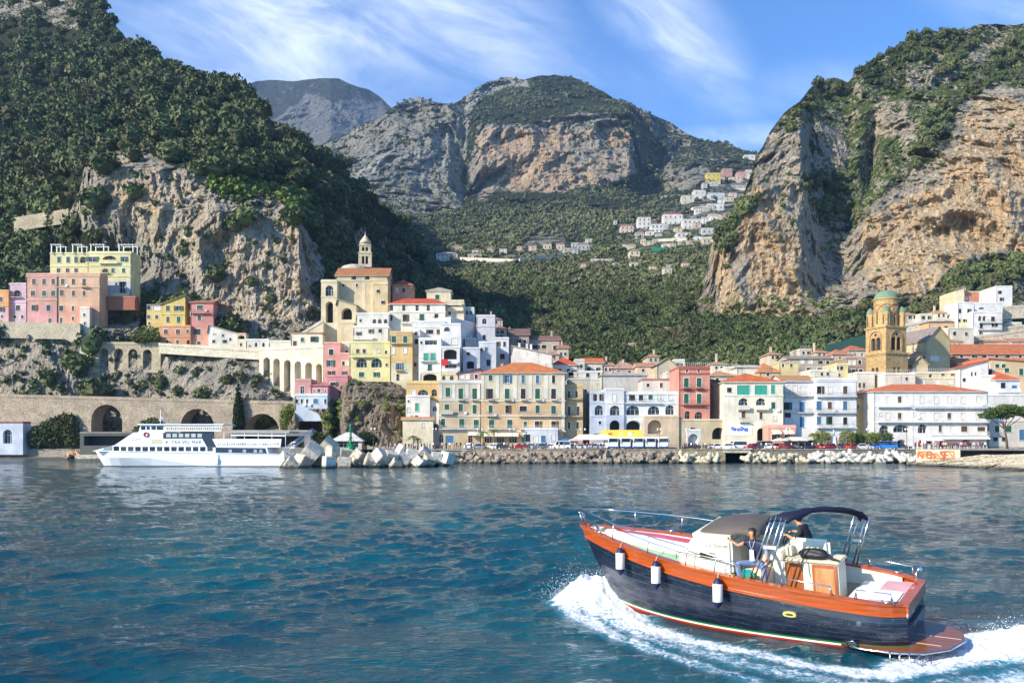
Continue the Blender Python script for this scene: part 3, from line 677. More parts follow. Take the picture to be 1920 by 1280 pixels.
def house(label, px0, px1, pyt, pyb, Y, col, rows=(), roof=('flat',), dep=11, Y1=None, bands=(), balc=(), found=7, name='house', cat='house', pil=(), low=None, group=None, awn=(), rail=None, trimc=None, chim=0, side=()):
    Y1 = Y if Y1 is None else Y1
    if px1 < 640 and Y > 215: dep *= .42
    elif px1 < 905: dep *= .7
    A = (PX(px0, Y), Y); B = (PX(px1, Y1), Y1); W = math.hypot(B[0]-A[0], B[1]-A[1]); dx, dy = (B[0]-A[0])/W, (B[1]-A[1])/W
    def ux(px):
        k = (px-CX)/F; den = dx-k*dy; return (k*A[1]-A[0])/den
    def zz(py, px=None):
        Yp = A[1]+dy*ux(px) if px is not None else (Y+Y1)/2; return PZ(py, Yp)
    zb = zz(pyb); zt = zz(pyt); H = zt-zb
    root = empty(name, (A[0], A[1], zb), math.atan2(dy, dx), label, cat, group)
    ops = []; wins = []
    for row in rows:
        pyc, hp, wp, kind = row[:4]
        for px in row[4]:
            u = ux(px); w = max(.35, wp*Y/F*.98); h = hp*Y/F; z = zz(pyc)-zb; u = min(max(u, w/2+.05), W-w/2-.05)
            arch = 1 if kind in 'aq' else 0; dp = {'a': 1.2, 'q': 1.2, 's': 1.2, 'e': 3.0, 'E': 3.0}.get(kind, .22)
            if kind == 'E': arch = 1
            if kind == 'S': arch = .45; dp = 2.2
            x0, x1, za, zb_ = round(u-w/2, 3), round(u+w/2, 3), round(z-h/2, 3), round(z+h/2, 3)
            zb_ = min(zb_, round(H-.05, 3)); za = max(za, -found+.1)
            if any(x0 < o[1] and x1 > o[0] and za < o[3] and zb_ > o[2] for o in ops): continue
            ops.append((x0, x1, za, zb_, arch, dp)); wins.append((u, (za+zb_)/2, w, zb_-za, kind, dp))
    b = MB(); H3 = round(H, 3)
    facade(b, round(W, 3), -found, H3, ops)
    D = dep
    b.quad((0, 0, -found), (0, D, -found), (0, D, H), (0, 0, H)); b.quad((W, 0, -found), (W, 0, H), (W, D, H), (W, D, -found))
    b.quad((0, D, -found), (W, D, -found), (W, D, H), (0, D, H)); b.quad((0, 0, H), (W, 0, H), (W, D, H), (0, D, H))
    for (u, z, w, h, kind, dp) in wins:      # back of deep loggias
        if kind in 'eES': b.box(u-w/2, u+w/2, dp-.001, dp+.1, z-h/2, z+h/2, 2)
    if low:      # differently coloured lower storeys, a skin standing 4 mm proud is avoided: recolour faces
        zl = zz(low[0])-zb
        for fi, f in enumerate(b.f):
            if max(b.v[i][2] for i in f) <= zl+.7 and b.m[fi] == 0: b.m[fi] = 1
    m0 = plaster(col); m1 = plaster(low[1]) if low else m0
    tr = plaster(trimc if trimc else tuple(min(.85, x*1.12+.03) for x in col), wear=.6)
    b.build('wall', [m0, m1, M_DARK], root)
    if bands or pil:
        t = MB()
        for py in bands:
            z = zz(py)-zb; t.box(-.06, W+.06, -.16, -.004, z-.13, z+.13); t.box(-.02, W+.02, -.10, -.003, z-.26, z-.131)
        for px, wpx, pa, pb in pil:
            u = ux(px); w = wpx*Y/F/2; t.box(u-w, u+w, -.07, -.003, zz(pb)-zb, zz(pa)-zb)
        t.build('moulding', tr, root)
    for (u, z, w, h, kind, dp) in wins:
        if kind in 'eES': continue
        nm = 'window'
        o = link(nm, win_mesh(w, h, kind if kind in 'aqs' else 'd', kind not in 'aqs'), root, (u, 0, z))
        if kind in 'gnbkwt': s_ = link('shutter', shut_mesh(w-.06, h-.06, kind), o, (0, .06, 0))
        elif kind in 'GNB':
            for sx in (-1, 1): link('shutter', leaf_mesh(w*.5, h, kind.lower()), o, (sx*(w*.75+.02), -.09, 0))
    for bl in balc:
        py, pa, pb = bl[:3]; kd = bl[3] if len(bl) > 3 else 'r'; x0, x1 = ux(pa), ux(pb); z = zz(py)-zb; pr = .85
        t = MB(); t.box(x0, x1, -pr, -.004, z-.16, z)
        n = max(2, int((x1-x0)/1.2))
        for i in range(n): xx = x0+.2+(x1-x0-.4)*i/max(1, n-1); t.box(xx-.06, xx+.06, -.5, -.004, z-.45, z-.161)
        bo = t.build('balcony', tr, root); q = MB()
        if kd == 's': q.box(x0, x1, -pr, -pr+.12, z+.001, z+.95); q.build('parapet', m0, bo)
        else: railing(q, x0, x1, -pr+.03, z, side=pr-.05); q.build('railing', M_RAIL if kd == 'r' else M_RAILW, bo)
    for aw in awn:
        py, pa, pb, hc = aw; x0, x1 = ux(pa), ux(pb); z = zz(py)-zb
        t = MB(); t.prism([(0, 0), (1, 0)], 0, 0) if 0 else None
        t.add([(x0, 0, z), (x1, 0, z), (x1, -1.6, z-.7), (x0, -1.6, z-.7), (x0, -1.6, z-.95), (x1, -1.6, z-.95), (x0, 0, z-.04), (x1, 0, z-.04)], [(0, 1, 2, 3), (3, 2, 5, 4), (4, 5, 7, 6)])
        t.build('awning', flat(hexc(hc), .8, 0, 'canvas'), root)
    rw_ = random.Random(int(px0*7+pyt))
    for (x_, ok_) in ((.14, W > 5), (W-.14, W > 9)):
        if ok_ and rw_.random() < .6: MB().tube([(x_, -.075, -.2), (x_, -.075, H-.3)], .06, 5).build('drainpipe', M_RAIL, root)
    for (u, z, w, h, kind, dp) in wins:
        if kind == 'k' and h > .9 and .5 < w < 1.6 and rw_.random() < .45:
            sx = rw_.choice((-1, 1)); link('shutter_leaf', leaf_mesh(w*.5, h, rw_.choice('ngn')), root, (u+sx*(w*.75+.02), -.09, z))
        if kind in 'kngw' and W > 7 and rw_.random() < .07: MB().box(u+w*.8, u+w*.8+.7, -.38, -.01, z-h/2-.7, z-h/2-.15).build('air_conditioner', M_WHITE, root)
    k = roof[0]
    if k == 'flat':
        t = MB(); t.box(-.12, W+.12, -.12, D+.12, H+.002, H+.16); t.box(.12, W-.12, .12, D-.12, H+.161, H+.19)
        t.box(0, W, 0, .16, H+.162, H+.5); t.box(0, .16, .161, D, H+.162, H+.5); t.box(W-.16, W, .161, D, H+.162, H+.5)
        ro = t.build('roof', plaster(roof[1]) if len(roof) > 1 else tr, root)
    else:
        rc = tile(roof[2]); ov = .45; e = H+.02; t = MB()
        if k == 'hip':
            zr = PZ(roof[1], (Y+Y1)/2+D/2)-zb; rl = min(D/2, W/2-.05)
            v = [(-ov, -ov, e), (W+ov, -ov, e), (W+ov, D+ov, e), (-ov, D+ov, e), (rl, D/2, zr), (W-rl, D/2, zr)]
            t.add(v, [(0, 1, 5, 4), (1, 2, 5), (2, 3, 4, 5), (3, 0, 4)]); t.box(-ov, W+ov, -ov, D+ov, e-.14, e-.001, 1)
        elif k == 'gx':
            zr = PZ(roof[1], (Y+Y1)/2+D/2)-zb
            v = [(-ov, -ov, e), (W+ov, -ov, e), (W+ov, D+ov, e), (-ov, D+ov, e), (-ov, D/2, zr), (W+ov, D/2, zr)]
            t.add(v, [(0, 1, 5, 4), (2, 3, 4, 5)]); t.add([(0, 0, H), (0, D, H), (0, D/2, zr-.05), (W, 0, H), (W, D, H), (W, D/2, zr-.05)], [(0, 1, 2), (3, 5, 4)], 1)
            t.box(-ov, W+ov, -ov, D+ov, e-.14, e-.001, 1)
        elif k in ('gy', 'sl', 'sr'):
            zr = PZ(roof[1], (Y+Y1)/2)-zb; xm = {'gy': W/2, 'sl': .02, 'sr': W-.02}[k]
            v = [(-ov, -ov, e), (W+ov, -ov, e), (xm, -ov, zr+.1), (-ov, D, e), (W+ov, D, e), (xm, D, zr+.1)]
            t.add(v, [(0, 2, 5, 3), (2, 1, 4, 5)])
            v2 = [(x, y+.002, z-.16) for x, y, z in v]; t.add(v2, [(0, 2, 5, 3), (2, 1, 4, 5)], 1)
            t.add([v[0], v2[0], v2[2], v[2], v2[1], v[1]], [(0, 1, 2, 3), (3, 2, 4, 5)], 0)
            t.add([(0, 0, H+.001), (W, 0, H+.001), (xm, 0, zr-.1), (0, D-.1, H+.001), (W, D-.1, H+.001), (xm, D-.1, zr-.1)], [(0, 1, 2), (3, 4, 5), (0, 2, 5, 3), (1, 4, 5, 2)], 1)
        ro = t.build('roof', [rc, m0], root)
    if chim:
        rr = random.Random(px0)
        for i in range(chim):
            x = W*(.2+.6*rr.random()); y = D*(.3+.4*rr.random()); t = MB()
            zz0 = H+.1; hh = 1.3+rr.random()
            if k != 'flat': hh += 1.2
            t.box(x-.3, x+.3, y-.3, y+.3, zz0, zz0+hh); t.box(x-.38, x+.38, y-.38, y+.38, zz0+hh, zz0+hh+.14); t.build('chimney', m0, ro)
    if rail:
        t = MB(); railing(t, .1, W-.1, .1, H+.5, h=.9, step=.5, r=.025); t.build('railing', M_RAILW if rail == 'w' else M_RAIL, ro)
    HOUSES[label] = root
    return root
def R(a, b, n): return [a+(b-a)*i/(n-1) for i in range(n)]
H = house
# -- upper left terrace
H('orange house with a pink lower wall at the left edge of the picture', -45, 16, 546, 600, 250, hexc('eda85e'), [(561, 9, 7, 'n', [-32, -14, 2]), (580, 9, 7, 'k', [-30, -12, 2]), (593, 5, 4, 'k', [4])], low=(572, hexc('e3b2bd')), bands=(573,))
H('lilac house with an arched balcony between the orange and the salmon houses', 17, 49, 533, 603, 251, LILAC, [(551, 14, 17, 'a', [32]), (577, 10, 8, 'k', [34]), (594, 6, 5, 'k', [28, 42])], bands=(566,), balc=((557, 23, 42),))
H('salmon pink house with railed roof terrace beside the lilac house', 49, 108, 515, 607, 247, hexc('dfa58e'), [(528, 11, 7, 'n', [64, 83, 100]), (550, 10, 9, 'n', [62]), (550, 10, 8, 'g', [83, 100]), (577, 11, 8, 'k', [63, 91]), (601, 9, 6, 'n', [94])], low=(562, PINK), bands=(518, 562), rail='b')
H('tall peach house with a terrace edge below the pale yellow palace', 108, 188, 514, 616, 247, hexc('e4b48e'), [(528, 11, 7, 'n', [118, 138]), (529, 13, 7, 'n', [158]), (549, 11, 8, 'n', [116]), (550, 10, 6, 'n', [138, 158]), (578, 10, 8, 'k', [115]), (578, 9, 5, 'n', [137]), (601, 12, 5, 'g', [115]), (597, 7, 5, 'n', [137])], found=2.5, bands=(517, 538), low=(567, hexc('e5a284')), balc=((538, 153, 166),))
yp = H('pale yellow palace with white roof pergolas high above the peach house', 94, 166, 476, 600, 255, LYEL, [(487, 11, 7, 'g', [111, 128, 143]), (487, 12, 12, 'q', [155]), (507, 8, 7, 'n', [110, 127, 143])], bands=(475, 499), dep=14, name='palace', cat='palace')
H('pale yellow palace wing with arched windows above a white loggia', 166, 246, 474, 560, 254, LYEL, [(486, 9, 13, 'G', [173]), (485, 11, 26, 'q', [205]), (486, 9, 7, 'G', [233]), (508, 10, 13, 'q', [197]), (507, 8, 6, 'g', [212, 232]), (532, 10, 6, 'k', [196]), (540, 24, 14, 's', [230]), (532, 5, 4, 'k', [218])], bands=(475, 498, 518), low=(519, hexc('c9ccd6')), balc=((494, 188, 222, 's'), (512, 190, 205), (556, 192, 245, 's')), dep=15, found=.3, name='palace', cat='palace')
H('red brick terrace wall under the white loggia of the palace', 190, 254, 558, 578, 250.5, hexc('b86a4c'), [], dep=6, found=.5, name='terrace_wall', cat='wall')
H('small white stair house at the foot of the peach house', 150, 168, 578, 626, 245.4, hexc('e2d6c0'), [(590, 5, 4, 'k', [158]), (606, 5, 4, 'k', [159])], dep=6)
for i, (a, b_) in enumerate(((95, 112), (135, 152), (169, 193), (222, 248))):
    g = empty('pergola', (PX(a, 254), 252.5, PZ(474.5, 254)), 0, ['white roof pergola at the left corner of the yellow palace', 'white roof pergola second from left on the yellow palace', 'white roof pergola over the middle of the yellow palace', 'white roof pergola with yellow awning at the right end of the palace'][i], 'pergola', 'white pergolas on the palace roof')
    w = (b_-a)*254/F
    for x in (0, w):
        for y in (2, 5): MB().box(x-.13, x+.13, y-.13, y+.13, 0, 2.7).build('post', M_WHITE, g)
    t = MB(); t.box(-.3, w+.3, 1.8, 1.95, 2.7, 2.9); t.box(-.3, w+.3, 5, 5.15, 2.7, 2.9)
    for x in R(0, w, 5): t.box(x-.05, x+.05, 1.5, 5.4, 2.901, 3.0)
    t.build('beam', M_WHITE, g)
# -- yellow group
H('bright yellow house with a lean-to roof above the arched retaining wall', 275, 302, 573, 615, 248, hexc('e6c86a'), [(577, 7, 5, 'k', [280]), (578, 8, 13, 'w', [294]), (594, 7, 6, 'n', [279, 294]), (606, 5, 4, 'k', [280])], dep=9, found=3, roof=('flat', hexc('8d8a86')))
H('bright yellow house with a tall sloping gable and green shutters', 302, 347, 571, 612, 247, hexc('e6cc62'), [(578, 10, 7, 'n', [315]), (578, 9, 9, 'N', [335]), (599, 11, 6, 'n', [315]), (599, 11, 7, 'g', [335])], roof=('sr', 553, TERRC), dep=10, found=1, bands=(589,))
H('salmon lower house under the bright yellow gable', 300, 357, 612.5, 648, 246, hexc('e8a070'), [(622, 9, 8, 'n', [311, 334]), (621, 6, 5, 'n', [352]), (641, 8, 5, 'n', [313, 333]), (641, 8, 6, 'a', [353])], dep=9, bands=(631,), found=1)
H('red and pink narrow house with a green balcony right of the yellow gable', 357, 400, 567, 648, 247, hexc('dc8d80'), [(576, 8, 12, 'g', [375]), (596, 10, 7, 'g', [374]), (622, 11, 9, 'k', [372]), (643, 7, 7, 'n', [373]), (588, 8, 4, 'n', [352])], low=(611, hexc('e6a184')), roof=('gx', 563, TERRB), balc=((587, 360, 394),), dep=10, found=1)
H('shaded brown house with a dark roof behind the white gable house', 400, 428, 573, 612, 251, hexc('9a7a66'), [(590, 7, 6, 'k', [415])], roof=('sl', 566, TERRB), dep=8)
H('white house with a roof sloping down to the right below the brown house', 391, 446, 625, 652, 246, WHITE, [(622, 9, 6, 'g', [402]), (629, 5, 4, 'k', [418]), (640, 6, 6, 'k', [401, 423]), (636, 5, 4, 'k', [432])], roof=('sl', 609, hexc('b9b6ae')), dep=9, found=1)
H('little cream turret house with a barred opening at the white terrace', 443, 461, 627, 656, 245, CREAM, [(632, 7, 13, 'S', [452]), (646, 6, 4, 'k', [452])], dep=6, roof=('flat', PEACH))
H('low white terrace house with two arched windows beside the turret', 461, 504, 638, 662, 244, WHITE, [(646, 8, 5, 'a', [480, 494]), (648, 3, 3, 'k', [468])], dep=7)
H('cream roadside house with tiled roof at the top of the white arcade', 545, 605, 626, 668, 238, hexc('e9dfc2'), [(637, 8, 6, 'g', [567]), (636, 10, 10, 'k', [587]), (645, 12, 7, 'n', [553]), (652, 7, 6, 'n', [567]), (650, 5, 4, 'k', [591])], roof=('flat', hexc('b58565')), dep=8)
H('narrow cream wall house stepping up at the left of the roadside house', 504, 546, 641, 664, 241, hexc('e8dfc8'), [(652, 5, 5, 'k', [527])], dep=7)
# -- church group
ch = H('tan stone church hall with terracotta roof on the headland', 630, 727, 517, 604, 246, hexc('d9c49a'), [(521, 7, 6, 'k', [665, 690]), (535, 6, 4, 'k', [644, 669])], roof=('gx', 502.5, hexc('b97a4c')), dep=15, bands=(526,), pil=((682, 7, 530, 600), (697, 4, 530, 600)), name='church', cat='church')
H('tan apse building with small windows attached to the right of the church', 699, 727, 531, 598, 244, hexc('dcc48e'), [(546, 6, 4, 'k', [708]), (567, 6, 5, 'k', [717])], dep=8, bands=(532,), name='chapel', cat='chapel')
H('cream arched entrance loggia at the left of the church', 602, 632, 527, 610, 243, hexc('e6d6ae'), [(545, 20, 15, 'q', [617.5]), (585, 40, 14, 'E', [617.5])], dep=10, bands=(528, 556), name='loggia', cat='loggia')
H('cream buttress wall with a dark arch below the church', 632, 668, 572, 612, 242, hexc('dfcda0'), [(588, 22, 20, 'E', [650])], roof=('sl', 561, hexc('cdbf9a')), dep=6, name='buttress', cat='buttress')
H('salmon house with a red roof right behind the church', 735, 773, 534, 566, 252, hexc('e0a27c'), [(544, 9, 6, 'k', [757]), (544, 9, 5, 'w', [744])], roof=('hip', 525, hexc('cf5a35')), dep=10)
def campanile():
    Yc = 262; cx = PX(685, Yc); z0 = PZ(503, Yc); g = empty('church_bell_tower', (cx, Yc, z0), .12, 'small stone bell tower with pointed spire above the headland church', 'bell tower')
    st = stone(hexc('b9a888'), hexc('d6c8a8')); s = Yc/F; b = MB()
    def stage(w, za, zb_):
        m = b.M; ops = [(w/2-1.0, w/2-.18, (zb_-za)*.22, (zb_-za)*.82, 1, .5), (w/2+.18, w/2+1.0, (zb_-za)*.22, (zb_-za)*.82, 1, .5)]
        for k in range(4):
            b.M = Matrix.Rotation(k*math.pi/2, 4, 'Z') @ Matrix.Translation((-w/2, -w/2, za)); facade(b, w, 0, zb_-za, ops if zb_-za > 2 else [])
        b.M = None
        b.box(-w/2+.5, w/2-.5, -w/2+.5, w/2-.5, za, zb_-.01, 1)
    h1 = 27*s; h2 = 15*s; stage(24*s, 0, h1-.3); b.box(-13*s, 13*s, -13*s, 13*s, h1-.3, h1); stage(21*s, h1, h1+h2-.3)
    b.box(-11.5*s, 11.5*s, -11.5*s, 11.5*s, h1+h2-.3, h1+h2); b.build('tower_shaft', [st, M_DARK], g)
    t = MB(); zt = h1+h2; t.lathe([(9*s, zt), (9*s, zt+4*s), (11*s, zt+4.5*s), (10*s, zt+8*s), (5.5*s, zt+14*s), (2*s, zt+19*s), (.4*s, zt+23*s), (0, zt+24*s)], 12, 0); t.tube([(0, 0, zt+23*s), (0, 0, zt+27*s)], .08); t.build('spire', st, g)
campanile()
t = MB(); t.lathe([(5.0, -1), (4.7, -.2), (3.8, .7), (2.2, 1.3), (0, 1.6)], 24); tag(t.build('church_dome', stone(hexc('a99f8c'), hexc('c5bba4')), None, (PX(664, 262), 262, PZ(505, 262))), 'low grey dome behind the church roof', 'dome')
# -- centre cluster
H('white house with three arched windows below the church', 667, 730, 589, 611, 236, WHITE, [(601, 5, 4, 'k', [676]), (602, 8, 7, 'a', [702, 712, 723])], dep=9)
H('white house with open shutters and a long balcony under the three arches', 662, 729, 614, 641, 232, WHITE, [(626, 8, 5, 'N', [673]), (621, 8, 5, 'N', [696]), (620, 7, 7, 'k', [713])], dep=9, balc=((636, 664, 700, 's'),))
H('tan stone side wall between the church ramp and the white shuttered house', 640, 664, 606, 644, 237, hexc('d8c49c'), [], dep=6, name='terrace_wall', cat='wall')
H('large white house with a red tiled roof right of the church', 729, 836, 570, 614, 238, hexc('efe6d2'), [(577, 11, 6, 's', [734, 757, 782, 803]), (596, 13, 8, 'k', [759]), (595, 13, 9, 'g', [791]), (594, 12, 7, 'k', [818]), (596, 11, 4, 'k', [734])], roof=('hip', 559.5, hexc('cf5b34')), dep=12, bands=(585,), balc=((606, 752, 768), (604, 784, 800)))
H('cream turret house with one green window above the red roof', 800, 845, 545, 566, 246, hexc('e6dcb8'), [(557, 9, 8, 'g', [820])], roof=('hip', 539, hexc('b9b09a')), dep=9, bands=(547,))
H('cream balconied house stepping down to the right of the red roof', 836, 870, 565, 602, 240, hexc('dfd0ac'), [(577, 6, 6, 'k', [843, 855]), (587, 6, 5, 'k', [843])], dep=9, balc=((572, 838, 866, 's'), (582, 838, 868, 's')))
H('small white house with arches high at the edge of the dark ravine', 868, 889, 578, 600, 250, hexc('dcdcd6'), [(586, 7, 6, 'a', [875, 883])], dep=8)
H('pink tall house beside the white arcade', 607, 638, 644, 712, 230, hexc('e39d92'), [(660, 11, 9, 'k', [621]), (681, 12, 8, 'G', [620]), (699, 8, 7, 'N', [621])], dep=10)
H('pink lower wing with small windows in front of the yellow house', 636, 656, 664, 712, 229, hexc('e2a097'), [(681, 8, 5, 'k', [644]), (681, 8, 5, 'w', [651]), (700, 9, 5, 'N', [646])], dep=9)
H('cream house with two small windows above the pink wing', 636, 657, 644, 668, 233, hexc('e9dfc6'), [(660, 6, 5, 'k', [650]), (653, 5, 5, 'w', [643])], dep=9)
H('light yellow house with two big arches on top of the rock outcrop', 655, 731, 643, 716, 225, hexc('e6dc98'), [(658, 8, 7, 'n', [671, 683]), (657, 8, 5, 'w', [709]), (660, 5, 4, 'k', [724]), (680, 17, 20, 'q', [678, 706]), (702, 9, 10, 'g', [678]), (702, 9, 6, 'G', [706]), (684, 5, 4, 'k', [725])], dep=10, bands=(668,), balc=((669, 660, 700),))
H('orange and yellow narrow house with green shutters beside the light yellow house', 731, 773, 624, 716, 223, hexc('dfbb74'), [(636, 12, 9, 'g', [738.5]), (636, 12, 8, 'g', [760]), (657, 13, 7, 'w', [736]), (657, 11, 7, 'w', [759]), (687, 13, 7, 'B', [749]), (707, 13, 6, 'a', [746])], dep=10, bands=(627, 648), balc=((644, 733, 770), (694, 742, 757)), low=(680, hexc('dfd4ac')))
H('white stepped house with small windows at the top of the centre cluster', 773, 835, 604, 640, 231, hexc('e9e6de'), [(622, 8, 9, 'k', [808]), (622, 9, 7, 'n', [822]), (624, 6, 6, 'k', [781])], dep=10, bands=(613,))
H('narrow white house with a small square window beside the orange house', 771, 787, 619, 700, 227, hexc('e6e6e4'), [(625, 6, 6, 'k', [780]), (640, 9, 7, 'k', [781]), (660, 8, 5, 'w', [780]), (683, 8, 7, 'n', [778])], dep=8)
H('white house with green arched shutters and a sloped balcony', 785, 827, 636, 706, 221, hexc('eeece4'), [(642, 8, 23, 's', [808]), (642, 5, 4, 'k', [790]), (669, 14, 10, 't', [799, 812]), (689, 12, 8, 'g', [806])], dep=9, balc=((677, 789, 818), (699, 800, 816)))
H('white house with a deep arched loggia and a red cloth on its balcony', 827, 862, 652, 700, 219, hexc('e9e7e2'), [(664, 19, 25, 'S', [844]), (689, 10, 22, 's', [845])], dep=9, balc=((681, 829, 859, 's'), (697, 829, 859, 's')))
t = MB(); t.box(0, 1.9, 0, .08, 0, 1.5); t.box(.2, 1.5, -.03, -.001, -.3, 1.2); tag(t.build('red_cloth', flat(hexc('c2303a'), .8, 0, 'cloth'), None, (PX(826.5, 217), 217.6, PZ(683, 217))), 'red cloth hung over the balcony under the arched loggia', 'cloth')
H('white block with an arched upper window and a rounded corner', 825, 864, 609, 652, 227, hexc('ebe9e4'), [(617, 8, 11, 'a', [838]), (640, 12, 11, 'w', [852])], dep=9)
H('tall plain white house wall facing the ravine', 845, 900, 604, 672, 232, hexc('dfe0e4'), [(616, 12, 11, 'n', [853]), (668, 8, 8, 'k', [878])], dep=12, Y1=246)
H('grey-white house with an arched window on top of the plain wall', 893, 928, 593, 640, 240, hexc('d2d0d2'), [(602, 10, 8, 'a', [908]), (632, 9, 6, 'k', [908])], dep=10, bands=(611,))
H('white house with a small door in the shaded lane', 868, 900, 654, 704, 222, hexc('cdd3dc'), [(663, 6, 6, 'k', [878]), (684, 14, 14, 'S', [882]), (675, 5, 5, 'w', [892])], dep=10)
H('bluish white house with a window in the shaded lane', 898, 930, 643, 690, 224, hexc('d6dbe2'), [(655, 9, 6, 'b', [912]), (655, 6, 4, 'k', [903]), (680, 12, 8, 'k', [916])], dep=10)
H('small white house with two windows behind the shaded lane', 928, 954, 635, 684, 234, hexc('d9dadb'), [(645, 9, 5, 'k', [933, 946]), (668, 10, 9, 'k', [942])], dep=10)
H('brown roofed house at the edge of the woods above the gabled hall', 944, 992, 628, 660, 256, hexc('a99384'), [(640, 7, 6, 'k', [975, 984])], roof=('gx', 616, hexc('8a6a58')), dep=12, chim=2)
H('grey-cream house with a roof terrace at the right end of the ravine houses', 992, 1050, 637, 668, 258, hexc('bfae9e'), [(650, 7, 9, 'k', [1003, 1020]), (652, 9, 6, 'k', [1040])], roof=('gx', 629, hexc('8d6654')), dep=12, chim=2)
gh = H('white gabled hall with a bright sloping roof above the big palazzo', 958, 1036, 664, 682, 222, hexc('e9e2d6'), [], roof=('sl', 648, hexc('e0d6c4')), dep=8, chim=3, name='hall', cat='hall')
H('house with a bright red hipped roof right of the big palazzo roof', 1036, 1082, 684, 712, 226, hexc('d2cfc6'), [(694, 6, 6, 'k', [1050, 1066])], roof=('hip', 669, hexc('d85f34')), dep=13)
H('house with an orange roof behind a green net', 1093, 1132, 680, 705, 246, hexc('d5cdbd'), [(692, 6, 5, 'k', [1105, 1120])], roof=('gx', 671, hexc('dd7440')), dep=12)
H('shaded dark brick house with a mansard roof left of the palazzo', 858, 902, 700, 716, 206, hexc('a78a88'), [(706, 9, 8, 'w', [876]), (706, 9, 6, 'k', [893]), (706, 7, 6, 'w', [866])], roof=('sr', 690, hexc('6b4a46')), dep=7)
H('low purple arched house front on the roof of the orange house', 788, 826, 699, 716, 212, hexc('ddd6c2'), [(707, 13, 26, 'S', [806])], dep=7)
H('tan arched little house beside the dark brick house', 826, 858, 702, 716, 210, hexc('d9c79c'), [(708, 8, 6, 'a', [832]), (708, 9, 7, 'a', [847])], dep=7)
# -- waterfront palazzo and neighbours
cols = [951, 981, 1008, 1038]
H('big cream palazzo with pale pilasters, green shutters and an orange tiled roof', 902, 1060, 699, 836, 200, hexc('d8cbae'),
  [(708, 11, 8, 'g', [920]), (710, 16, 8, 'B', [951]), (711, 15, 6, 'b', [981, 1008]), (711, 15, 6, 'k', [1038]), (738, 19, 9, 'k', [920, 981, 1038]), (738, 19, 9, 'g', [951, 1008]),
   (767, 15, 8, 'g', [920, 1008]), (767, 15, 7, 'k', [951]), (766, 10, 14, 'k', [981]), (768, 15, 9, 'g', [1038]), (794, 15, 10, 'g', [922, 956]), (795, 10, 6, 'g', [985]), (795, 11, 9, 'k', [1007, 1038]), (822, 16, 14, 'a', [915, 938, 962]), (824, 15, 11, 'k', [990, 1020]), (824, 14, 9, 'w', [1045])],
  roof=('hip', 679.5, hexc('dd8344')), dep=16, bands=(701, 751, 779, 808), pil=((905, 6, 704, 748), (933, 6, 704, 748), (966, 7, 704, 748), (995, 6, 704, 748), (1024, 7, 704, 748), (1056, 6, 704, 808)),
  balc=((749, 915, 926), (749, 945, 957), (749, 976, 987), (749, 1003, 1014), (749, 1033, 1044), (779, 912, 930), (779, 972, 1052), (804, 915, 962, 'w'), (804, 975, 1050, 'w')), low=(751, hexc('dcb684')), trimc=hexc('e6dfcc'), name='palazzo', cat='palazzo', awn=((811, 905, 972, 'e8dcc0'), (812, 980, 1044, 'd5d8dc')), chim=2)
H('lower wing of the palazzo with dark green shutters and a flat roof', 823, 901.6, 716, 836, 201, hexc('cfc4a8'),
  [(735, 17, 9, 'g', [840]), (738, 20, 9, 'g', [864, 890]), (764, 13, 9, 'g', [838]), (764, 14, 8, 'g', [864]), (767, 17, 8, 'g', [890]), (792, 15, 8, 'g', [831]), (793, 16, 10, 'g', [866]), (794, 15, 10, 'g', [893]), (822, 15, 8, 'a', [823, 882]), (823, 14, 16, 'b', [843])],
  dep=14, bands=(717, 750, 779, 808), pil=((826, 6, 720, 748), (851, 6, 720, 748), (876, 6, 720, 748), (898, 6, 720, 748)), balc=((749, 858, 870), (749, 884, 896), (775, 826, 850, 's'), (804, 824, 900, 'w')), low=(750, hexc('cdb48c')), trimc=hexc('dedbd2'), name='palazzo', cat='palazzo', awn=((809, 878, 901, 'e8e0cc'),))
H('ochre building with two arched windows on the rock beside the palazzo', 762, 823, 717, 760, 205, hexc('e5bb70'), [(737, 13, 20, 'q', [793]), (736, 13, 10, 'q', [814]), (736, 9, 8, 'w', [775])], dep=10, bands=(718,))
H('white corner house with green shutters at the foot of the rock', 761, 806, 744, 836, 202, hexc('f0eadb'), [(752, 4, 4, 'k', [766]), (763, 15, 7, 't', [782]), (768, 8, 5, 'w', [766]), (783, 9, 6, 'g', [781]), (783, 8, 3, 't', [772])], dep=10)
H('low cream house with a small terracotta porch roof at the foot of the rock', 755, 812, 786, 837, 199.5, hexc('e9d9b4'), [(796, 8, 4, 'w', [793])], roof=('gx', 781, hexc('cf9468')), dep=2.3)
H('little white house with a twin arched window between the corner house and the palazzo', 806, 825, 758, 836, 203, hexc('ece8de'), [(766, 9, 8, 'a', [815]), (800, 12, 12, 'S', [816])], dep=8, roof=('sl', 746, hexc('9a8a5c')))
H('ochre-tan house with iron balconies and plants on its roof', 1060, 1093, 724, 834, 202, hexc('d3b27a'), [(739, 13, 5, 'n', [1067, 1081]), (770, 17, 6, 'n', [1067, 1084]), (797, 13, 5, 'n', [1067, 1083])], dep=11, balc=((780, 1060, 1092), (747, 1062, 1090)))
H('grey-cream tall house standing back beside the dark alley', 1066, 1106, 712, 834, 211, hexc('c9bfa6'), [(733, 8, 4, 'k', [1098])], dep=12)
H('low white shop front with blue doors before the palazzo', 985, 1046, 806, 836, 197, hexc('d3dae4'), [(821, 14, 9, 'k', [990]), (823, 13, 9, 'b', [1019]), (820, 12, 6, 'w', [1037]), (823, 12, 8, 'w', [1004])], dep=2.6, name='shop', cat='shop')
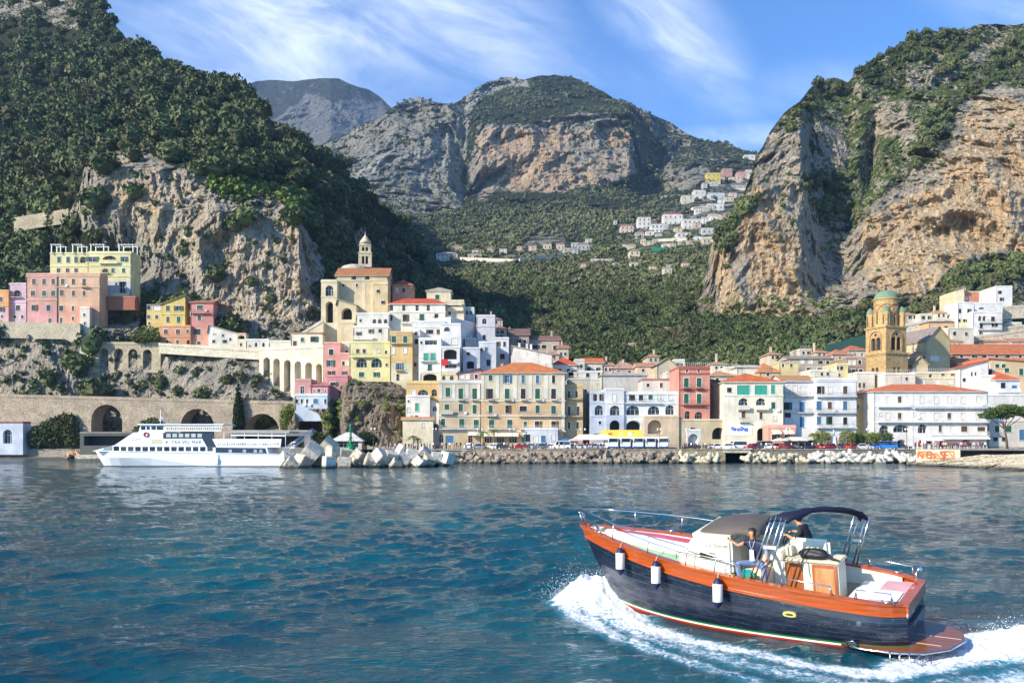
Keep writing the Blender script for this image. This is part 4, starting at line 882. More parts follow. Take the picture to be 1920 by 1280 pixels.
# -- arcaded white row
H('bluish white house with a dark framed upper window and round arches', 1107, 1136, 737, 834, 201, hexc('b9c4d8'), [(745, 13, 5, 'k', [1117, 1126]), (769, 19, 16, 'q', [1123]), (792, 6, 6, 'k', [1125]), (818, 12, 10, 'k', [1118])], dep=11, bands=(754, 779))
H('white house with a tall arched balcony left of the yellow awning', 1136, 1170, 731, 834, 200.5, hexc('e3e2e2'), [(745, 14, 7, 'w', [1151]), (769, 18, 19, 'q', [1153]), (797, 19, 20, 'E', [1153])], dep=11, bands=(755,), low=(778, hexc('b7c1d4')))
H('long white arcaded building in the middle of the waterfront', 1170, 1273, 737, 834, 201, hexc('dfe3e6'), [(745, 11, 8, 'k', [1187, 1202]), (743, 12, 8, 'g', [1220]), (744, 12, 4, 'w', [1234, 1241]), (743, 13, 7, 'w', [1257]), (769, 18, 25, 'q', [1187]), (769, 16, 23, 'q', [1226]), (768, 18, 17, 'q', [1256]), (797, 18, 28, 'E', [1188])], dep=12, bands=(738, 756, 779), balc=((755, 1172, 1240),))
H('rough stone arch house front with creepers right of the yellow awning', 1208, 1273, 782, 834, 198.5, hexc('d9bf9c'), [(800, 26, 28, 'E', [1228])], dep=2.2, name='arched_house', cat='house')
H('pink tower house with green shutters and dark red mouldings', 1273, 1331, 690, 788, 200, hexc('dc8f78'), [(695, 6, 4, 'k', [1288, 1310]), (717, 17, 9, 'g', [1287, 1311]), (747, 18, 9, 'g', [1287, 1311]), (778, 15, 10, 'a', [1289]), (779, 14, 15, 'q', [1310])], dep=12, bands=(691, 700, 730, 759), trimc=hexc('bb5f4a'), balc=((728, 1280, 1294), (728, 1304, 1318), (759, 1280, 1320)), found=1, rail='w')
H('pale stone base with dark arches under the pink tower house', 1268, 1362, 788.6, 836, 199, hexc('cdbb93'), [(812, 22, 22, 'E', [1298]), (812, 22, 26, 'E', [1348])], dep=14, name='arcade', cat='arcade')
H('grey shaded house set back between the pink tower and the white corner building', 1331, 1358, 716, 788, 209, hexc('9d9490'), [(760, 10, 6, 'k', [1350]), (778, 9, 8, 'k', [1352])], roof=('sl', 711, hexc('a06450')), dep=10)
# -- right waterfront
H('white corner building with turquoise blinds, a blue mural and an orange hipped roof', 1357, 1468.5, 716, 836, 198, hexc('ede6cc'), [(731, 18, 24, 't', [1394, 1427]), (730, 17, 8, 't', [1449.5]), (731, 9, 6, 'k', [1369]), (755, 18, 19, 'q', [1394, 1427]), (760, 12, 8, 'g', [1450]), (777, 12, 7, 'n', [1394]), (779, 13, 6, 'n', [1427]), (784, 8, 6, 'w', [1452]), (814, 24, 17, 'E', [1428])], roof=('hip', 700, hexc('d9713a')), dep=14, bands=(741,), balc=((767, 1382, 1404, 's'), (767, 1416, 1440, 's'), (790, 1385, 1404)), name='corner_building', cat='building')
H('white guest house with a long tiled roof half in the shadow of its neighbour', 1468.6, 1528, 715, 836, 202, hexc('e4e4e4'), [(731, 16, 8, 'w', [1477, 1490]), (731, 13, 8, 'w', [1504]), (761, 14, 10, 'k', [1475]), (763, 20, 10, 'b', [1504]), (778, 9, 12, 'k', [1477]), (791, 20, 9, 'b', [1504])], roof=('gx', 703.5, hexc('c79468')), dep=12, bands=(742,), balc=((773, 1488, 1526), (742, 1470, 1526)))
H('white flat roofed building with three rows of balconies right of the guest house', 1528, 1607, 712, 836, 201, hexc('e8e8e6'), [(731, 14, 9, 'k', [1536]), (731, 13, 8, 'w', [1556]), (731, 14, 8, 'n', [1585]), (760, 16, 10, 'b', [1536]), (760, 13, 8, 'n', [1556]), (760, 16, 8, 'b', [1585]), (788, 14, 8, 'b', [1536]), (788, 15, 8, 'k', [1557]), (789, 14, 8, 'k', [1585]), (712.5, 1, 1, 'k', [])], dep=13, bands=(714, 743, 802), balc=((743, 1530, 1604), (773, 1530, 1604), (801, 1530, 1600)))
H('narrow yellow house slice between the balconied building and the white hotel', 1607, 1622, 749, 834, 206, hexc('e6c372'), [(762, 9, 3, 'n', [1609])], roof=('sl', 744, hexc('d79a4a')), dep=9)
H('pale gable end wall set back left of the white hotel', 1621, 1642, 745, 834, 212, hexc('dcd2c6'), [], dep=12)
H('low pink restaurant with cream awnings in front of the corner building', 1440, 1492, 800, 836, 193.5, hexc('e0a08c'), [(820, 12, 10, 'k', [1452, 1476])], dep=4.2, awn=((806, 1446, 1462, 'f0e2c4'), (806, 1468, 1486, 'f0e2c4')), bands=(801,), name='restaurant', cat='restaurant')
H('long white hotel with rows of shuttered windows and an orange roof', 1638, 1852, 734, 838, 200, hexc('efebe4'),
  [(749, 12, 7, 'w', [1664, 1728, 1779, 1834]), (749, 12, 7, 'n', [1687]), (750, 12, 7, 'w', [1755, 1805]), (780, 12, 7, 'w', [1664, 1728, 1755, 1805, 1833]), (780, 12, 7, 'n', [1687, 1780]), (776, 6, 5, 'w', [1651, 1715]), (807, 20, 19, 'q', [1658]), (803, 14, 31, 'q', [1690]), (803, 17, 18, 'q', [1730]), (804, 13, 6, 'n', [1763]), (805, 13, 6, 'w', [1785]), (804, 11, 12, 'n', [1808]), (804, 8, 15, 'n', [1840]), (830, 13, 18, 'E', [1690, 1730, 1770, 1812])],
  roof=('hip', 720, hexc('dd7c4a')), dep=17, bands=(735, 761, 791), balc=((762, 1644, 1705, 'w'), (764, 1712, 1850, 'w'), (791, 1644, 1852, 'w'), (816, 1742, 1852, 'w')), name='hotel', cat='hotel', pil=((1710, 4, 738, 836), (1640, 4, 738, 836)), awn=((816, 1742, 1850, 'e9e5da'),))
H('white house with a small orange pyramid roof above the umbrella pine', 1866, 1912, 712, 752, 214, hexc('e6e8ee'), [(724, 14, 9, 'k', [1881]), (727, 9, 10, 'b', [1902])], roof=('hip', 697, hexc('df6c38')), dep=9, balc=((735, 1868, 1911, 's'),))
H('plain white wing between the hotel and the pyramid roofed house', 1842, 1866, 706, 760, 216, hexc('efece4'), [(720, 12, 3, 'k', [1862]), (722, 6, 4, 'w', [1850])], dep=9)
H('cream house wall behind the umbrella pine trunk', 1852, 1960, 790, 838, 203, hexc('d9d2cc'), [(804, 12, 9, 'g', [1870]), (804, 12, 12, 'g', [1891]), (823, 8, 6, 'k', [1868, 1884]), (815, 20, 10, 'b', [1916])], dep=9)
H('white terrace wall under the pyramid roofed house', 1850, 1990, 742, 800, 209, hexc('e4e1d8'), [], dep=7, name='terrace_wall', cat='wall')
H('peach house with dark green shutters right of the cathedral roof', 1852, 1990, 682, 752, 226, hexc('e8c592'), [(685, 9, 8, 'g', [1870, 1882]), (694, 8, 9, 'g', [1888]), (698, 11, 8, 'k', [1851, 1862]), (697, 12, 8, 'g', [1915, 1945])], roof=('sl', 672, hexc('d4764c')), dep=12)
H('white house with a red shed roof below the cathedral', 1800, 1853, 690, 742, 222, hexc('eeece4'), [(703, 11, 3, 'k', [1822, 1829]), (706, 12, 4, 'w', [1840]), (712, 6, 6, 'k', [1808])], roof=('sr', 675, hexc('d0603c')), dep=9)

# ------------------------------------------------------------------ bell tower of the cathedral
def cathedral_tower():
    Yc = 250; s = Yc/F; cx = PX(1661, Yc); zc = PZ(725, Yc)
    g = empty('cathedral_bell_tower', (cx, Yc, zc), math.radians(20), 'tall ochre stone cathedral tower with a green tiled dome and corner turrets', 'bell tower')
    ye = stone(hexc('a3875a'), hexc('c4a774')); dk = stone(hexc('8d6a48'), hexc('b58d5c')); gr = tile(hexc('7f9c7c'))
    z = lambda py: PZ(py, Yc)-zc
    W1 = 74*s/1.414; W2 = 69*s/1.414
    def stage(name, w, za, zb_, ops, arch_back=True):
        b = MB()
        for k in range(4):
            b.M = Matrix.Rotation(k*math.pi/2, 4, 'Z') @ Matrix.Translation((-w/2, -w/2, za)); facade(b, w, 0, zb_-za, ops, depth=.6)
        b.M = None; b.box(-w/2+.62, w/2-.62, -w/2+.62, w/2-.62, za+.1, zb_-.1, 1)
        b.box(-w/2+.01, w/2-.01, -w/2+.01, w/2-.01, zb_-.02, zb_-.005)
        return b.build(name, [ye, M_DARK], g)
    h1 = z(666); m1 = W1/2
    stage('lower_stage', W1, -14, h1, [(m1-1.35, m1-.35, z(712)+14, z(690)+14, 1, .6), (m1+.35, m1+1.35, z(712)+14, z(690)+14, 1, .6)])
    b = MB(); b.box(-W1/2-.35, W1/2+.35, -W1/2-.35, W1/2+.35, h1, h1+.5); b.box(-W1/2-.15, W1/2+.15, -W1/2-.15, W1/2+.15, h1-.4, h1-.001); b.build('cornice', ye, g)
    h2 = z(617); m2 = W2/2; hh = h2-h1-.5
    stage('belfry_stage', W2, h1+.5, h2, [(m2-1.9, m2-.12, .8, hh*.62, 1, .6), (m2+.12, m2+1.9, .8, hh*.62, 1, .6)])
    for k in range(4):      # framing pointed arches over the paired lights
        b = MB(); b.M = Matrix.Rotation(k*math.pi/2, 4, 'Z') @ Matrix.Translation((0, -W2/2, h1+.5))
        pts = [(-2.3, -.12, .5), (-2.3, -.12, hh*.52)]+[(-2.3*math.cos(a)*1.0, -.12, hh*.52+hh*.36*math.sin(a)**.8) for a in [math.pi*i/10 for i in range(1, 10)]]+[(2.3, -.12, hh*.52), (2.3, -.12, .5)]
        b.tube(pts, .16, 5); b.tube([(0, -.1, .8), (0, -.1, hh*.6)], .1, 5)
        b.add([(.45*math.cos(a), -.1, hh*.74+.45*math.sin(a)) for a in [2*math.pi*i/10 for i in range(10)]], [tuple(range(10))], 1)
        b.build('window_arch', [dk, M_DARK], g)
    b = MB(); b.box(-W2/2-.35, W2/2+.35, -W2/2-.35, W2/2+.35, h2, h2+.45); b.build('cornice', ye, g)
    # drum with interlaced arches
    rd = 21*s; zd = h2+.45; zt = z(561); b = MB(); n = 16
    for k in range(n):
        a0 = 2*math.pi*(k-.5)/n; w = 2*rd*math.tan(math.pi/n)
        b.M = Matrix.Rotation(a0+math.pi/n, 4, 'Z') @ Matrix.Translation((-w/2, -rd, zd))
        facade(b, w, 0, zt-zd, [(w*.28, w*.72, .8, (zt-zd)*.42, 1, .5)] if k % 2 == 0 else [])
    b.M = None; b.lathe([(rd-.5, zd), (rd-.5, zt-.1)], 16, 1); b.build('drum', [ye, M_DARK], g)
    for k in range(8):
        b = MB(); b.M = Matrix.Rotation(2*math.pi*k/8, 4, 'Z')
        H_ = zt-zd; w = rd*.72
        b.tube([(w*math.sin(t_)*1.0, -math.sqrt(max(0, (rd+.12)**2-(w*math.sin(t_))**2)), zd+H_*.42+H_*.36*math.cos(t_)) for t_ in [(-1+2*i/10)*math.pi/2 for i in range(11)]], .15, 5)
        b.build('interlaced_arch', dk, g)
    b = MB(); b.lathe([(rd+.1, zt-.6), (rd+.35, zt-.3), (rd+.35, zt), (rd+.05, zt+.02)], 24); b.build('cornice', ye, g)
    b = MB(); zb_ = z(544); hd = zb_-zt; b.lathe([(rd*math.cos(a)**.85, zt+hd*math.sin(a)) for a in [math.pi/2*i/9 for i in range(10)]], 24)
    do = b.build('dome', gr, g); b = MB(); b.tube([(0, 0, zb_-.05), (0, 0, zb_+.7), (0, 0, zb_+1.9)], [.3, .16, .05]); b.box(-.5, .5, -.06, .06, zb_+1.2, zb_+1.35); b.build('finial', M_DARK, do)
    for k in range(4):      # corner turrets
        a = math.pi/4+k*math.pi/2; x, y = (W2/2-.9)*math.copysign(1, math.cos(a)), (W2/2-.9)*math.copysign(1, math.sin(a))
        b = MB(); r = 1.05; ht = z(588)-zd
        for q in range(8):
            an = 2*math.pi*q/8; b.M = Matrix.Translation((x, y, zd)) @ Matrix.Rotation(an, 4, 'Z') @ Matrix.Translation((-r*.414, -r, 0))
            facade(b, r*.828, 0, ht, [(r*.2, r*.62, .5, ht*.8, 1, .3)] if q % 2 == 0 else [])
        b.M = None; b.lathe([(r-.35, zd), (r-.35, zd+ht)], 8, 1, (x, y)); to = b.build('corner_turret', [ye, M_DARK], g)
        b = MB(); b.lathe([(r+.1, zd+ht), (r*.9, zd+ht+.9), (r*.5, zd+ht+1.6), (0, zd+ht+2.0)], 12, 0, (x, y)); b.build('turret_dome', gr, to)
cathedral_tower()
# cathedral body --------------------------------------------------------
H('long cathedral nave with an orange tiled roof and a row of small windows', 1788, 2000, 664, 690, 276, hexc('c9a48a'), [(668, 5, 6, 'k', [1803, 1825, 1847, 1869, 1891, 1913, 1935])], roof=('gx', 645, hexc('cf7848')), dep=18, name='cathedral', cat='cathedral')
H('low cathedral aisle with an orange lean-to roof in front of the nave', 1795, 2000, 681, 700, 268, hexc('d8c2a0'), [], roof=('gx', 671.5, hexc('d08050')), dep=7.5, name='cathedral', cat='cathedral')
H('tall tan gabled cathedral front beside the bell tower', 1738, 1782, 640, 690, 262, hexc('d9c08a'), [(672, 9, 20, 'w', [1753])], roof=('gy', 612, hexc('9d8f86')), dep=20, name='cathedral', cat='cathedral', Y1=264)
H('triangular tan pediment wall in front of the cathedral', 1711, 1740, 684, 706, 250, hexc('d8c193'), [], roof=('gy', 668, hexc('bda67c')), dep=8, name='pediment_wall', cat='wall')
H('grey house with an orange-red roof just right of the bell tower', 1694, 1730, 655, 700, 272, hexc('b3a79c'), [(666, 7, 5, 'k', [1706, 1716])], roof=('hip', 644, hexc('d0603a')), dep=12)
H('small cream house with brown shutters stacked under the cathedral front', 1712, 1800, 700, 735, 224, hexc('dfd0ae'), [(704, 6, 7, 'a', [1745]), (700, 8, 7, 'n', [1768, 1786]), (716, 9, 8, 'w', [1730, 1757, 1782])], dep=12, bands=(709,), rail='w')
H('low white house with railed terrace at the foot of the bell tower', 1660, 1716, 702, 735, 222, hexc('e5dccb'), [(710, 5, 5, 'k', [1700])], dep=10, rail='w')
# roofs and houses behind the front row ----------------------------------
H('wide greyish building under builders sheeting behind the arcaded row', 1128, 1213, 703, 742, 222, hexc('c6c4ba'), [], roof=('hip', 696, hexc('b9b9b0')), dep=14, name='sheeted_building', cat='building')
H('white terrace house with a railed roof left of the sheeted building', 1066, 1130, 698, 742, 226, hexc('d9d7cc'), [(703, 8, 7, 'k', [1080, 1102]), (702, 11, 5, 'n', [1123])], dep=12, bands=(711,), balc=((711, 1068, 1096, 'w'),))
H('pale pink long house with a terracotta roof behind the sheeted building', 1148, 1196, 690, 712, 244, hexc('dcb8a6'), [(697, 5, 5, 'k', [1160, 1180])], roof=('hip', 676, hexc('c8a088')), dep=14, chim=2)
H('cream house with an orange-pink roof in the middle of the back row', 1194, 1240, 686, 708, 240, hexc('e4c8ae'), [(694, 5, 5, 'k', [1206, 1226])], roof=('gx', 680, hexc('cf8d70')), dep=10)
H('tan gabled church-like house left of the pink tower', 1232, 1268, 684, 730, 232, hexc('cbbd9c'), [(700, 7, 5, 'k', [1248])], roof=('gy', 671, hexc('c9b090')), dep=16)
H('white house with a roof lantern behind the arcaded building', 1205, 1272, 713, 742, 214, hexc('d4cfc4'), [(722, 6, 6, 'k', [1215, 1262]), (722, 9, 6, 'n', [1240])], roof=('flat', hexc('b07060')), dep=9, rail='w')
H('cream house with a curved grey roof behind the pink tower', 1250, 1276, 700, 740, 218, hexc('d9d0bd'), [(726, 6, 5, 'w', [1262])], dep=9)
H('peach house with a low roof right of the pink tower', 1331, 1382, 704, 730, 228, hexc('ddc4a2'), [(711, 5, 6, 'k', [1345, 1366])], roof=('hip', 695, hexc('d59a72')), dep=12)
H('white attic house with a flat top in the middle distance behind the corner building', 1382, 1426, 688, 715, 236, hexc('e2dccc'), [(687, 8, 8, 'k', [1390]), (690, 6, 6, 'w', [1412])], roof=('gx', 684, hexc('cfc8b8')), dep=10)
H('cream house with an orange roof right behind the corner building', 1424, 1462, 697, 715, 232, hexc('dcbf90'), [(702, 5, 5, 'k', [1440])], roof=('hip', 680, hexc('d88a58')), dep=12)
H('small yellow house with one slit window above the guest house roof', 1461, 1497, 681, 708, 238, hexc('e2cb8c'), [(685, 6, 4, 'k', [1468]), (685, 6, 5, 'n', [1484])], roof=('flat', hexc('cdbd92')), dep=9)
H('grey-tan long house stepping up behind the yellow house', 1482, 1562, 672, 712, 250, hexc('b7aa9a'), [(678, 7, 7, 'w', [1504, 1520]), (679, 6, 6, 'k', [1540, 1552]), (692, 6, 5, 'k', [1515, 1535])], roof=('gx', 667, hexc('a79b88')), dep=14, chim=2)
H('cream terrace house with white parapets above the balconied building', 1520, 1570, 696, 716, 224, hexc('e4dfc4'), [(701, 6, 5, 'k', [1541, 1552]), (703, 5, 4, 'w', [1530])], dep=9, rail='w')
H('pale yellow cubic house between the terraces and the bell tower', 1568, 1590, 684, 716, 232, hexc('e6d68e'), [(690, 7, 4, 'k', [1571, 1579]), (703, 6, 4, 'n', [1574])], dep=10)
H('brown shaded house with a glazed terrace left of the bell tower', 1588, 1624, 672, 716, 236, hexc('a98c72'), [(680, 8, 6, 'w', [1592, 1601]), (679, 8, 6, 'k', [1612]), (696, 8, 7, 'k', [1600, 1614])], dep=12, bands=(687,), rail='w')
H('white and pink house with small domes far left of the bell tower', 1562, 1600, 664, 686, 262, hexc('dfc2aa'), [(671, 5, 4, 'k', [1575, 1588])], roof=('hip', 655, hexc('cf8262')), dep=12)
H('cream house with a red roof next to the green net slope', 1592, 1628, 656, 684, 268, hexc('ddcdb2'), [(664, 5, 4, 'k', [1603, 1616])], roof=('hip', 647, hexc('cc6a48')), dep=12)
H('low white house with brown windows beside the balconied building', 1607, 1640, 700, 746, 226, hexc('ddd5c4'), [(722, 9, 5, 'n', [1612, 1620]), (737, 8, 7, 'k', [1614])], dep=10, balc=((730, 1608, 1636),))
FILL = [(872, 892, 636, 656, 236, 'd6cfc6', 'terrace', None, 'small cream house on the lane above the shaded door'), (902, 924, 622, 646, 246, 'cfcac8', None, 'k', 'greyish cube house just right of the tall plain wall'), (926, 950, 616, 638, 252, 'c9bcb0', 'b07a5c', 'k', 'beige house with a tiled roof above the two-windowed white house'),
 (1046, 1066, 652, 690, 252, 'cfc0aa', 'c08062', 'k', 'narrow beige house left of the red hipped roof, close to the woods'), (1078, 1096, 676, 712, 238, 'dcd2c2', None, 'k', 'small cream house between the red and the orange roofs'), (1130, 1150, 684, 712, 246, 'd2c6b4', 'c98a66', 'k', 'small tiled house just left of the pale pink long house'),
 (1214, 1236, 668, 690, 262, 'd6c4a8', 'cc8a64', 'n', 'tan house with a tiled roof nearest the woods behind the cream house'), (1264, 1284, 676, 700, 248, 'e0d6c4', None, 'k', 'little white house peeping up left of the pink tower roof'), (1336, 1360, 682, 706, 252, 'd9cdb6', 'c8916a', 'k', 'beige house with a tiled roof behind the low peach house'),
 (1362, 1384, 690, 712, 242, 'e2dac8', None, 'w', 'little white cube house left of the white attic house'), (1442, 1466, 664, 684, 262, 'd4c4a6', 'c98c68', 'k', 'tan house with a tiled roof at the foot of the wooded slope'), (1500, 1522, 656, 674, 274, 'd8ceb8', None, 'k', 'cream cube house highest above the grey-tan long house'),
 (1530, 1552, 660, 678, 270, 'dccfb4', 'cf8a64', 'n', 'cream tiled house left of the small domed house'), (1698, 1722, 590, 606, 318, 'dccfb4', 'c98a66', 'k', 'tan house with a tiled roof on the slope right of the green dome'), (1726, 1748, 590, 608, 314, 'e4dccb', None, 'k', 'cream cube house on the slope above the orange terrace house'),
 (1754, 1776, 586, 604, 312, 'dfd3bc', 'cd8a66', 'n', 'cream tiled house left of the cubic hillside house'), (1740, 1760, 652, 672, 280, 'e2d8c6', None, 'k', 'small white house tucked left behind the cathedral gable'), (1782, 1806, 640, 662, 286, 'ddd0b8', 'c8845e', 'k', 'tan tiled house just right of the cathedral gable'),
 (1894, 1916, 606, 626, 308, 'e2dacb', None, 'k', 'small white house near the right edge below the stone terraces'), (1716, 1740, 664, 684, 262, 'd6c8b2', 'c9835c', 'k', 'beige tiled house squeezed between the bell tower and the cathedral gable'), (1624, 1660, 700, 740, 228, 'd9cbb0', None, 'n', 'cream house at the very foot of the bell tower'),
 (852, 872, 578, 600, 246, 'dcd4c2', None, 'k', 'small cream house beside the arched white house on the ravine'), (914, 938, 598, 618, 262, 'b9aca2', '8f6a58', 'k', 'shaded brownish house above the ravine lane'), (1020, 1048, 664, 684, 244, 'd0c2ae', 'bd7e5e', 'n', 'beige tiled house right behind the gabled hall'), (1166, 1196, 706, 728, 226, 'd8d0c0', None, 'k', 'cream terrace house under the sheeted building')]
for (x0, x1, ya, yb, Yd, c_, rf_, k_, lab) in FILL:
    w_ = x1-x0; wr = [] if not k_ else [(ya+(yb-ya)*.3, 6, 4.5, k_, [x0+w_*.3, x0+w_*.7])]+([(ya+(yb-ya)*.68, 6, 4.5, 'k', [x0+w_*.28, x0+w_*.66])] if yb-ya > 20 else [])
    H(lab, x0, x1, ya, yb, Yd, hexc(c_), wr, roof=(('gx' if w_ < 22 else 'hip', ya-5, hexc(rf_)) if rf_ and rf_ != 'terrace' else ('flat',)), dep=10, chim=1 if rf_ else 0, rail='w' if x0 % 3 == 0 and not rf_ else None)
rA = random.Random(12)
for i, (px, py, Yd) in enumerate(((668, 612, 234), (716, 640, 230), (760, 560, 240), (812, 604, 236), (850, 606, 234), (880, 652, 226), (910, 592, 243), (940, 698, 205), (1010, 680, 208), (1090, 698, 228), (1120, 736, 206), (1160, 690, 230), (1240, 712, 216), (1300, 689, 206), (1318, 689, 206), (1392, 700, 210), (1446, 702, 210), (1480, 680, 242), (1500, 704, 208), (1556, 711, 207), (1598, 711, 207), (1690, 722, 208), (1790, 722, 208), (1840, 568, 314), (200, 474, 258), (330, 566, 251))):
    t = MB(); h_ = rA.uniform(1.8, 3.2); t.tube([(0, 0, -2.5), (0, 0, h_)], .035, 5)
    for q in range(4): t.box(-.5+.08*q, .5-.08*q, -.02, .02, h_-.2-.22*q, h_-.16-.22*q)
    tag(t.build('roof_aerial', M_RAIL, None, (PX(px, Yd), Yd, PZ(py, Yd))), 'thin television aerial on a roof of the town', 'aerial', 'television aerials on the roofs')
t = MB(); t.prism([(0, 0), (20, 4.5), (20, 9.5), (0, 4)], 0, .25); tag(t.build('green_net', flat(hexc('2a4f48'), .9, 0, 'net'), None, (PX(1548, 285), 285, PZ(668, 285))), 'dark green protective net on the slope left of the bell tower', 'net')
# right hillside houses ---------------------------------------------------
H('white house with a long front gallery and arched windows on the right hillside', 1824, 1880, 586, 634, 304, hexc('eeece6'), [(597, 9, 8, 'a', [1838, 1846]), (598, 9, 5, 'k', [1863]), (611, 9, 6, 'k', [1840]), (609, 7, 6, 'k', [1862, 1868]), (624, 5, 4, 'k', [1838])], dep=10, balc=((605, 1834, 1878), (618, 1832, 1876)))
H('tall white cubic house with a shaded right side on the right hillside', 1796, 1826, 568, 612, 307, hexc('eeeeea'), [(583, 8, 5, 'k', [1800, 1816]), (601, 6, 5, 'k', [1799, 1808])], low=(594, hexc('e6dfa8')), dep=10)
H('white terraced upper house with a slit window behind the cubic house', 1826, 1880, 569, 588, 312, hexc('e2e2de'), [(578, 3, 9, 'k', [1840]), (579, 6, 10, 'w', [1860])], dep=10)
H('orange-red house with a bare gable high on the right hillside', 1806, 1836, 548, 572, 318, hexc('df8a62'), [(560, 5, 5, 'w', [1812])], roof=('flat', hexc('e6cda0')), dep=12)
H('narrow cream house end beside the orange-red hillside house', 1792, 1808, 543, 572, 316, hexc('e8d9a8'), [(552, 5, 3, 'w', [1800])], dep=12, roof=('sr', 537, hexc('d8bb88')))
H('detached white house with two square windows highest on the right hillside', 1868, 1898, 538, 570, 318, hexc('efeeea'), [(548, 6, 5, 'k', [1876]), (561, 6, 5, 'k', [1877])], dep=14)
H('orange terrace house with a dark eave low on the right hillside', 1742, 1790, 605, 626, 300, hexc('e3b57e'), [(613, 5, 6, 'w', [1756]), (614, 6, 5, 'k', [1776])], roof=('flat', hexc('7d4a3a')), dep=9)
H('white house with twin windows between the bell tower and the cathedral front', 1700, 1742, 625, 656, 292, hexc('e6e0d6'), [(634, 6, 4, 'k', [1721, 1732]), (643, 5, 4, 'n', [1712])], dep=10)
H('white house with a stepped terrace below the cubic hillside house', 1778, 1826, 616, 640, 296, hexc('dcd5c0'), [(625, 7, 6, 'k', [1790]), (626, 6, 6, 'n', [1812])], dep=9)
H('pale pink flat roofed house at the right edge above the cathedral roof', 1898, 1990, 640, 664, 298, hexc('e0c8b8'), [(650, 6, 5, 'k', [1910, 1934])], roof=('gx', 634, hexc('c88a68')), dep=10)
H('beige house with a low roof behind the nave roof', 1836, 1896, 640, 664, 300, hexc('dccbb0'), [(649, 5, 5, 'k', [1850, 1872])], roof=('hip', 633, hexc('cf7f55')), dep=12)
# dry-stone terraces on the right hillside
M_STN = stone(hexc('b3a892'), hexc('d0c6ae')); M_STW = stone(hexc('cfc6b0'), hexc('e6dfcc')); M_STB = stone(hexc('85796a'), hexc('b5a48c'), 1.3)
def stonewall(label, px0, px1, pyt, pyb, Y, Y1, dep=3, mat=None, arches=(), name='stone_wall', cat='wall', slope_py=None, found=3, cap=True, ad=3.0):
    A = (PX(px0, Y), Y); B = (PX(px1, Y1), Y1); W = math.hypot(B[0]-A[0], B[1]-A[1]); dx, dy = (B[0]-A[0])/W, (B[1]-A[1])/W
    zt0 = PZ(pyt, Y); zt1 = PZ(slope_py if slope_py else pyt, Y1); zb = PZ(pyb, Y); sl = (zt1-zt0)/W; H0 = zt0-zb
    def ux(px): k = (px-CX)/F; return (k*A[1]-A[0])/(dx-k*dy)
    ops = []
    for (pc, pw, pt_, pb_) in arches:
        u = ux(pc); Yl = A[1]+dy*u; w = pw*Yl/F; ops.append((round(u-w/2, 3), round(u+w/2, 3), round(PZ(pb_, Yl)-zb-sl*u, 3), round(PZ(pt_, Yl)-zb-sl*u, 3), 1, ad))
    g = empty(name, (A[0], A[1], zb), math.atan2(dy, dx), label, cat); b = MB(); facade(b, round(W, 3), -found, round(H0, 3), ops, slope=sl)
    S = lambda x, z: z+sl*x
    b.quad((0, 0, H0), (W, 0, S(W, H0)), (W, dep, S(W, H0)), (0, dep, H0)); b.quad((0, dep, -found), (0, 0, -found), (0, 0, H0), (0, dep, H0)); b.quad((W, 0, S(W, -found)), (W, dep, S(W, -found)), (W, dep, S(W, H0)), (W, 0, S(W, H0)))
    b.quad((0, dep, -found), (W, dep, S(W, -found)), (W, dep, S(W, H0)), (0, dep, H0)) if not arches else None
    b.build('wall', mat or M_STN, g)
    if cap:
        c = MB(); c.add([(-.1, -.14, H0), (W+.1, -.14, S(W, H0)), (W+.1, .35, S(W, H0)), (-.1, .35, H0), (-.1, -.14, H0+.9), (W+.1, -.14, S(W, H0)+.9), (W+.1, .35, S(W, H0)+.9), (-.1, .35, H0+.9)], [(0, 1, 5, 4), (4, 5, 6, 7), (3, 7, 6, 2), (0, 4, 7, 3), (1, 2, 6, 5)])
        c.build('parapet', mat or M_STN, g)
    return g
stonewall('topmost dry-stone terrace wall on the right hillside', 1880, 2100, 578, 584, 316, 316, mat=M_STN, slope_py=566)
stonewall('long dry-stone terrace wall crossing the right hillside under the white houses', 1790, 2100, 640, 646, 302, 304, mat=M_STN, slope_py=596)
stonewall('pale terrace path wall rising left of the hillside houses', 1690, 1800, 612, 617, 306, 310, mat=M_STW, slope_py=598)
stonewall('rising pale terrace wall in the right corner above the nave', 1850, 2100, 622, 628, 306, 308, mat=M_STN, slope_py=588)
# ------------------------------------------------------------------ walls and arcades of the left cliff
stonewall('long stone road wall with big round arches at the foot of the left cliff', -120, 556, 741, 842, 237, 225.5, dep=5, mat=M_STB, slope_py=758,
    arches=((200, 62, 758, 832), (370, 66, 766, 840), (492, 66, 775, 850)), name='arched_road_wall', cat='arcade', ad=5.5)
stonewall('stone retaining wall with four tall arches below the yellow house', 162, 301, 646, 692, 245.2, 244.5, dep=5, mat=stone(hexc('9c8f78'), hexc('c4b698'), 1.4), slope_py=646.5, arches=((195, 17, 653, 694), (222.5, 17, 653, 694), (249, 17, 654, 694), (276, 17, 655, 694)), name='arched_retaining_wall', cat='arcade', ad=4.5, found=1)
stonewall('pale path wall running under the pink and peach houses', -120, 150, 600, 612, 244.5, 244, dep=6, mat=stone(hexc('a89c84'), hexc('c9bd9f'), 1.4), slope_py=606, cap=False, found=3)
stonewall('pale stepped path wall sloping down from the peach house', 108, 168, 612, 620, 243.5, 243, dep=4, mat=stone(hexc('a89c84'), hexc('c9bd9f'), 1.4), slope_py=640, found=1.5)
stonewall('white path wall leading from the yellow house to the white arcade', 298, 490, 648, 655, 242.5, 241, dep=6, mat=stone(hexc('c9bc9e'), hexc('e6dcc2'), 1.5), slope_py=660, found=1.2)
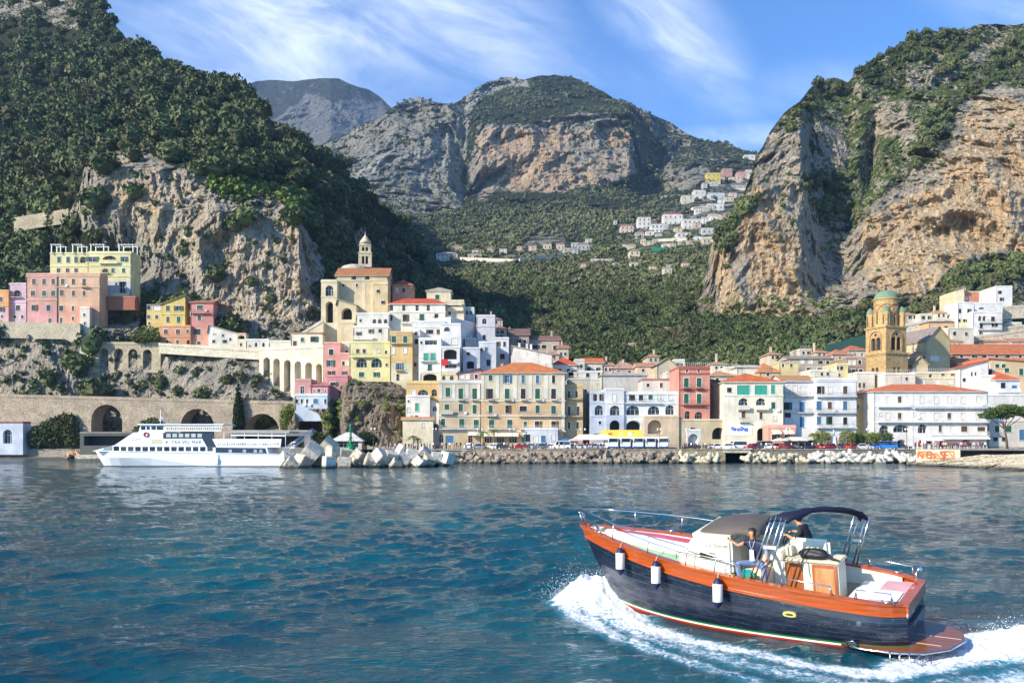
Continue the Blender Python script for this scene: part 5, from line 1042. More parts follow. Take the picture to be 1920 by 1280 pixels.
stonewall('white arcade with tall narrow arches joining the path to the town', 486, 606, 657, 745, 239.5, 234, dep=5, mat=plaster(hexc('ece2c8')), slope_py=652,
    arches=((500, 13.5, 670, 745), (518.5, 13.5, 672, 745), (538.5, 13.5, 674.5, 745), (558.5, 13.5, 677, 745), (578.5, 14, 679.5, 745), (598, 12.5, 682, 745)), name='white_arcade', cat='arcade', ad=4.2, found=2)
stonewall('cream ramp wall climbing to the arched church entrance', 560, 606, 632, 640, 240, 240, dep=4, mat=plaster(hexc('e6d8b4')), slope_py=603, found=8)
stonewall('ruined pale wall high at the left edge under the forest', 26, 128, 408, 424, TL.pt(30, 410)[1]-5, TL.pt(120, 400)[1]-5, dep=5, mat=stone(hexc('857b68'), hexc('aea28a')), slope_py=391, found=2, cap=False)
0 and stonewall('grey road wall below the ruined wall at the upper left', 62, 135, 420, 438, TL.pt(70, 430)[1]-6, TL.pt(130, 430)[1]-6, dep=8, mat=stone(hexc('7d7a70'), hexc('97948a')), slope_py=416, found=2, cap=False)
H('plain tan building on the ridge at the edge of the left headland', 512, 545, 240, 262, 400, hexc('d0b98c'), [(250, 6, 4, 'k', [528])], dep=10, name='ridge_building', cat='building', found=12)
H('pink and white house over a dark cave arch at the end of the road wall', 553, 614, 741, 768, 214, hexc('c9d6e4'), [(752, 8, 4, 'k', [557, 566, 576, 610]), (752, 9, 9, 'b', [592])], dep=10, found=3, bands=(741,))
H('pink upper storey with an open shuttered window over the cave arch house', 553, 583, 713, 741, 214.2, PINK, [(731, 14, 7, 'K', [567]), (731, 14, 14, 'k', [])], dep=10, found=0)
H('pink gabled attic beside the pink upper storey over the cave arch', 583, 615, 722, 741, 214.4, hexc('e2959a'), [(732, 7, 6, 'n', [598]), (732, 4, 3, 'n', [589, 610])], dep=10, found=0, roof=('hip', 716, hexc('c97a78')))
H('deep pink house wall running behind the cave arch house', 613, 652, 706, 740, 219, hexc('dd8f92'), [(720, 7, 10, 'k', [624])], dep=8, found=4)
H('blue-white boathouse with a turquoise arched door at the left beach', -70, 43, 793, 839, 229, hexc('d3dbea'), [(818, 26, 17, 'q', [14])], dep=9, roof=('flat', hexc('9a6a60')), name='boathouse', cat='boathouse', found=2)
H('round white beach kiosk with a domed canvas roof behind the concrete blocks', 622, 678, 826, 842, 186, hexc('e8d8c4'), [(833, 10, 44, 's', [650])], dep=8, roof=('hip', 810, hexc('e6e2d8')), name='kiosk', cat='kiosk', found=2)
# ------------------------------------------------------------------ rock outcrop under the yellow house, and town ground
SKY_O = [(540, 800), (556, 770), (575, 765), (612, 766), (625, 745), (640, 725), (655, 714), (700, 716), (735, 716), (752, 722), (762, 745), (770, 790), (778, 850)]
def mO(gx, gy, X, Y, Z): return gx*0+.86, np.clip(fbm(X/9, Y/9, Z/14, 3, 3)*.9+.2, 0, .6), gx*0
def nO(gx, gy, X, Y, Z, rock):
    n = cliffnoise(3.2, 2.2, .8, 13, 121)(gx, gy, X, Y, Z, rock)
    d = np.hypot((gx-583)/24, (gy-812)/44); return n+np.where((d < 1), 13*np.sqrt(np.clip(1-d*d, 0, 1)), 0)+8*np.exp(-((gx-630)/9)**2)
TO = Terrain('harbour_rock', 'craggy tan rock outcrop with a sea cave under the yellow and pink houses', 540, 778, 1.6, SKY_O, 848, 1.6, [540, 600, 640, 700, 760, 778], [700, 760, 850], [[226, 224, 224, 226, 228, 229], [218, 216, 213, 212, 216, 220], [214, 212, 208, 206, 209, 214]], nO, mO, rockmat('harbour_rock_stone', (.24, .22, .19), (.42, .34, .24), (.52, .38, .22), (.05, .065, .02), (.10, .13, .04), 1.6), 1, 17)
scatter(TO, 'outcrop_bushes', 'bushes clinging to the rock outcrop', 'scrub', 700, lambda px, py, r, o, X, Y, Z: np.where((px > 612) & (px < 640), .9, .10), .35, 1.2, TEMP_NEAR, M_GRS, 12, .3)
n = 60; gx, gy = np.meshgrid(np.linspace(-75, 290, n), np.linspace(0, 1, n), indexing='ij')
gY = 199+gy*135; gZ = 3.0+31*gy**1.2+np.clip((gx-40)/120, 0, 1)*4*gy
idx = np.arange(n*n).reshape(n, n)
me = fast_mesh('town_ground', np.stack([gx*(1+gy*.3)+np.clip(40-gx, 0, 100)*gy*.4, gY, gZ], -1).reshape(-1, 3), np.stack([idx[:-1, :-1], idx[1:, :-1], idx[1:, 1:], idx[:-1, 1:]], -1).reshape(-1, 4), [stone(hexc('8e8673'), hexc('a89f88'))])
tag(link('town_ground', me), 'sloping ground under the town', 'ground', kind='structure')
# ------------------------------------------------------------------ far village
def far_house(label, px, py, w, h, col, roof=None, n=3, rows=1, T=TM, dy=0):
    X, Y, Z = T.pt(px, py); Y -= 5; W = w*Y/F; Hh = h*Y/F; z0 = PZ(py+h*.15, Y); D = min(W, 12)
    g = empty('hillside_house', (PX(px, Y), Y, z0), 0, label, 'house', 'houses of the village in the valley'); b = MB(); b.box(-W/2, W/2, 0, D, -10, Hh); b.build('wall', plaster(hexc(col), wear=.5), g)
    b = MB()
    if roof:
        b.add([(-W/2-.4, -.4, Hh), (W/2+.4, -.4, Hh), (W/2+.4, D+.4, Hh), (-W/2-.4, D+.4, Hh), (-W/2+D/2*.8, D/2, Hh+D*.25), (W/2-D/2*.8, D/2, Hh+D*.25)], [(0, 1, 5, 4), (1, 2, 5), (2, 3, 4, 5), (3, 0, 4)]); b.build('roof', tile(hexc(roof)), g)
    else:
        b.box(-W/2-.2, W/2+.2, -.2, D+.2, Hh+.01, Hh+.5); b.build('roof', plaster(hexc('cfc8b8')), g)
    for r in range(rows):
        for i in range(n):
            x = -W/2+W*(i+.5)/n; z = Hh*(r+.5)/rows; ww = min(1.5, W/n*.35); link('window', win_mesh(ww, min(2.2, Hh/rows*.5), 'd', False), g, (x, -.2, z))
FH = [('white villa with arched gallery at the left end of the valley road', 838, 487, 40, 13, 'dcd8cc', 'b8a890', 5, 2), ('small tan house above the white villa at the left end of the valley road', 856, 470, 22, 10, 'd6c6a0', 'c08a64', 2, 1),
 ('long pale house on the valley road beside the villa', 890, 483, 26, 7, 'cdc6b2', None, 3, 1), ('grey terraced house at the middle of the valley road', 1070, 476, 28, 12, 'c2c0b8', None, 3, 2), ('cream house just left of the terraced house', 1052, 468, 14, 10, 'd9cfae', None, 2, 1),
 ('pale grey house right of the terraced house', 1094, 468, 22, 12, 'bdbcba', 'a89886', 3, 1), ('long low white house below the village terraces', 1130, 492, 44, 7, 'e2dfd2', None, 5, 1), ('cream house with a garden near the green net', 1190, 484, 20, 16, 'e2d6b6', 'c9a878', 2, 2),
 ('single white cube house among the lower woods', 1252, 518, 16, 17, 'e3ddcc', None, 2, 2), ('tiny white hut among trees left of the village', 1154, 420, 6, 7, 'e0dcd4', None, 1, 1), ('pinkish house at the left end of the white village', 1176, 436, 24, 15, 'e6cdb8', 'c88862', 3, 2),
 ('tall white house second in the white village', 1208, 428, 24, 24, 'ece8e0', None, 3, 3), ('white balconied block in the white village', 1232, 434, 22, 16, 'e9e9ea', None, 3, 2), ('large white house with a red roof at the heart of the white village', 1262, 420, 36, 22, 'eee8dc', 'c86a4a', 4, 2),
 ('white arcaded house right of the red roofed village house', 1298, 428, 34, 20, 'ebe6de', None, 4, 2), ('low white house in front of the arcaded village house', 1282, 444, 26, 9, 'e0ded6', None, 3, 1), ('cream house at the upper end of the white village', 1340, 412, 24, 12, 'e0d2b0', 'bba078', 2, 1),
 ('white house with arches beneath the big pine of the village', 1342, 394, 30, 14, 'e8e8e6', None, 3, 1), ('grey-white long house at the right of the village', 1330, 438, 28, 12, 'cfd2d2', None, 3, 1), ('stepped cream house group left of the upper village', 1290, 382, 22, 18, 'e0d6b8', None, 2, 2),
 ('tall white house in the upper village', 1312, 372, 22, 18, 'e6e2da', None, 2, 2), ('white row house right in the upper village', 1344, 374, 30, 14, 'd6d8da', None, 3, 1), ('bright yellow stepped house on the saddle', 1338, 338, 26, 16, 'e8cc4a', None, 3, 2), ('low yellow wing left of the yellow house on the saddle', 1320, 345, 20, 8, 'e6cf62', None, 2, 1),
 ('brown-pink block beside the yellow house on the saddle', 1364, 332, 18, 18, 'c9998a', None, 2, 2), ('pink house on the saddle', 1391, 334, 18, 14, 'dba090', 'c07858', 2, 1), ('white house on the saddle next to the cliff', 1410, 336, 16, 13, 'e4dcd4', None, 2, 1),
 ('grey road-side building under the saddle houses', 1388, 352, 50, 5, 'bcbcb8', None, 5, 1), ('white house at the skyline beside the right cliff', 1406, 298, 20, 9, 'e4e0d6', None, 2, 1), ('pale yellow cottage low in the woods above the town', 1190, 656, 20, 13, 'e6e08e', None, 2, 1),
 ('tan cottage higher in the woods above the town', 1250, 622, 18, 7, 'cdbb80', 'b89a66', 2, 1)]
for a in FH: far_house(*a)
ROWS_ = [('lowest terrace row of the white village', 1165, 1345, 462, 455, 12), ('middle row of the white village', 1190, 1400, 446, 404, 12), ('upper terrace row above the white village', 1290, 1412, 404, 362, 9), ('row along the saddle road', 1300, 1412, 362, 326, 7), ('scattered row along the valley road', 880, 1120, 480, 458, 9), ('scattered row in the orchards below the village', 1080, 1300, 506, 500, 7)]
OR_ = ['first', 'second', 'third', 'fourth', 'fifth', 'sixth', 'seventh', 'eighth', 'ninth', 'tenth', 'eleventh', 'twelfth']; rv = random.Random(31)
for (nm_, xa, xb, ya, yb, n_) in ROWS_:
    for i in range(n_):
        f_ = (i+.5)/n_; cn_, cc_ = rv.choice((('white', 'e8e4da'), ('cream', 'ddd0b0'), ('white', 'ebe8e2'), ('grey-white', 'cfcdc6'), ('pinkish', 'dfc2ae')))
        far_house(f'small {cn_} house, {OR_[i]} from left in the {nm_}', xa+(xb-xa)*f_+rv.uniform(-4, 4), ya+(yb-ya)*f_+rv.uniform(-5, 5), rv.uniform(9, 17), rv.uniform(6, 11), cc_, rv.choice((None, None, 'b88868', 'c4744c')), rv.choice((1, 2, 3)), rv.choice((1, 1, 2)))
for lab, x0, x1, pa, pb in (('pale valley road wall running below the left villas', 862, 975, 486, 490), ('pale valley road wall climbing to the bare rock', 975, 1060, 489, 478), ('pale retaining wall of the white village', 1230, 1340, 452, 448), ('long pale road wall under the saddle houses', 1240, 1400, 372, 356), ('grey retaining wall in the upper village', 1300, 1400, 392, 384)):
    Xa, Ya, Za = TM.pt(x0, pa); Xb, Yb, Zb = TM.pt(x1, pb)
    stonewall(lab, x0, x1, pa-4, pa+1, Ya-8, Yb-8, dep=6, mat=M_STW, slope_py=pb-4, found=8, cap=False)
X_, Y_, Z_ = TM.pt(1246, 470); t = MB(); t.box(0, 45*Y_/F, 0, 4, 0, 8*Y_/F); tag(t.build('green_net', flat(hexc('1f8a68'), .8, 0, 'net'), None, (PX(1224, Y_-6), Y_-6, PZ(472, Y_-6))), 'bright green net enclosure right of the village terraces', 'net')

# ------------------------------------------------------------------ shore
SEA = 0.0; ROADZ = 3.0
M_ASPH = stone(hexc('6f6c68'), hexc('86827c')); M_QUAY = stone(hexc('7d766a'), hexc('a39a88')); M_CONC = stone(hexc('a59b88'), hexc('cfc6b2'), .9)
b = MB(); b.quad((-8, 183.5, ROADZ), (150, 183.5, ROADZ), (150, 215, ROADZ), (-8, 215, ROADZ)); b.quad((-60, 188, ROADZ-.004), (-8, 183.5, ROADZ-.004), (-8, 240, ROADZ-.004), (-60, 240, ROADZ-.004)); b.quad((150, 150, ROADZ-.004), (290, 120, ROADZ-.004), (290, 230, ROADZ-.004), (150, 215, ROADZ-.004)); b.quad((95, 168, ROADZ-.008), (150, 150, ROADZ-.008), (150, 183.5, ROADZ-.008), (95, 183.5, ROADZ-.008))
tag(b.build('road', M_ASPH), 'grey seafront road', 'road', kind='structure')
b = MB(); b.box(-60, 60, 198.2, 199.0, ROADZ+.004, ROADZ+.13); b.box(-8, 130, 184.2, 187.4, ROADZ+.004, ROADZ+.13); tag(b.build('pavement', stone(hexc('9c968a'), hexc('b4ad9e'))), 'pale kerbed pavement', 'pavement', kind='structure')
# quay wall: (px0, px1, Y0, Y1)
def quay(label, px0, px1, Y0, Y1, zt=None, mat=None, th=.6, zb=-2.0, name='quay_wall'):
    zt = ROADZ if zt is None else zt
    A = Vector((PX(px0, Y0), Y0, 0)); B = Vector((PX(px1, Y1), Y1, 0)); W = (B-A).length; g = empty(name, A, math.atan2(B.y-A.y, B.x-A.x), label, 'wall')
    b = MB(); n = max(2, int(W/4)); zt_ = zt-.06
    b.box(0, W, 0, th, zb, zt_); b.build('wall', mat or M_QUAY, g); c = MB(); c.box(-.05, W+.05, -.12, th+.1, zt_+.002, zt+.16); c.build('coping', mat or M_CONC, g)
    return g
quay('low dark quay wall behind the concrete blocks', 700, 880, 178, 183, 2.9)
quay('long stone quay wall above the boulder bank', 880, 1272, 183, 183, 3.0, M_STB)
quay('brown quay wall left of the dark river mouth', 1272, 1360, 183, 183, 3.0, stone(hexc('8f8467'), hexc('a59a7c')))
quay('quay wall behind the concrete tetrapods', 1402, 1720, 183, 181, 2.7, stone(hexc('6f6b62'), hexc('8b867a')))
b = MB(); b.box(PX(1356, 183), PX(1406, 183), 182.6, 198, 2.3, 3.02); b.box(PX(1356, 183)-.3, PX(1406, 183)+.3, 182.4, 182.7, 3.021, 3.35); tag(b.build('bridge_slab', M_CONC), 'flat road bridge over the dark river mouth', 'bridge')
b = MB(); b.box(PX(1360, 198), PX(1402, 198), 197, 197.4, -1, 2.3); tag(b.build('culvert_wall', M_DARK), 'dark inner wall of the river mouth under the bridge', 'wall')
# right beach wall with graffiti
bw = quay('pale beach wall painted with orange graffiti', 1718, 1800, 172, 166, 3.0, stone(hexc('d8c49c'), hexc('ecdcb8')))
gm = [flat(hexc(h), .8, 0, 'spray_paint') for h in ('b8623a', 'c98458', 'a5543a')]
rr = random.Random(4); x = .4
for k in range(8):      # angular spray letters, each a few strokes
    t = MB(); w = .95; z0, z1 = 1.25+.2*rr.random(), 2.55+.2*rr.random(); st = rr.sample(range(6), 4)
    seg = [((x, z0), (x, z1)), ((x, z1), (x+w, z1)), ((x, z0+.7), (x+w*.8, z0+.7)), ((x+w, z1), (x+w, z0)), ((x, z0), (x+w, z0)), ((x, z1), (x+w, z0))]
    for s_ in st:
        (xa, za), (xb, zb_) = seg[s_]; dd = Vector((xb-xa, 0, zb_-za)).normalized(); nn = Vector((-dd.z, 0, dd.x))*.21; y_ = -.012-.003*s_
        p = [Vector((xa, y_, za))-nn, Vector((xb, y_, zb_))-nn, Vector((xb, y_, zb_))+nn, Vector((xa, y_, za))+nn]; t.add([tuple(q) for q in p], [(0, 1, 2, 3)])
    t.build('graffiti_letter', gm[k % 3], bw); x += .86
SKY_B = [(1700, 866), (1730, 862), (1800, 858), (1840, 852), (1900, 851), (1960, 850), (2300, 848)]
def mB(gx, gy, X, Y, Z): return gx*0+1.0, gx*0+.3, gx*0
TB = Terrain('rock_shelf', 'pale rocky shore shelf at the right', 1700, 2300, 2, SKY_B, [(1700, 872), (1800, 874), (1920, 886), (2300, 905)], 1.2, [1700, 1800, 1920, 2300], [845, 862, 880, 905], [[176, 170, 160, 150], [168, 160, 148, 132], [160, 150, 134, 118], [150, 140, 126, 100]],
    lambda gx, gy, X, Y, Z, r: cliffnoise(1.6, 1.2, .5, 6, 141)(gx, gy, X, Y, Z, r), mB, stone(hexc('b8a888'), hexc('e2d4b4'), 1.3), .8, 19)
b = MB(); b.add([(PX(-200, 262), 262, .5), (PX(150, 262), 258, -.3), (PX(135, 262), 250, 1.6), (PX(-200, 250), 243, 2.4), (PX(135, 250), 240, 3), (PX(-200, 250), 238, 3.2)], [(0, 1, 2, 3), (3, 2, 4, 5)]); 
b = MB(); V_ = [(PX(-220, 240), 236, 2.6), (PX(165, 240), 236, 2.6), (PX(165, 240), 250, 2.6), (PX(-220, 240), 250, 2.6), (PX(-220, 226), 226, -.4), (PX(140, 226), 226, -.4), (PX(-220, 233), 233, 1.2), (PX(160, 233), 233, 1.0)]
b.add(V_, [(4, 5, 7, 6), (6, 7, 1, 0), (0, 1, 2, 3)]); tag(b.build('beach', stone(hexc('8f8a7c'), hexc('b5ab98'), .5)), 'narrow grey beach below the boathouse', 'beach', kind='structure')
quay('low sea wall of the left beach', -200, 150, 231.5, 231, 2.6, stone(hexc('8d8577'), hexc('a89e8c')))

# rocks --------------------------------------------------------------
def rock_mesh(rng, cuts=7):
    bm = bmesh.new(); bmesh.ops.create_icosphere(bm, subdivisions=2, radius=1)
    for k in range(cuts):
        n = Vector(rng.normal(size=3)).normalized(); d = .46+.26*rng.random()
        bmesh.ops.bisect_plane(bm, geom=bm.verts[:]+bm.edges[:]+bm.faces[:], plane_co=n*d, plane_no=n, clear_outer=True)
        ed = [e for e in bm.edges if e.is_boundary]
        if ed: bmesh.ops.contextual_create(bm, geom=ed)
    for v in bm.verts: v.co += Vector(rng.normal(size=3))*.03
    me = bpy.data.meshes.new('boulder'); bm.to_mesh(me); bm.free(); return me
rng = np.random.default_rng(11)
RM = [rock_mesh(rng) for _ in range(7)]
rm1 = stone(hexc('6f6659'), hexc('a39582'), 1.6); rm2 = stone(hexc('a8886a'), hexc('c9a47e'))
for i, m_ in enumerate(RM): m_.materials.append(rm1)
RM2 = [m_.copy() for m_ in RM[:4]]
for m_ in RM2: m_.materials[0] = rm2
def rockpile(n, px0, px1, Ya, Yb, zf, r0, r1, label, group, meshes, seed):
    rg = np.random.default_rng(seed)
    for i in range(n):
        px = px0+(px1-px0)*((i+rg.random())/n); f = rg.random(); Y = Ya+(Yb-Ya)*f; r = r0+(r1-r0)*rg.random()**1.5
        o = link('boulder', meshes[int(rg.integers(len(meshes)))]); o.location = (PX(px, Y), Y, zf(f)+rg.random()*.3); o.rotation_euler = tuple(rg.random(3)*6.28); o.scale = (r*(1+.4*rg.random()), r, r*(.7+.3*rg.random()))
        tag(o, label, 'boulder', group)
rockpile(230, 855, 1275, 176.5, 182.4, lambda f: -.3+f*2.3, .55, 1.25, 'grey-brown boulder in the bank below the long quay wall', 'boulders below the quay wall', RM, 21)
rockpile(34, 124, 190, 224, 232, lambda f: -.2+f*1.9, .7, 1.4, 'reddish boulder in the pile between the left beach and the ferry bow', 'reddish boulders by the left beach', RM2, 22)
# cubes of the breakwater: px centre, py centre, size px, depth, rot
def cube_mesh():
    b = MB(); b.box(-.5, .5, -.5, .5, -.5, .5); o = b.build('tmp', M_CONC, bevel=.035); me = o.data; bpy.data.objects.remove(o); return me
CM = cube_mesh(); CM2 = CM.copy(); CM2.materials[0] = stone(hexc('b5aea0'), hexc('dcd6ca'), .9); CM3 = CM.copy(); CM3.materials[0] = stone(hexc('aaa08c'), hexc('d4cab4'), .9)
cubes = [(546, 872, 30, 147, (20, 35, 20), CM3, 'yellowish half sunk block at the left tip of the breakwater'), (538, 862, 30, 150, (50, 10, 40), CM2, 'bright cream block beside the ferry stern'), (584, 848, 38, 149, (40, 38, 15), CM2, 'large tilted block standing on its corner near the ferry stern'),
 (566, 868, 32, 148, (10, 30, 60), CM3, 'shaded tan block under the corner-standing block'), (600, 862, 34, 152, (35, 20, 30), CM3, 'tan block leaning behind the upright grey block'), (617, 866, 26, 146, (3, 4, 35), CM2, 'low block with a yellow stained foot'), (624, 846, 25, 148, (-4, 5, 50), CM, 'upright grey-blue shaded block on top of the pile'),
 (646, 868, 30, 147, (0, 6, 10), CM3, 'dark wet square block at the waterline below the beacon'), (615, 838, 34, 157, (25, 40, 10), CM3, 'tan block with a pointed top behind the upright block'), (648, 853, 30, 155, (12, 5, 25), CM3, 'tan block directly under the green beacon'), (674, 858, 30, 153, (30, 25, 55), CM3, 'brownish block right of the green beacon'),
 (697, 868, 34, 150, (38, 20, 20), CM, 'shaded block lying on its edge right of the gap'), (712, 858, 32, 150, (42, 15, 60), CM2, 'grey block with a white sloping top'), (733, 858, 28, 151, (20, 10, 25), CM2, 'block with a cracked pale face in the middle of the row'), (742, 872, 24, 149, (30, 30, 30), CM, 'low shaded block below the pale cracked block'),
 (755, 846, 26, 155, (15, 25, 40), CM2, 'high white block in the middle of the row'), (756, 862, 26, 152, (35, 35, 10), CM2, 'white angular block below the high one'), (772, 852, 26, 153, (5, 8, 15), CM2, 'greenish white block with a square face'), (786, 868, 24, 151, (40, 20, 70), CM2, 'small white block at the waterline'),
 (795, 850, 26, 158, (30, 40, 20), CM2, 'white wedge-like tilted block behind the row'), (803, 864, 26, 153, (35, 15, 35), CM3, 'cream tilted block before the last two blocks'), (818, 857, 23, 154, (8, 6, 12), CM2, 'square white block next to last in the row'), (839, 858, 26, 154, (12, 10, 50), CM2, 'white block with a shaded side at the right end of the row')]
for (px, py, s_, Y, r_, m_, lab) in cubes:
    o = link('concrete_block', m_); k = s_*Y/F*.80; o.location = (PX(px, Y), Y, PZ(py, Y)); o.scale = (k, k, k); o.rotation_euler = tuple(math.radians(v) for v in r_); tag(o, lab, 'concrete block', 'concrete blocks of the breakwater')
rockpile(50, 560, 850, 150, 160, lambda f: -.7+f*1.2, .8, 1.4, 'dark rubble stone between the concrete blocks', 'rubble under the concrete blocks', RM, 23)
quay('dark core wall of the breakwater behind the blocks', 596, 860, 163, 176, 1.9, zb=-2)
# tetrapods
def tetra_mesh():
    b = MB(); d = [Vector((0, 0, 1)), Vector((.943, 0, -.333)), Vector((-.471, .816, -.333)), Vector((-.471, -.816, -.333))]
    for v in d: b.tube([v*0, v*.35, v*.95, v*1.0], [.42, .40, .27, .2], 10)
    o = b.build('tmp', stone(hexc('a89c80'), hexc('d4caae'), 1)); me = o.data; bpy.data.objects.remove(o); return me
TMsh = tetra_mesh(); TMw = TMsh.copy(); TMw.materials[0] = stone(hexc('b4ad9e'), hexc('dcd6ca'), 1)
rg = np.random.default_rng(5); tps = []
for i in range(14): tps.append((1276+i*5.4, 'cream tetrapod left of the dark river mouth', 'tetrapods left of the river mouth', TMsh))
for i in range(58): tps.append((1402+i*5.6, 'tetrapod in the heap right of the dark river mouth', 'tetrapods right of the river mouth', TMsh if i < 22 else TMw))
for (px, lab, gr_, me) in tps:
    f = rg.random(); Y = 175+f*6.0; o = link('tetrapod', me); s_ = 1.05+.45*rg.random(); o.location = (PX(px+rg.normal()*2, Y), Y, .15+f*1.7); o.rotation_euler = tuple(rg.random(3)*6.28); o.scale = (s_,)*3; tag(o, lab, 'tetrapod', gr_)

# cars ----------------------------------------------------------------
def car(colr, kind, label):
    g = empty('parked_car', (0, 0, 0), 0, label, 'car', 'cars parked along the seafront road'); L_, W_, H_ = {'hatch': (3.9, 1.65, 1.48), 'van': (4.7, 1.85, 2.0), 'sedan': (4.4, 1.72, 1.42)}[kind]
    body = flat(colr, .25, .0, 'car_paint', .03); hl = L_/2; hw = W_/2; zb = .28; zs = .82 if kind != 'van' else 1.05
    prof = [(-hl, zb), (-hl, zs*.85), (-hl+.15, zs), (hl-.9, zs), (hl-.12, zs*.86), (hl, zs*.6), (hl, zb)]
    def sec(pf, w0, w1, zlo, zhi):
        return [(x, -(w0+(w1-w0)*((z-zlo)/(zhi-zlo))), z) for x, z in pf], [(x, (w0+(w1-w0)*((z-zlo)/(zhi-zlo))), z) for x, z in pf]
    b = MB(); a, c = sec(prof, hw, hw*.96, zb, zs); n_ = len(prof); b.add(a+c, [tuple(range(n_)), tuple(range(2*n_-1, n_-1, -1))]+[(i, i+n_, (i+1) % n_+n_, (i+1) % n_) for i in range(n_)])
    xr = {'hatch': (-hl+.12, -hl+.5, hl-1.9, hl-1.15), 'van': (-hl+.05, -hl+.2, hl-1.3, hl-.75), 'sedan': (-hl+.75, -hl+1.25, hl-1.95, hl-1.25)}[kind]
    cab = [(xr[0], zs), (xr[1], H_), (xr[2], H_), (xr[3], zs)]; a, c = sec(cab, hw*.94, hw*.76, zs, H_); b.add(a+c, [(0, 1, 2, 3), (7, 6, 5, 4)]+[(i, i+4, (i+1) % 4+4, (i+1) % 4) for i in range(4)])
    b.build('body', body, g, bevel=.05)
    k = .12; cw = [(xr[0]+k*1.6, zs+.05), (xr[1]+k, H_-.1), (xr[2]-k*.4, H_-.1), (xr[3]-k*2, zs+.05)]; w = MB()
    for sy in (-1, 1):
        w.add([(x, sy*((hw*.94+(hw*.76-hw*.94)*((z-zs)/(H_-zs)))+.012), z) for x, z in cw], [(0, 1, 2, 3)])
    yy = hw*.78
    w.add([(xr[3]+.0, -yy, zs+.06), (xr[3], yy, zs+.06), (xr[2]+.12, yy*.9, H_-.08), (xr[2]+.12, -yy*.9, H_-.08)], [(0, 1, 2, 3)]); w.add([(xr[0]-.01, -yy, zs+.08), (xr[0]-.01, yy, zs+.08), (xr[1]-.06, yy*.9, H_-.1), (xr[1]-.06, -yy*.9, H_-.1)], [(0, 1, 2, 3)])
    w.build('windows', glassm(), g)
    for x in (-hl+.75, hl-.8):
        for sy in (-1, 1):
            t = MB(); t.M = Matrix.Translation((x, sy*(hw-.1), .32)) @ Matrix.Rotation(math.pi/2, 4, 'X'); t.lathe([(0, -.11), (.31, -.11), (.33, -.06), (.33, .06), (.31, .11), (0, .11)], 14); wh = t.build('wheel', flat((.015, .015, .016), .8, 0, 'rubber'), g)
            t = MB(); t.M = Matrix.Translation((x, sy*(hw-.1)+sy*.115, .32)) @ Matrix.Rotation(math.pi/2, 4, 'X'); t.lathe([(0, -.01), (.19, -.01), (.19, .01), (0, .01)], 10); t.build('rim', M_METAL, wh)
    for sy in (-1, 1):
        t = MB(); t.box(hl-.05, hl+.015, sy*hw*.72-.16, sy*hw*.72+.16, .56, .7); t.build('headlight', flat((.7, .7, .68), .1, 0, 'lamp_glass'), g)
        t = MB(); t.box(-hl-.015, -hl+.05, sy*hw*.76-.12, sy*hw*.76+.12, .6, .78); t.build('tail_light', flat((.45, .02, .02), .2, 0, 'red_glass'), g)
    return g
CC = {'white': hexc('e8e8e6'), 'silver': hexc('a9adb0'), 'black': hexc('1c1e22'), 'red': hexc('b81f24'), 'blue': hexc('2a6fc0'), 'orange-red': hexc('cf4022'), 'dark grey': hexc('4a4d52')}
cars = [(886, 'white', 'hatch'), (898, 'silver', 'sedan'), (924, 'white', 'sedan'), (946, 'dark grey', 'hatch'), (973, 'red', 'hatch'), (990, 'white', 'hatch'), (1010, 'silver', 'hatch'), (1030, 'white', 'sedan'), (1052, 'white', 'van'), (1073, 'white', 'hatch'), (1092, 'silver', 'sedan'), (1110, 'white', 'hatch'), (1128, 'white', 'sedan'),
    (1296, 'dark grey', 'sedan'), (1340, 'white', 'sedan'), (1362, 'white', 'hatch'), (1382, 'white', 'van'), (1409, 'red', 'hatch'), (1430, 'dark grey', 'van'), (1452, 'silver', 'hatch'), (1470, 'orange-red', 'sedan'), (1492, 'silver', 'hatch'), (1512, 'dark grey', 'sedan'), (1534, 'red', 'sedan'), (1553, 'red', 'hatch'), (1600, 'orange-red', 'hatch'), (1620, 'silver', 'sedan'), (1645, 'blue', 'hatch'), (1662, 'blue', 'van'), (1690, 'dark grey', 'sedan')]
cars += [(x, c, k) for x, c, k in ((1585, 'dark grey', 'hatch'), (1640, 'red', 'hatch'), (1436, 'white', 'sedan'))]
ordn = ['first', 'second', 'third', 'fourth', 'fifth', 'sixth', 'seventh', 'eighth', 'ninth', 'tenth', 'eleventh', 'twelfth']
cars.sort(); cnt = {}; proto = {}; rg = random.Random(2)
for (px, c, k) in cars:
    key = (c, k); kk = (c, k); cnt[kk] = cnt.get(kk, 0)+1; tot = sum(1 for q in cars if (q[1], q[2]) == kk)
    nm = {'hatch': 'hatchback', 'van': 'van', 'sedan': 'saloon car'}[k]
    lab = f'{c} {nm} parked on the seafront road, ' + (f'the {ordn[cnt[kk]-1]} such from the left' if tot > 1 else 'the only one of its kind there')
    Y = 190.5+rg.uniform(-1.6, 1.6); rz = rg.choice((0, math.pi))+rg.uniform(-.5, .5); loc = (PX(px, Y), Y, ROADZ)
    if key not in proto: proto[key] = car(CC[c], k, lab); proto[key].location = loc; proto[key].rotation_euler = (0, 0, rz)
    else: dup(proto[key], loc, rz, lab)
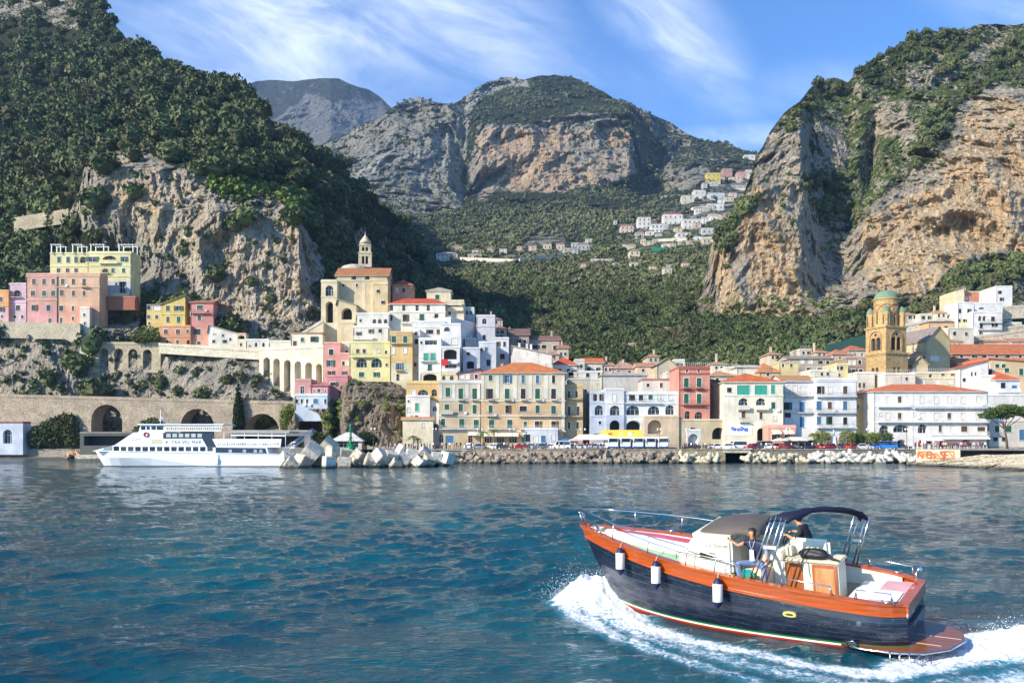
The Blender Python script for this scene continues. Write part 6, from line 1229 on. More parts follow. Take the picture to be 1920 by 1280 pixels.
# buses ---------------------------------------------------------------
def bus(label):
    g = empty('coach', (0, 0, 0), 0, label, 'bus', 'white coaches parked side by side'); b = MB(); b.box(-1.22, 1.22, 0, 8.5, .35, 2.95); b.build('body', flat(hexc('e9ebee'), .35, 0, 'coach_paint', .03), g, bevel=.14)
    t = MB(); t.box(-1.0, 1.0, -.035, -.004, 1.75, 2.6); t.build('windscreen', glassm(), g)
    for xa, xb in ((-1.25, -1.224), (1.224, 1.25)): MB().box(xa, xb, .8, 8.0, 1.6, 2.5).build('side_window', glassm(), g)
    t = MB(); t.box(-1.225, 1.225, -.06, -.004, .36, .72); t.build('bumper', flat(hexc('2d4f7a'), .4), g)
    for sx in (-1, 1):
        t = MB(); t.box(sx*.85-.18, sx*.85+.18, -.05, -.003, .85, 1.02); t.build('headlight', flat((.8, .8, .75), .1, 0, 'lamp_glass'), g)
        t = MB(); t.box(sx*1.3-.06, sx*1.3+.06, -.3, -.1, 1.7, 2.2); t.build('mirror', M_DARK, g)
        for y in (1.7, 6.6):
            t = MB(); t.M = Matrix.Translation((sx*1.08, y, .45)) @ Matrix.Rotation(math.pi/2, 4, 'Y'); t.lathe([(0, -.13), (.43, -.13), (.45, 0), (.43, .13), (0, .13)], 14); t.build('wheel', M_DARK, g)
    return g
bl = ['white coach at the left end of the row of five', 'white coach second from left in the row of five', 'white coach in the middle of the row of five', 'white coach second from right in the row of five', 'white coach at the right end of the row of five']
b0 = bus(bl[0]); b0.location = (PX(1150, 187.5), 187.6, ROADZ)
for i in range(1, 5): dup(b0, (PX(1150+i*23.6, 187.5), 187.6+.3*(i % 2), ROADZ), 0, bl[i])
# yellow billboard over the buses, white awning
bb = empty('billboard', (PX(1127, 196), 196.2, PZ(819, 196)), 0, 'long yellow advertising panel above the parked coaches', 'billboard'); w = 78*196/F
t = MB(); t.box(0, w, 0, .25, 0, 1.75); t.build('panel', flat(hexc('f0bf45'), .6, 0, 'yellow_panel', .06), bb)
for (xa, xb, za, zb_, h_) in ((1.7, 2.9, .5, 1.1, 'b07a24'), (4.2, 5.4, .3, 1.4, 'f4dc7a'), (6.5, 7.5, .3, 1.3, 'e9efc0'), (7.6, 8.2, .5, 1.5, '9fbf7a')):
    t = MB(); m_ = 10; t.add([((xa+xb)/2+(xb-xa)/2*math.cos(6.283*i/m_), -.012, (za+zb_)/2+(zb_-za)/2*math.sin(6.283*i/m_)) for i in range(m_)], [tuple(range(m_))]); t.build('printed_shape', flat(hexc(h_), .6, 0, 'print'), bb)
for x in (.5, w-.5): MB().box(x-.08, x+.08, .05, .2, -3.2, -.001).build('post', M_RAIL, bb)
t = MB(); t.prism([(-5.2, 0), (5.2, 0), (3.4, 1.3), (-3, 1.3)], 0, 3.2); tag(t.build('canopy', flat(hexc('f0ece0'), .8, 0, 'canvas'), None, (PX(1112, 193), 193, ROADZ+2.3)), 'white canvas canopy left of the coaches', 'canopy')
# mural on the corner building
mu = empty('mural', (PX(1370, 197.9), 197.93, PZ(817, 198)), 0, 'painted ceramic panel with blue scrawl on the white corner building', 'mural'); s = 198/F
t = MB(); t.box(0, 40*s, 0, .05, 0, 23*s); t.build('panel', flat(hexc('dfe3cf'), .4, 0, 'ceramic'), mu)
rr = random.Random(9)
for i in range(16):
    t = MB(); cx = (3+rr.random()*30)*s; cz = (8+rr.gauss(0, 2.2))*s+.6; rx, rz_ = (1.5+rr.random()*3)*s, (1.2+rr.random()*2.4)*s; y_ = -.004-.002*i
    t.add([(cx+rx*math.cos(6.283*k/9)*(.8+.4*rr.random()), y_, cz+rz_*math.sin(6.283*k/9)*(.8+.4*rr.random())) for k in range(9)], [tuple(range(9))]); t.build('brush_mark', flat(hexc(rr.choice(['4a66c8', '6f86d8', '3c52b0', '8f8fd8'])), .4, 0, 'glaze'), mu)
# monument, umbrellas, lamps, beacon -------------------------------------
mo = empty('monument', (PX(1563, 191), 191, ROADZ), 0, 'white pyramidal monument between the clipped trees', 'monument'); t = MB(); t.lathe([(1.5, 0), (1.5, .4), (1.25, .42), (.75, 2.9), (.55, 3.1), (0, 3.2)], 4); t.build('plinth', M_WHITE, mo)
t = MB(); t.tube([(0, 0, 3.1), (0, 0, 3.9), (.05, 0, 4.5), (0, 0, 4.75)], [.22, .3, .18, .1], 8); t.build('figure', stone(hexc('a9b0b8'), hexc('c0c4c8')), mo)
g = empty('green_beacon', (PX(657.5, 156), 156, PZ(838, 156)), 0, 'green harbour beacon post on the breakwater', 'beacon'); mg = flat(hexc('0f7a50'), .45, 0, 'green_paint')
t = MB(); t.lathe([(1.1, -1.6), (1.0, 0), (.5, .6), (.22, .9), (.2, 3.2), (.2, 3.9)], 12); t.build('post', mg, g); t = MB(); t.lathe([(.55, 3.2), (.55, 3.3), (.3, 3.3)], 12); t.tube([(.5*math.cos(0), 0, 3.3), (.5, 0, 4.0)], .03); t.lathe([(.22, 3.9), (.26, 4.2), (.2, 4.5), (0, 4.6)], 12); t.build('lantern', mg, g)
t = MB()
for a in range(3): t.tube([(1.2*math.cos(a*2.09), 1.2*math.sin(a*2.09), 0), (.2*math.cos(a*2.09), .2*math.sin(a*2.09), 2.0)], .07)
t.build('brace', mg, g)
def lamp(label):
    g = empty('street_lamp', (0, 0, 0), 0, label, 'street lamp', 'lamp posts of the seafront'); t = MB(); t.lathe([(.16, 0), (.1, .6), (.06, .8), (.05, 4.6)], 8); t.tube([(-.5, 0, 4.4), (0, 0, 4.65), (.5, 0, 4.4)], .03); t.build('post', M_RAIL, g)
    for sx in (-.5, .5): t = MB(); t.lathe([(0, 4.4), (.18, 4.5), (.22, 4.7), (.1, 4.95), (0, 5)], 10, 0, (sx, 0)); t.build('lamp_globe', flat((.75, .74, .7), .3, 0, 'opal'), g)
    return g
lab0 = 'twin-globe lamp post among the people of the seafront'; lp = [(900, 186), (960, 186), (1093, 186), (1290, 186), (1478, 186), (1628, 186), (1700, 186), (1236, 186), (700, 180), (815, 182), (66, 234)]
l0 = None
for i, (px, Y) in enumerate(lp):
    lab = ['at the left end of the boulder bank', 'in front of the palazzo', 'in front of the dark alley', 'at the foot of the pink tower', 'beside the pink restaurant', 'before the yellow house slice', 'left of the hotel terrace', 'beside the last coach', 'behind the breakwater blocks', 'at the right end of the breakwater', 'on the left beach'][i]
    lab = 'dark lamp post with two white globes '+lab
    if l0 is None: l0 = lamp(lab); l0.location = (PX(px, Y), Y, ROADZ)
    else: dup(l0, (PX(px, Y), Y, 2.6 if px < 100 else ROADZ), .1*i, lab)
def parasol(label, col, r=1.6):
    g = empty('parasol', (0, 0, 0), 0, label, 'parasol', 'parasols of the seafront terraces'); MB().tube([(0, 0, 0), (0, 0, 2.6)], .03).build('pole', M_RAIL, g); t = MB(); t.lathe([(r, 2.05), (r*.55, 2.4), (0, 2.75)], 8, smooth=False); t.build('canopy', flat(hexc(col), .8, 0, 'canvas'), g); return g
for (px, Y, c, lab) in ((1062, 194, '2f6c9a', 'blue parasol at the foot of the tan house'), (1078, 193, 'd9b0b4', 'pale pink parasol beside the blue one'), (1462, 189.5, 'eee6d0', 'cream parasol in front of the pink restaurant'), (1752, 190, 'e6efe6', 'white parasol over the kiosk on the hotel terrace'), (1500, 190, 'efe6d8', 'wide cream parasol right of the restaurant')):
    g = parasol(lab, c, 2.2 if px != 1752 else 2.6); g.location = (PX(px, Y), Y, ROADZ)
H('small white ice kiosk with a dark window on the hotel terrace', 1735, 1748, 824, 840, 189.5, hexc('eeeae4'), [(829, 5, 9, 'k', [1741])], dep=2, name='kiosk', cat='kiosk', found=.2)
H('white steel portal of the landing stage left of the mural building', 1288, 1313, 808, 838, 190, hexc('dfe3e2'), [(826, 26, 19, 'E', [1300])], dep=1.2, name='portal', cat='portal', found=.2)
t = MB(); t.box(PX(1470, 191), PX(1535, 191), 191, 195, ROADZ+2.2, ROADZ+2.4); t.box(PX(1472, 191), PX(1533, 191), 194.2, 194.4, ROADZ, ROADZ+2.2); t.prism([(PX(1470, 191), ROADZ+2.41), (PX(1535, 191), ROADZ+2.41), (PX(1531, 191), ROADZ+3.0), (PX(1485, 191), ROADZ+3.0)], 191, 195)
tag(t.build('bar_canopy', [flat(hexc('c9c2b4'), .8, 0, 'canvas')]), 'long pale canopy over the dark bar front right of the restaurant', 'canopy')
# railing along the quay
t = MB(); railing(t, PX(880, 183.6), PX(1350, 183.6), 183.7, ROADZ+.16, h=.95, step=1.2, r=.03); tag(t.build('quay_railing', M_RAIL), 'dark railing along the top of the quay wall', 'railing')
# people ------------------------------------------------------------------
def person_mesh(pose, top, legs, seed):
    rg = random.Random(seed); bm = bmesh.new(); sk = bm.verts.layers.skin.verify(); P = {}
    def v(n_, x, y, z, r): q = bm.verts.new((x, y, z)); q[sk].radius = (r, r); P[n_] = q; return q
    st = {'stand': (0, 0), 'walk': (.22, -.22)}[pose]
    v('pel', 0, 0, .95, .13); v('ch', 0, .01, 1.25, .15); v('nk', 0, 0, 1.47, .06); v('hd', 0, -.02, 1.62, .095); v('ht', 0, -.01, 1.72, .07)
    for s_, sx in (('l', -1), ('r', 1)):
        k = st[0] if sx < 0 else st[1]
        v('hp'+s_, sx*.09, 0, .9, .09); v('kn'+s_, sx*.1, -k*.5, .5, .065); v('an'+s_, sx*.1, -k, .09, .045); v('to'+s_, sx*.11, -k-.13, .04, .04)
        v('sh'+s_, sx*.19, 0, 1.4, .06); v('el'+s_, sx*.25, .03+k*.4, 1.13, .045); v('ha'+s_, sx*.25, -.06+k*.8, .88, .035)
    e = [('pel', 'ch'), ('ch', 'nk'), ('nk', 'hd'), ('hd', 'ht')]
    for s_ in 'lr': e += [('pel', 'hp'+s_), ('hp'+s_, 'kn'+s_), ('kn'+s_, 'an'+s_), ('an'+s_, 'to'+s_), ('ch', 'sh'+s_), ('sh'+s_, 'el'+s_), ('el'+s_, 'ha'+s_)]
    for a, b_ in e: bm.edges.new((P[a], P[b_]))
    P['pel'][sk].use_root = True; me = bpy.data.meshes.new('p'); bm.to_mesh(me); bm.free(); o = link('tmp', me); m_ = o.modifiers.new('s', 'SKIN'); m_.use_smooth_shade = True; s2 = o.modifiers.new('d', 'SUBSURF'); s2.levels = 1
    dg = bpy.context.evaluated_depsgraph_get(); m2 = bpy.data.meshes.new_from_object(o.evaluated_get(dg)); bpy.data.objects.remove(o)
    m2.materials.clear()
    for ma in (flat(hexc('c99878'), .6, 0, 'skin'), flat(hexc(top), .8, 0, 'cloth'), flat(hexc(legs), .8, 0, 'cloth'), flat(hexc(rg.choice(['2a1c14', '4a3424', '8a7a68'])), .8, 0, 'hair')): m2.materials.append(ma)
    for p in m2.polygons:
        c = p.center; p.material_index = 2 if c.z < .96 and abs(c.x) < .2 else (1 if c.z < 1.5 and not (abs(c.x) > .2 and c.z < 1.1) else (3 if c.z > 1.66 or (c.z > 1.55 and c.y > .0) else 0))
        if c.z < .07: p.material_index = 3
    return m2
tops = [('9c3a34', '2b3550'), ('e6e6e2', '3a4a6a'), ('2a3c66', '4a4a4e'), ('1f2226', '2c3a5a'), ('8a9aa8', '2a2a30'), ('d8c4a0', '5a5048'), ('b04a5a', '30343c'), ('ececec', '1f2228')]
tnm = ['dull red top', 'white top', 'navy jacket', 'black jacket', 'grey-blue coat', 'beige coat', 'dusky pink coat', 'a pale shirt']
PM = [person_mesh('walk' if i % 2 else 'stand', a, b_, i) for i, (a, b_) in enumerate(tops)]
zones = [(700, 800, 181, 2.95, 'on the quay behind the breakwater', 16), (800, 885, 184, 3.13, 'at the foot of the white corner house', 16), (1278, 1335, 186, 3.13, 'by the white portal', 14), (1712, 1755, 187, 3.13, 'at the left end of the hotel terrace', 10), (1755, 1850, 186, 3.13, 'on the crowded hotel terrace', 34), (60, 150, 238, 2.6, 'on the left beach promenade', 14), (1540, 1600, 187, 3.13, 'near the white monument', 5), (900, 1060, 186, 3.13, 'walking before the palazzo', 16), (1420, 1540, 186, 3.13, 'before the pink restaurant', 10), (1075, 1140, 186, 3.13, 'by the alley beside the coaches', 6)]
rg = np.random.default_rng(8)
for (a, b_, Y, z, where, n_) in zones:
    for i in range(n_):
        k = int(rg.integers(len(PM))); px = a+(b_-a)*(i+.9*rg.random())/n_; Yp = Y+rg.uniform(-1.2, 2.5)
        if Y == 186: Yp = max(Yp, 184.6)
        o = link('person', PM[k], None, (PX(px, Yp), Yp, z)); o.rotation_euler = (0, 0, float(rg.uniform(-2.5, 2.5))); o.scale = (1, 1, float(rg.uniform(.92, 1.05)))
        tag(o, f'person in a {tnm[k][2:] if k == 7 else tnm[k]} {where}', 'person', f'people {where}')

# ------------------------------------------------------------------ ferry
def textobj(txt, size, mat, name, parent=None, M=None, shear=0, ext=.004, spacing=1.0, bold=0):
    cu = bpy.data.curves.new('t', 'FONT'); cu.body = txt; cu.size = size; cu.extrude = ext; cu.shear = shear; cu.offset = bold; cu.space_character = spacing; cu.align_x = 'CENTER'; cu.align_y = 'CENTER'
    o = bpy.data.objects.new('t', cu); COL.objects.link(o); dg = bpy.context.evaluated_depsgraph_get(); me = bpy.data.meshes.new_from_object(o.evaluated_get(dg)); bpy.data.objects.remove(o)
    me.materials.clear(); me.materials.append(mat); q = link(name, me, parent); q.matrix_local = M if M else Matrix(); return q
def ferry():
    Y = 160.0; s = Y/F; g = empty('ferry', (PX(185, Y), Y, 0), 0, 'long white passenger ferry lying at the breakwater, bow to the left', 'ferry')
    x = lambda px: (px-185)*s
    z = lambda py: (873-py)*s
    Mw = flat(hexc('eef1f5'), .3, 0, 'ferry_paint', .03); Md = flat(hexc('2c3a48'), .3, 0, 'dark_stripe', .05); W2 = 4.2
    def hb(px): t = max(0, min(1, (px-178)/75)); return W2*(1-(1-t)**2.2)
    b = MB(); st = [178.5, 182, 188, 196, 206, 220, 240, 262, 300, 400, 520, 568]; n_ = 0; rows_ = []
    for i, px in enumerate(st):
        zt = z(844+max(0, (px-185))*.018+0); q = min(1, max(0, (px-178.5)/25)); zk = zt*(1-q)-.6*q if q < 1 else -.6; h = hb(px); hw_ = h*(.55+.45*min(1, (px-178)/220))
        rows_.append([(x(px), -h, zt), (x(px)+.3*(1-q), -h*.97, zt-(zt-zk)*.35), (x(px), -hw_, zt-(zt-zk)*.8), (x(px), -hw_*.7, zk), (x(px), hw_*.7, zk), (x(px), hw_, zt-(zt-zk)*.8), (x(px), h*.97, zt-(zt-zk)*.35), (x(px), h, zt)])
    for r in rows_: b.v.extend(r)
    m = 8
    for i in range(len(st)-1):
        for k in range(m): b.f.append([i*m+k, i*m+(k+1) % m, (i+1)*m+(k+1) % m, (i+1)*m+k]); b.m.append(0); b.sm.append(False)
    b.f.append([(len(st)-1)*m+k for k in range(m)]); b.m.append(0); b.sm.append(False); b.build('hull', Mw, g)
    t = MB(); t.box(x(206), x(566), -W2*1.0-.02, -W2*.9, -.3, .14); t.build('waterline_stripe', flat(hexc('20262c'), .5), g)
    t = MB(); t.tube([(x(px), -hb(px)-.03, z(845+max(0, px-185)*.018)+.08) for px in st[1:]], .07, 6); t.build('rubbing_rail', Mw, g)
    # main deckhouse: side profile extruded
    def pf(pts, y0, y1, name, mat, par=g, **k): t = MB(); t.prism([(x(a), z(b_)) for a, b_ in pts], y0, y1); return t.build(name, mat, par, **k)
    W = 3.7
    dh = pf([(190, 845), (232, 834), (262, 814), (268, 811), (321, 811), (321, 822), (412, 822), (417, 838), (511, 838), (514, 851)], -W, W, 'deckhouse', Mw)
    for i in range(15):
        px = 222+i*13.2
        if i < 1: continue
        pf([(px-4.9, 836.2), (px+4.9, 836.2), (px+4.9, 845.2), (px-4.9, 845.2)], -W-.03, -W-.005, 'window', glassm(), dh)
    pf([(214, 838), (228, 835.5), (228, 844), (210, 843.5)], -W-.02, -W-.004, 'window', flat(hexc('8d969c'), .2, 0, 'tinted'), dh)
    pf([(417, 838.5), (508, 839.5), (512, 850.5), (417, 849.5)], -W-.03, -W-.004, 'dark_band', Md, dh)
    for px in (444, 470, 490, 500): pf([(px-3, 842), (px+3, 842), (px+3, 847.5), (px-3, 847.5)], -W-.05, -W-.032, 'window', flat(hexc('9aa6aa'), .2, 0, 'tinted'), dh)
    pf([(321, 811.5), (413, 811.5), (418, 838), (402, 838), (393, 822), (321, 822)], -W-.028, -W-.003, 'dark_band', Md, dh)
    for i in range(6): pf([(327+i*11.4, 813), (335+i*11.4, 813), (335+i*11.4, 819.5), (327+i*11.4, 819.5)], -W-.05, -W-.03, 'window', flat(hexc('b9c0c2'), .2, 0, 'tinted'), dh)
    pf([(268, 822.5), (393, 822.5), (401, 837), (240, 837)], -W-.06, -W-.031, 'side_panel', Mw, dh)
    pf([(411, 822.5), (538, 822.5), (536, 838), (419, 838)], -W-.06, -W-.02, 'banner', flat(hexc('e6e4de'), .5, 0, 'banner', .05), dh)
    rr_ = random.Random(3)
    for i in range(34):
        px = 422+i*3.3; h = rr_.uniform(2, 5); pf([(px, 834-h), (px+rr_.uniform(1, 2.2), 834-h), (px+rr_.uniform(1.4, 2.4), 834), (px, 834)], -W-.075, -W-.0605, 'banner_mark', flat(hexc(rr_.choice(['a08aa8', '8d8d92', 'b0a89a', 'c0b4c4', '6f7076'])), .5, 0, 'print'), dh)
    pf([(300.5, 823), (319, 823), (319, 832), (300.5, 832)], -W-.09, -W-.061, 'emblem_panel', flat(hexc('cdc6a4'), .5, 0, 'print'), dh)
    mk = flat(hexc('39444f'), .5, 0, 'lettering'); textobj('TRA.VEL MAR', .95, mk, 'lettering', dh, Matrix.Translation((x(364), -W-.075, z(829))) @ Matrix.Rotation(math.pi/2, 4, 'X'), spacing=1.05)
    textobj('+', 1.1, mk, 'emblem', dh, Matrix.Translation((x(328), -W-.075, z(829))) @ Matrix.Rotation(math.pi/2, 4, 'X'), bold=.02)
    t = MB(); t.tube([(x(262+i*1.6), -W-.075, z(825+1.6*math.sin(i*1.5)-.25*i)) for i in range(12)], .045, 4); t.build('bow_script', flat(hexc('9aa4ac'), .5, 0, 'lettering'), dh)
    # wheelhouse and sun deck
    wh = pf([(272, 811), (276, 797.5), (321, 797.5), (321, 811)], -2.9, 2.9, 'wheelhouse', Mw); pf([(271, 795), (430, 795), (430, 797), (273, 797)], -3.3, 3.3, 'roof_slab', Mw, wh)
    for a, b_ in ((277, 285), (287.5, 293), (296, 304), (306, 318)): pf([(a, 799), (b_, 799), (b_, 806), (a, 806)], -2.94, -2.903, 'window', glassm(), wh)
    pf([(323, 799), (428, 799), (426, 809), (323, 809)], -3.35, -3.25, 'rail_banner', flat(hexc('dedcd2'), .5, 0, 'banner', .05), wh)
    for i in range(26): pf([(326+i*3.9, 801), (328+i*3.9, 801), (328+i*3.9, 806), (326+i*3.9, 806)], -3.37, -3.351, 'banner_mark', flat(hexc(rr_.choice(['8b8f92', 'b4a68a', '9a8d84'])), .5, 0, 'print'), wh)
    t = MB(); t.tube([(x(301), 0, z(796)), (x(301), 0, z(768))], .06, 6); t.tube([(x(301), 0, z(780)), (x(318), 0, z(797))], .04, 5); t.box(x(299), x(303), -.6, .6, z(783.5), z(783)); t.build('mast', Mw, g)
    t = MB(); t.M = Matrix.Translation((x(301), 0, z(787))); t.lathe([(0, -.1), (.28, -.08), (.28, .08), (0, .1)], 12); t.build('radar', Mw, g)
    # aft canopy
    ac = pf([(430, 808.5), (552, 808.5), (552, 812), (430, 812)], -W, W, 'aft_canopy', flat(hexc('a9a59c'), .6, 0, 'canvas'))
    pf([(445, 815), (545, 816), (545, 818), (445, 817)], -W-.05, -W+.1, 'upper_rail', Mw, ac)
    for px in (432, 445, 470, 495, 520, 545): t = MB(); t.tube([(x(px), -W+.1, z(838)), (x(px), -W+.1, z(812))], .06, 5); t.build('canopy_post', Mw, ac)
    t = MB(); t.box(x(417), x(552), -W+.3, W, z(839), z(838)); t.build('aft_deck', Mw, g)
    t = MB(); t.box(x(417), x(424), -W2-.06, -W2+.02, .5, 2.4); t.box(x(419), x(424), -W2-.3, -W2-.061, .5, 1.5); t.build('fender', flat(hexc('dfe3e6'), .4), g)
    t = MB(); t.tube([(x(247), -2.5, z(815)), (x(247), -2.5, z(811))], .5, 10); M_R = flat(hexc('c83a2a'), .5, 0, 'lifering')
    rg_ = MB(); rg_.M = Matrix.Translation((x(290), -W-.12, z(814.5))) @ Matrix.Rotation(math.pi/2, 4, 'X'); rg_.tube([(.42*math.cos(a), .42*math.sin(a), 0) for a in [6.2832*i/14 for i in range(15)]], .11, 6, cap=False); rg_.build('life_ring', M_R, g)
    return g
ferry()
# boarding gangway and pier shed
gw = empty('gangway', (PX(527, 156), 156, 0), 0, 'sloping metal boarding gangway at the ferry stern', 'gangway'); s = 156/F
a = Vector((0, 0, (873-854)*s)); c = Vector((56*s, 1.5, (873-811)*s))
for k, y in enumerate((-.7, .7)):
    for dz in (0, .45, 1.0): MB().tube([a+Vector((0, y, dz)), c+Vector((0, y, dz))], .06 if dz != .45 else .035, 6).build('rail', M_METAL, gw)
t = MB()
for i in range(16): p = a.lerp(c, i/15); t.box(p.x-.16, p.x+.16, p.y-.66, p.y+.66, p.z-.03, p.z+.02)
t.build('tread', M_METAL, gw)
H('dark open landing shed with a thin roof left of the ferry bow', 150, 262, 812.5, 838, 214, hexc('5f625c'), [(826, 18, 100, 'e', [206])], roof=('flat', hexc('8e8a80')), dep=6, name='landing_shed', cat='shed', found=3)
H('grey flat roofed pier canopy behind the ferry stern', 430, 584, 810, 840, 178, hexc('8e8b84'), [(828, 22, 130, 'e', [507])], roof=('flat', hexc('b0aca2')), dep=6, name='pier_canopy', cat='canopy', found=3)
b = MB(); b.box(PX(430, 176), PX(610, 176), 171, 186, -2, 1.2); b.box(PX(140, 208), PX(262, 208), 208, 222, -2, 1.4); tag(b.build('pier', M_CONC), 'concrete landing pier', 'pier', kind='structure')

# ------------------------------------------------------------------ the wooden launch in the foreground
BX, BY, BA, BP, BR = 9.364, 18.462, 2.459, -.011, -.184
ca, sa, cp, sp_, cr, sr = math.cos(BA), math.sin(BA), math.cos(BP), math.sin(BP), math.cos(BR), math.sin(BR)
MA = Matrix(((ca, -sa, 0), (sa, ca, 0), (0, 0, 1))); MR_ = Matrix(((1, 0, 0), (0, cr, -sr), (0, sr, cr))); MP_ = Matrix(((cp, 0, -sp_), (0, 1, 0), (sp_, 0, cp)))
BM = Matrix.Translation((BX, BY, .08)) @ (MA @ MR_ @ MP_).to_4x4()
boat = empty('motor_launch', (0, 0, 0), 0, 'blue wooden motor launch with varnished sheer band speeding left in the foreground', 'boat'); boat.matrix_world = BM
LB = 9.0
def zs(x): t = x/LB; return 1.297+.848*t+.244*t*t
def hbm(x):
    t = min(1, max(0, x/LB))
    r = 1.271*((1-.20*((.4-t)/.4)**2) if t < .4 else (1-((t-.4)/.6)**2.15))
    return r*(1-.24*((.8-x)/.8)**2.4) if x < .8 else r
def varnish(c, name='varnished_wood', sx=(.35, 3, 12)):
    m, t, p = newmat(name); tcx = N(t, 'ShaderNodeTexCoord'); mp2 = N(t, 'ShaderNodeMapping'); mp2.inputs['Scale'].default_value = sx; L(t, tcx.outputs['Object'], mp2.inputs[0])
    a = noise(t, 1.6, 6, .65, mp2.outputs[0], .6); L(t, MIXC(t, RAMP(t, a, (.35, .68)), sc(c, .72), sc(c, 1.1)), p.inputs['Base Color']); p.inputs['Roughness'].default_value = .25; p.inputs['Coat Weight'].default_value = .6; p.inputs['Coat Roughness'].default_value = .08; return m
M_VAR = varnish((.46, .088, .011)); M_TEAK = varnish((.24, .085, .03), 'wet_teak', (1, 14, 1)); M_MAH = varnish((.42, .12, .035), 'mahogany', (8, 8, 1))
M_NAVY, t_, p_ = newmat('navy_hull'); 
_tc = N(t_, 'ShaderNodeTexCoord'); _mp = N(t_, 'ShaderNodeMapping'); _mp.inputs['Scale'].default_value = (1, 1, 4); L(t_, _tc.outputs['Object'], _mp.inputs[0])
_a = noise(t_, 1.8, 6, .7, _mp.outputs[0]); _b = noise(t_, 9, 4, .7, _tc.outputs['Object'])
_c = MIXC(t_, RAMP(t_, _a, (.4, .75)), (.008, .012, .026), (.028, .036, .058)); _c = MIXC(t_, MATH(t_, 'MULTIPLY', RAMP(t_, _b, (.6, .75)), .35), _c, (.22, .24, .27))
L(t_, _c, p_.inputs['Base Color']); p_.inputs['Roughness'].default_value = .2; p_.inputs['Coat Weight'].default_value = .5; bump(t_, _b, .15, .02, p_)
M_GEL = flat(hexc('ece6d2'), .3, 0, 'gelcoat', .04); M_GEL2 = flat(hexc('d9cfb4'), .45, 0, 'gelcoat', .05); M_GREEN = flat(hexc('1c6b3c'), .4, 0, 'green_stripe'); M_WST = flat(hexc('efe9d8'), .4, 0, 'white_stripe'); M_RED = flat(hexc('a8321c'), .45, 0, 'red_stripe'); M_ANTI = flat(hexc('5e2418'), .6, 0, 'antifouling')
NAVY = flat(hexc('0d1430'), .75, 0, 'navy_canvas')
def stripez(x): t = x/LB; return .235-.05*t*t
# hull loft: rows of (y factor, z, x shift) from keel to band
def hull_rows(x):
    t = x/LB; b_ = hbm(x); z0 = stripez(x); zb = zs(x)-.31+.08*max(0, 1-t*2.2)
    bs = b_*(.93-.15*t)
    k = [(0.0, z0-.95+.55*t**3), (bs*.62, z0-.62+.3*t**3), (bs*.93, z0-.24), (bs*.985, z0-.05), (bs*.995, z0), (bs*1.0, z0+.045), (bs*1.005, z0+.09)]
    n = 7
    for i in range(1, n+1):
        f = i/n; y = bs*1.005+(b_*.985-bs*1.005)*(f**1.25)+.07*math.sin(math.pi*f)*min(1, b_*1.5); z = z0+.09+(zb-z0-.09)*f
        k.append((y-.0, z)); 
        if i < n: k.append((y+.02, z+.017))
    return k, zb
XS = [LB*(1-(1-i/46)**1.25) for i in range(47)]; XS[-1] = LB-.004
b = MB(); rows = [hull_rows(x)[0] for x in XS]; nr = len(rows[0]); mi = [0, 0, 0, 1, 2, 3]
def rake(x, z): t = x/LB; f = max(0, min(1, (zs(x)-z)/(zs(x)-stripez(x)))); return x-(.95*f**1.3)*t**3
for sgn in (1, -1):
    base = len(b.v)
    for x, r in zip(XS, rows):
        for y, z in r: b.v.append((rake(x, z), sgn*y, z))
    for i in range(len(XS)-1):
        for k in range(nr-1):
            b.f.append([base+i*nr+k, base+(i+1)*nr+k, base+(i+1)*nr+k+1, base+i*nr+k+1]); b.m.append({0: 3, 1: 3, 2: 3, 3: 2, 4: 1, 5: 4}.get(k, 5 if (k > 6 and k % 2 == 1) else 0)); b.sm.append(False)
tr = [(rake(0, z), y, z) for y, z in rows[0]]+[(rake(0, z), -y, z) for y, z in rows[0][::-1]]; bb_ = len(b.v); b.v.extend(tr); b.f.append(list(range(bb_, bb_+len(tr)))); b.m.append(0); b.sm.append(False)
b.build('hull', [M_NAVY, M_WST, M_RED, M_ANTI, M_GREEN, flat((.34, .36, .40), .4, 0, 'plank_edge_glint', .6)], boat)  # last material: glints on the plank laps, put in as a paler colour
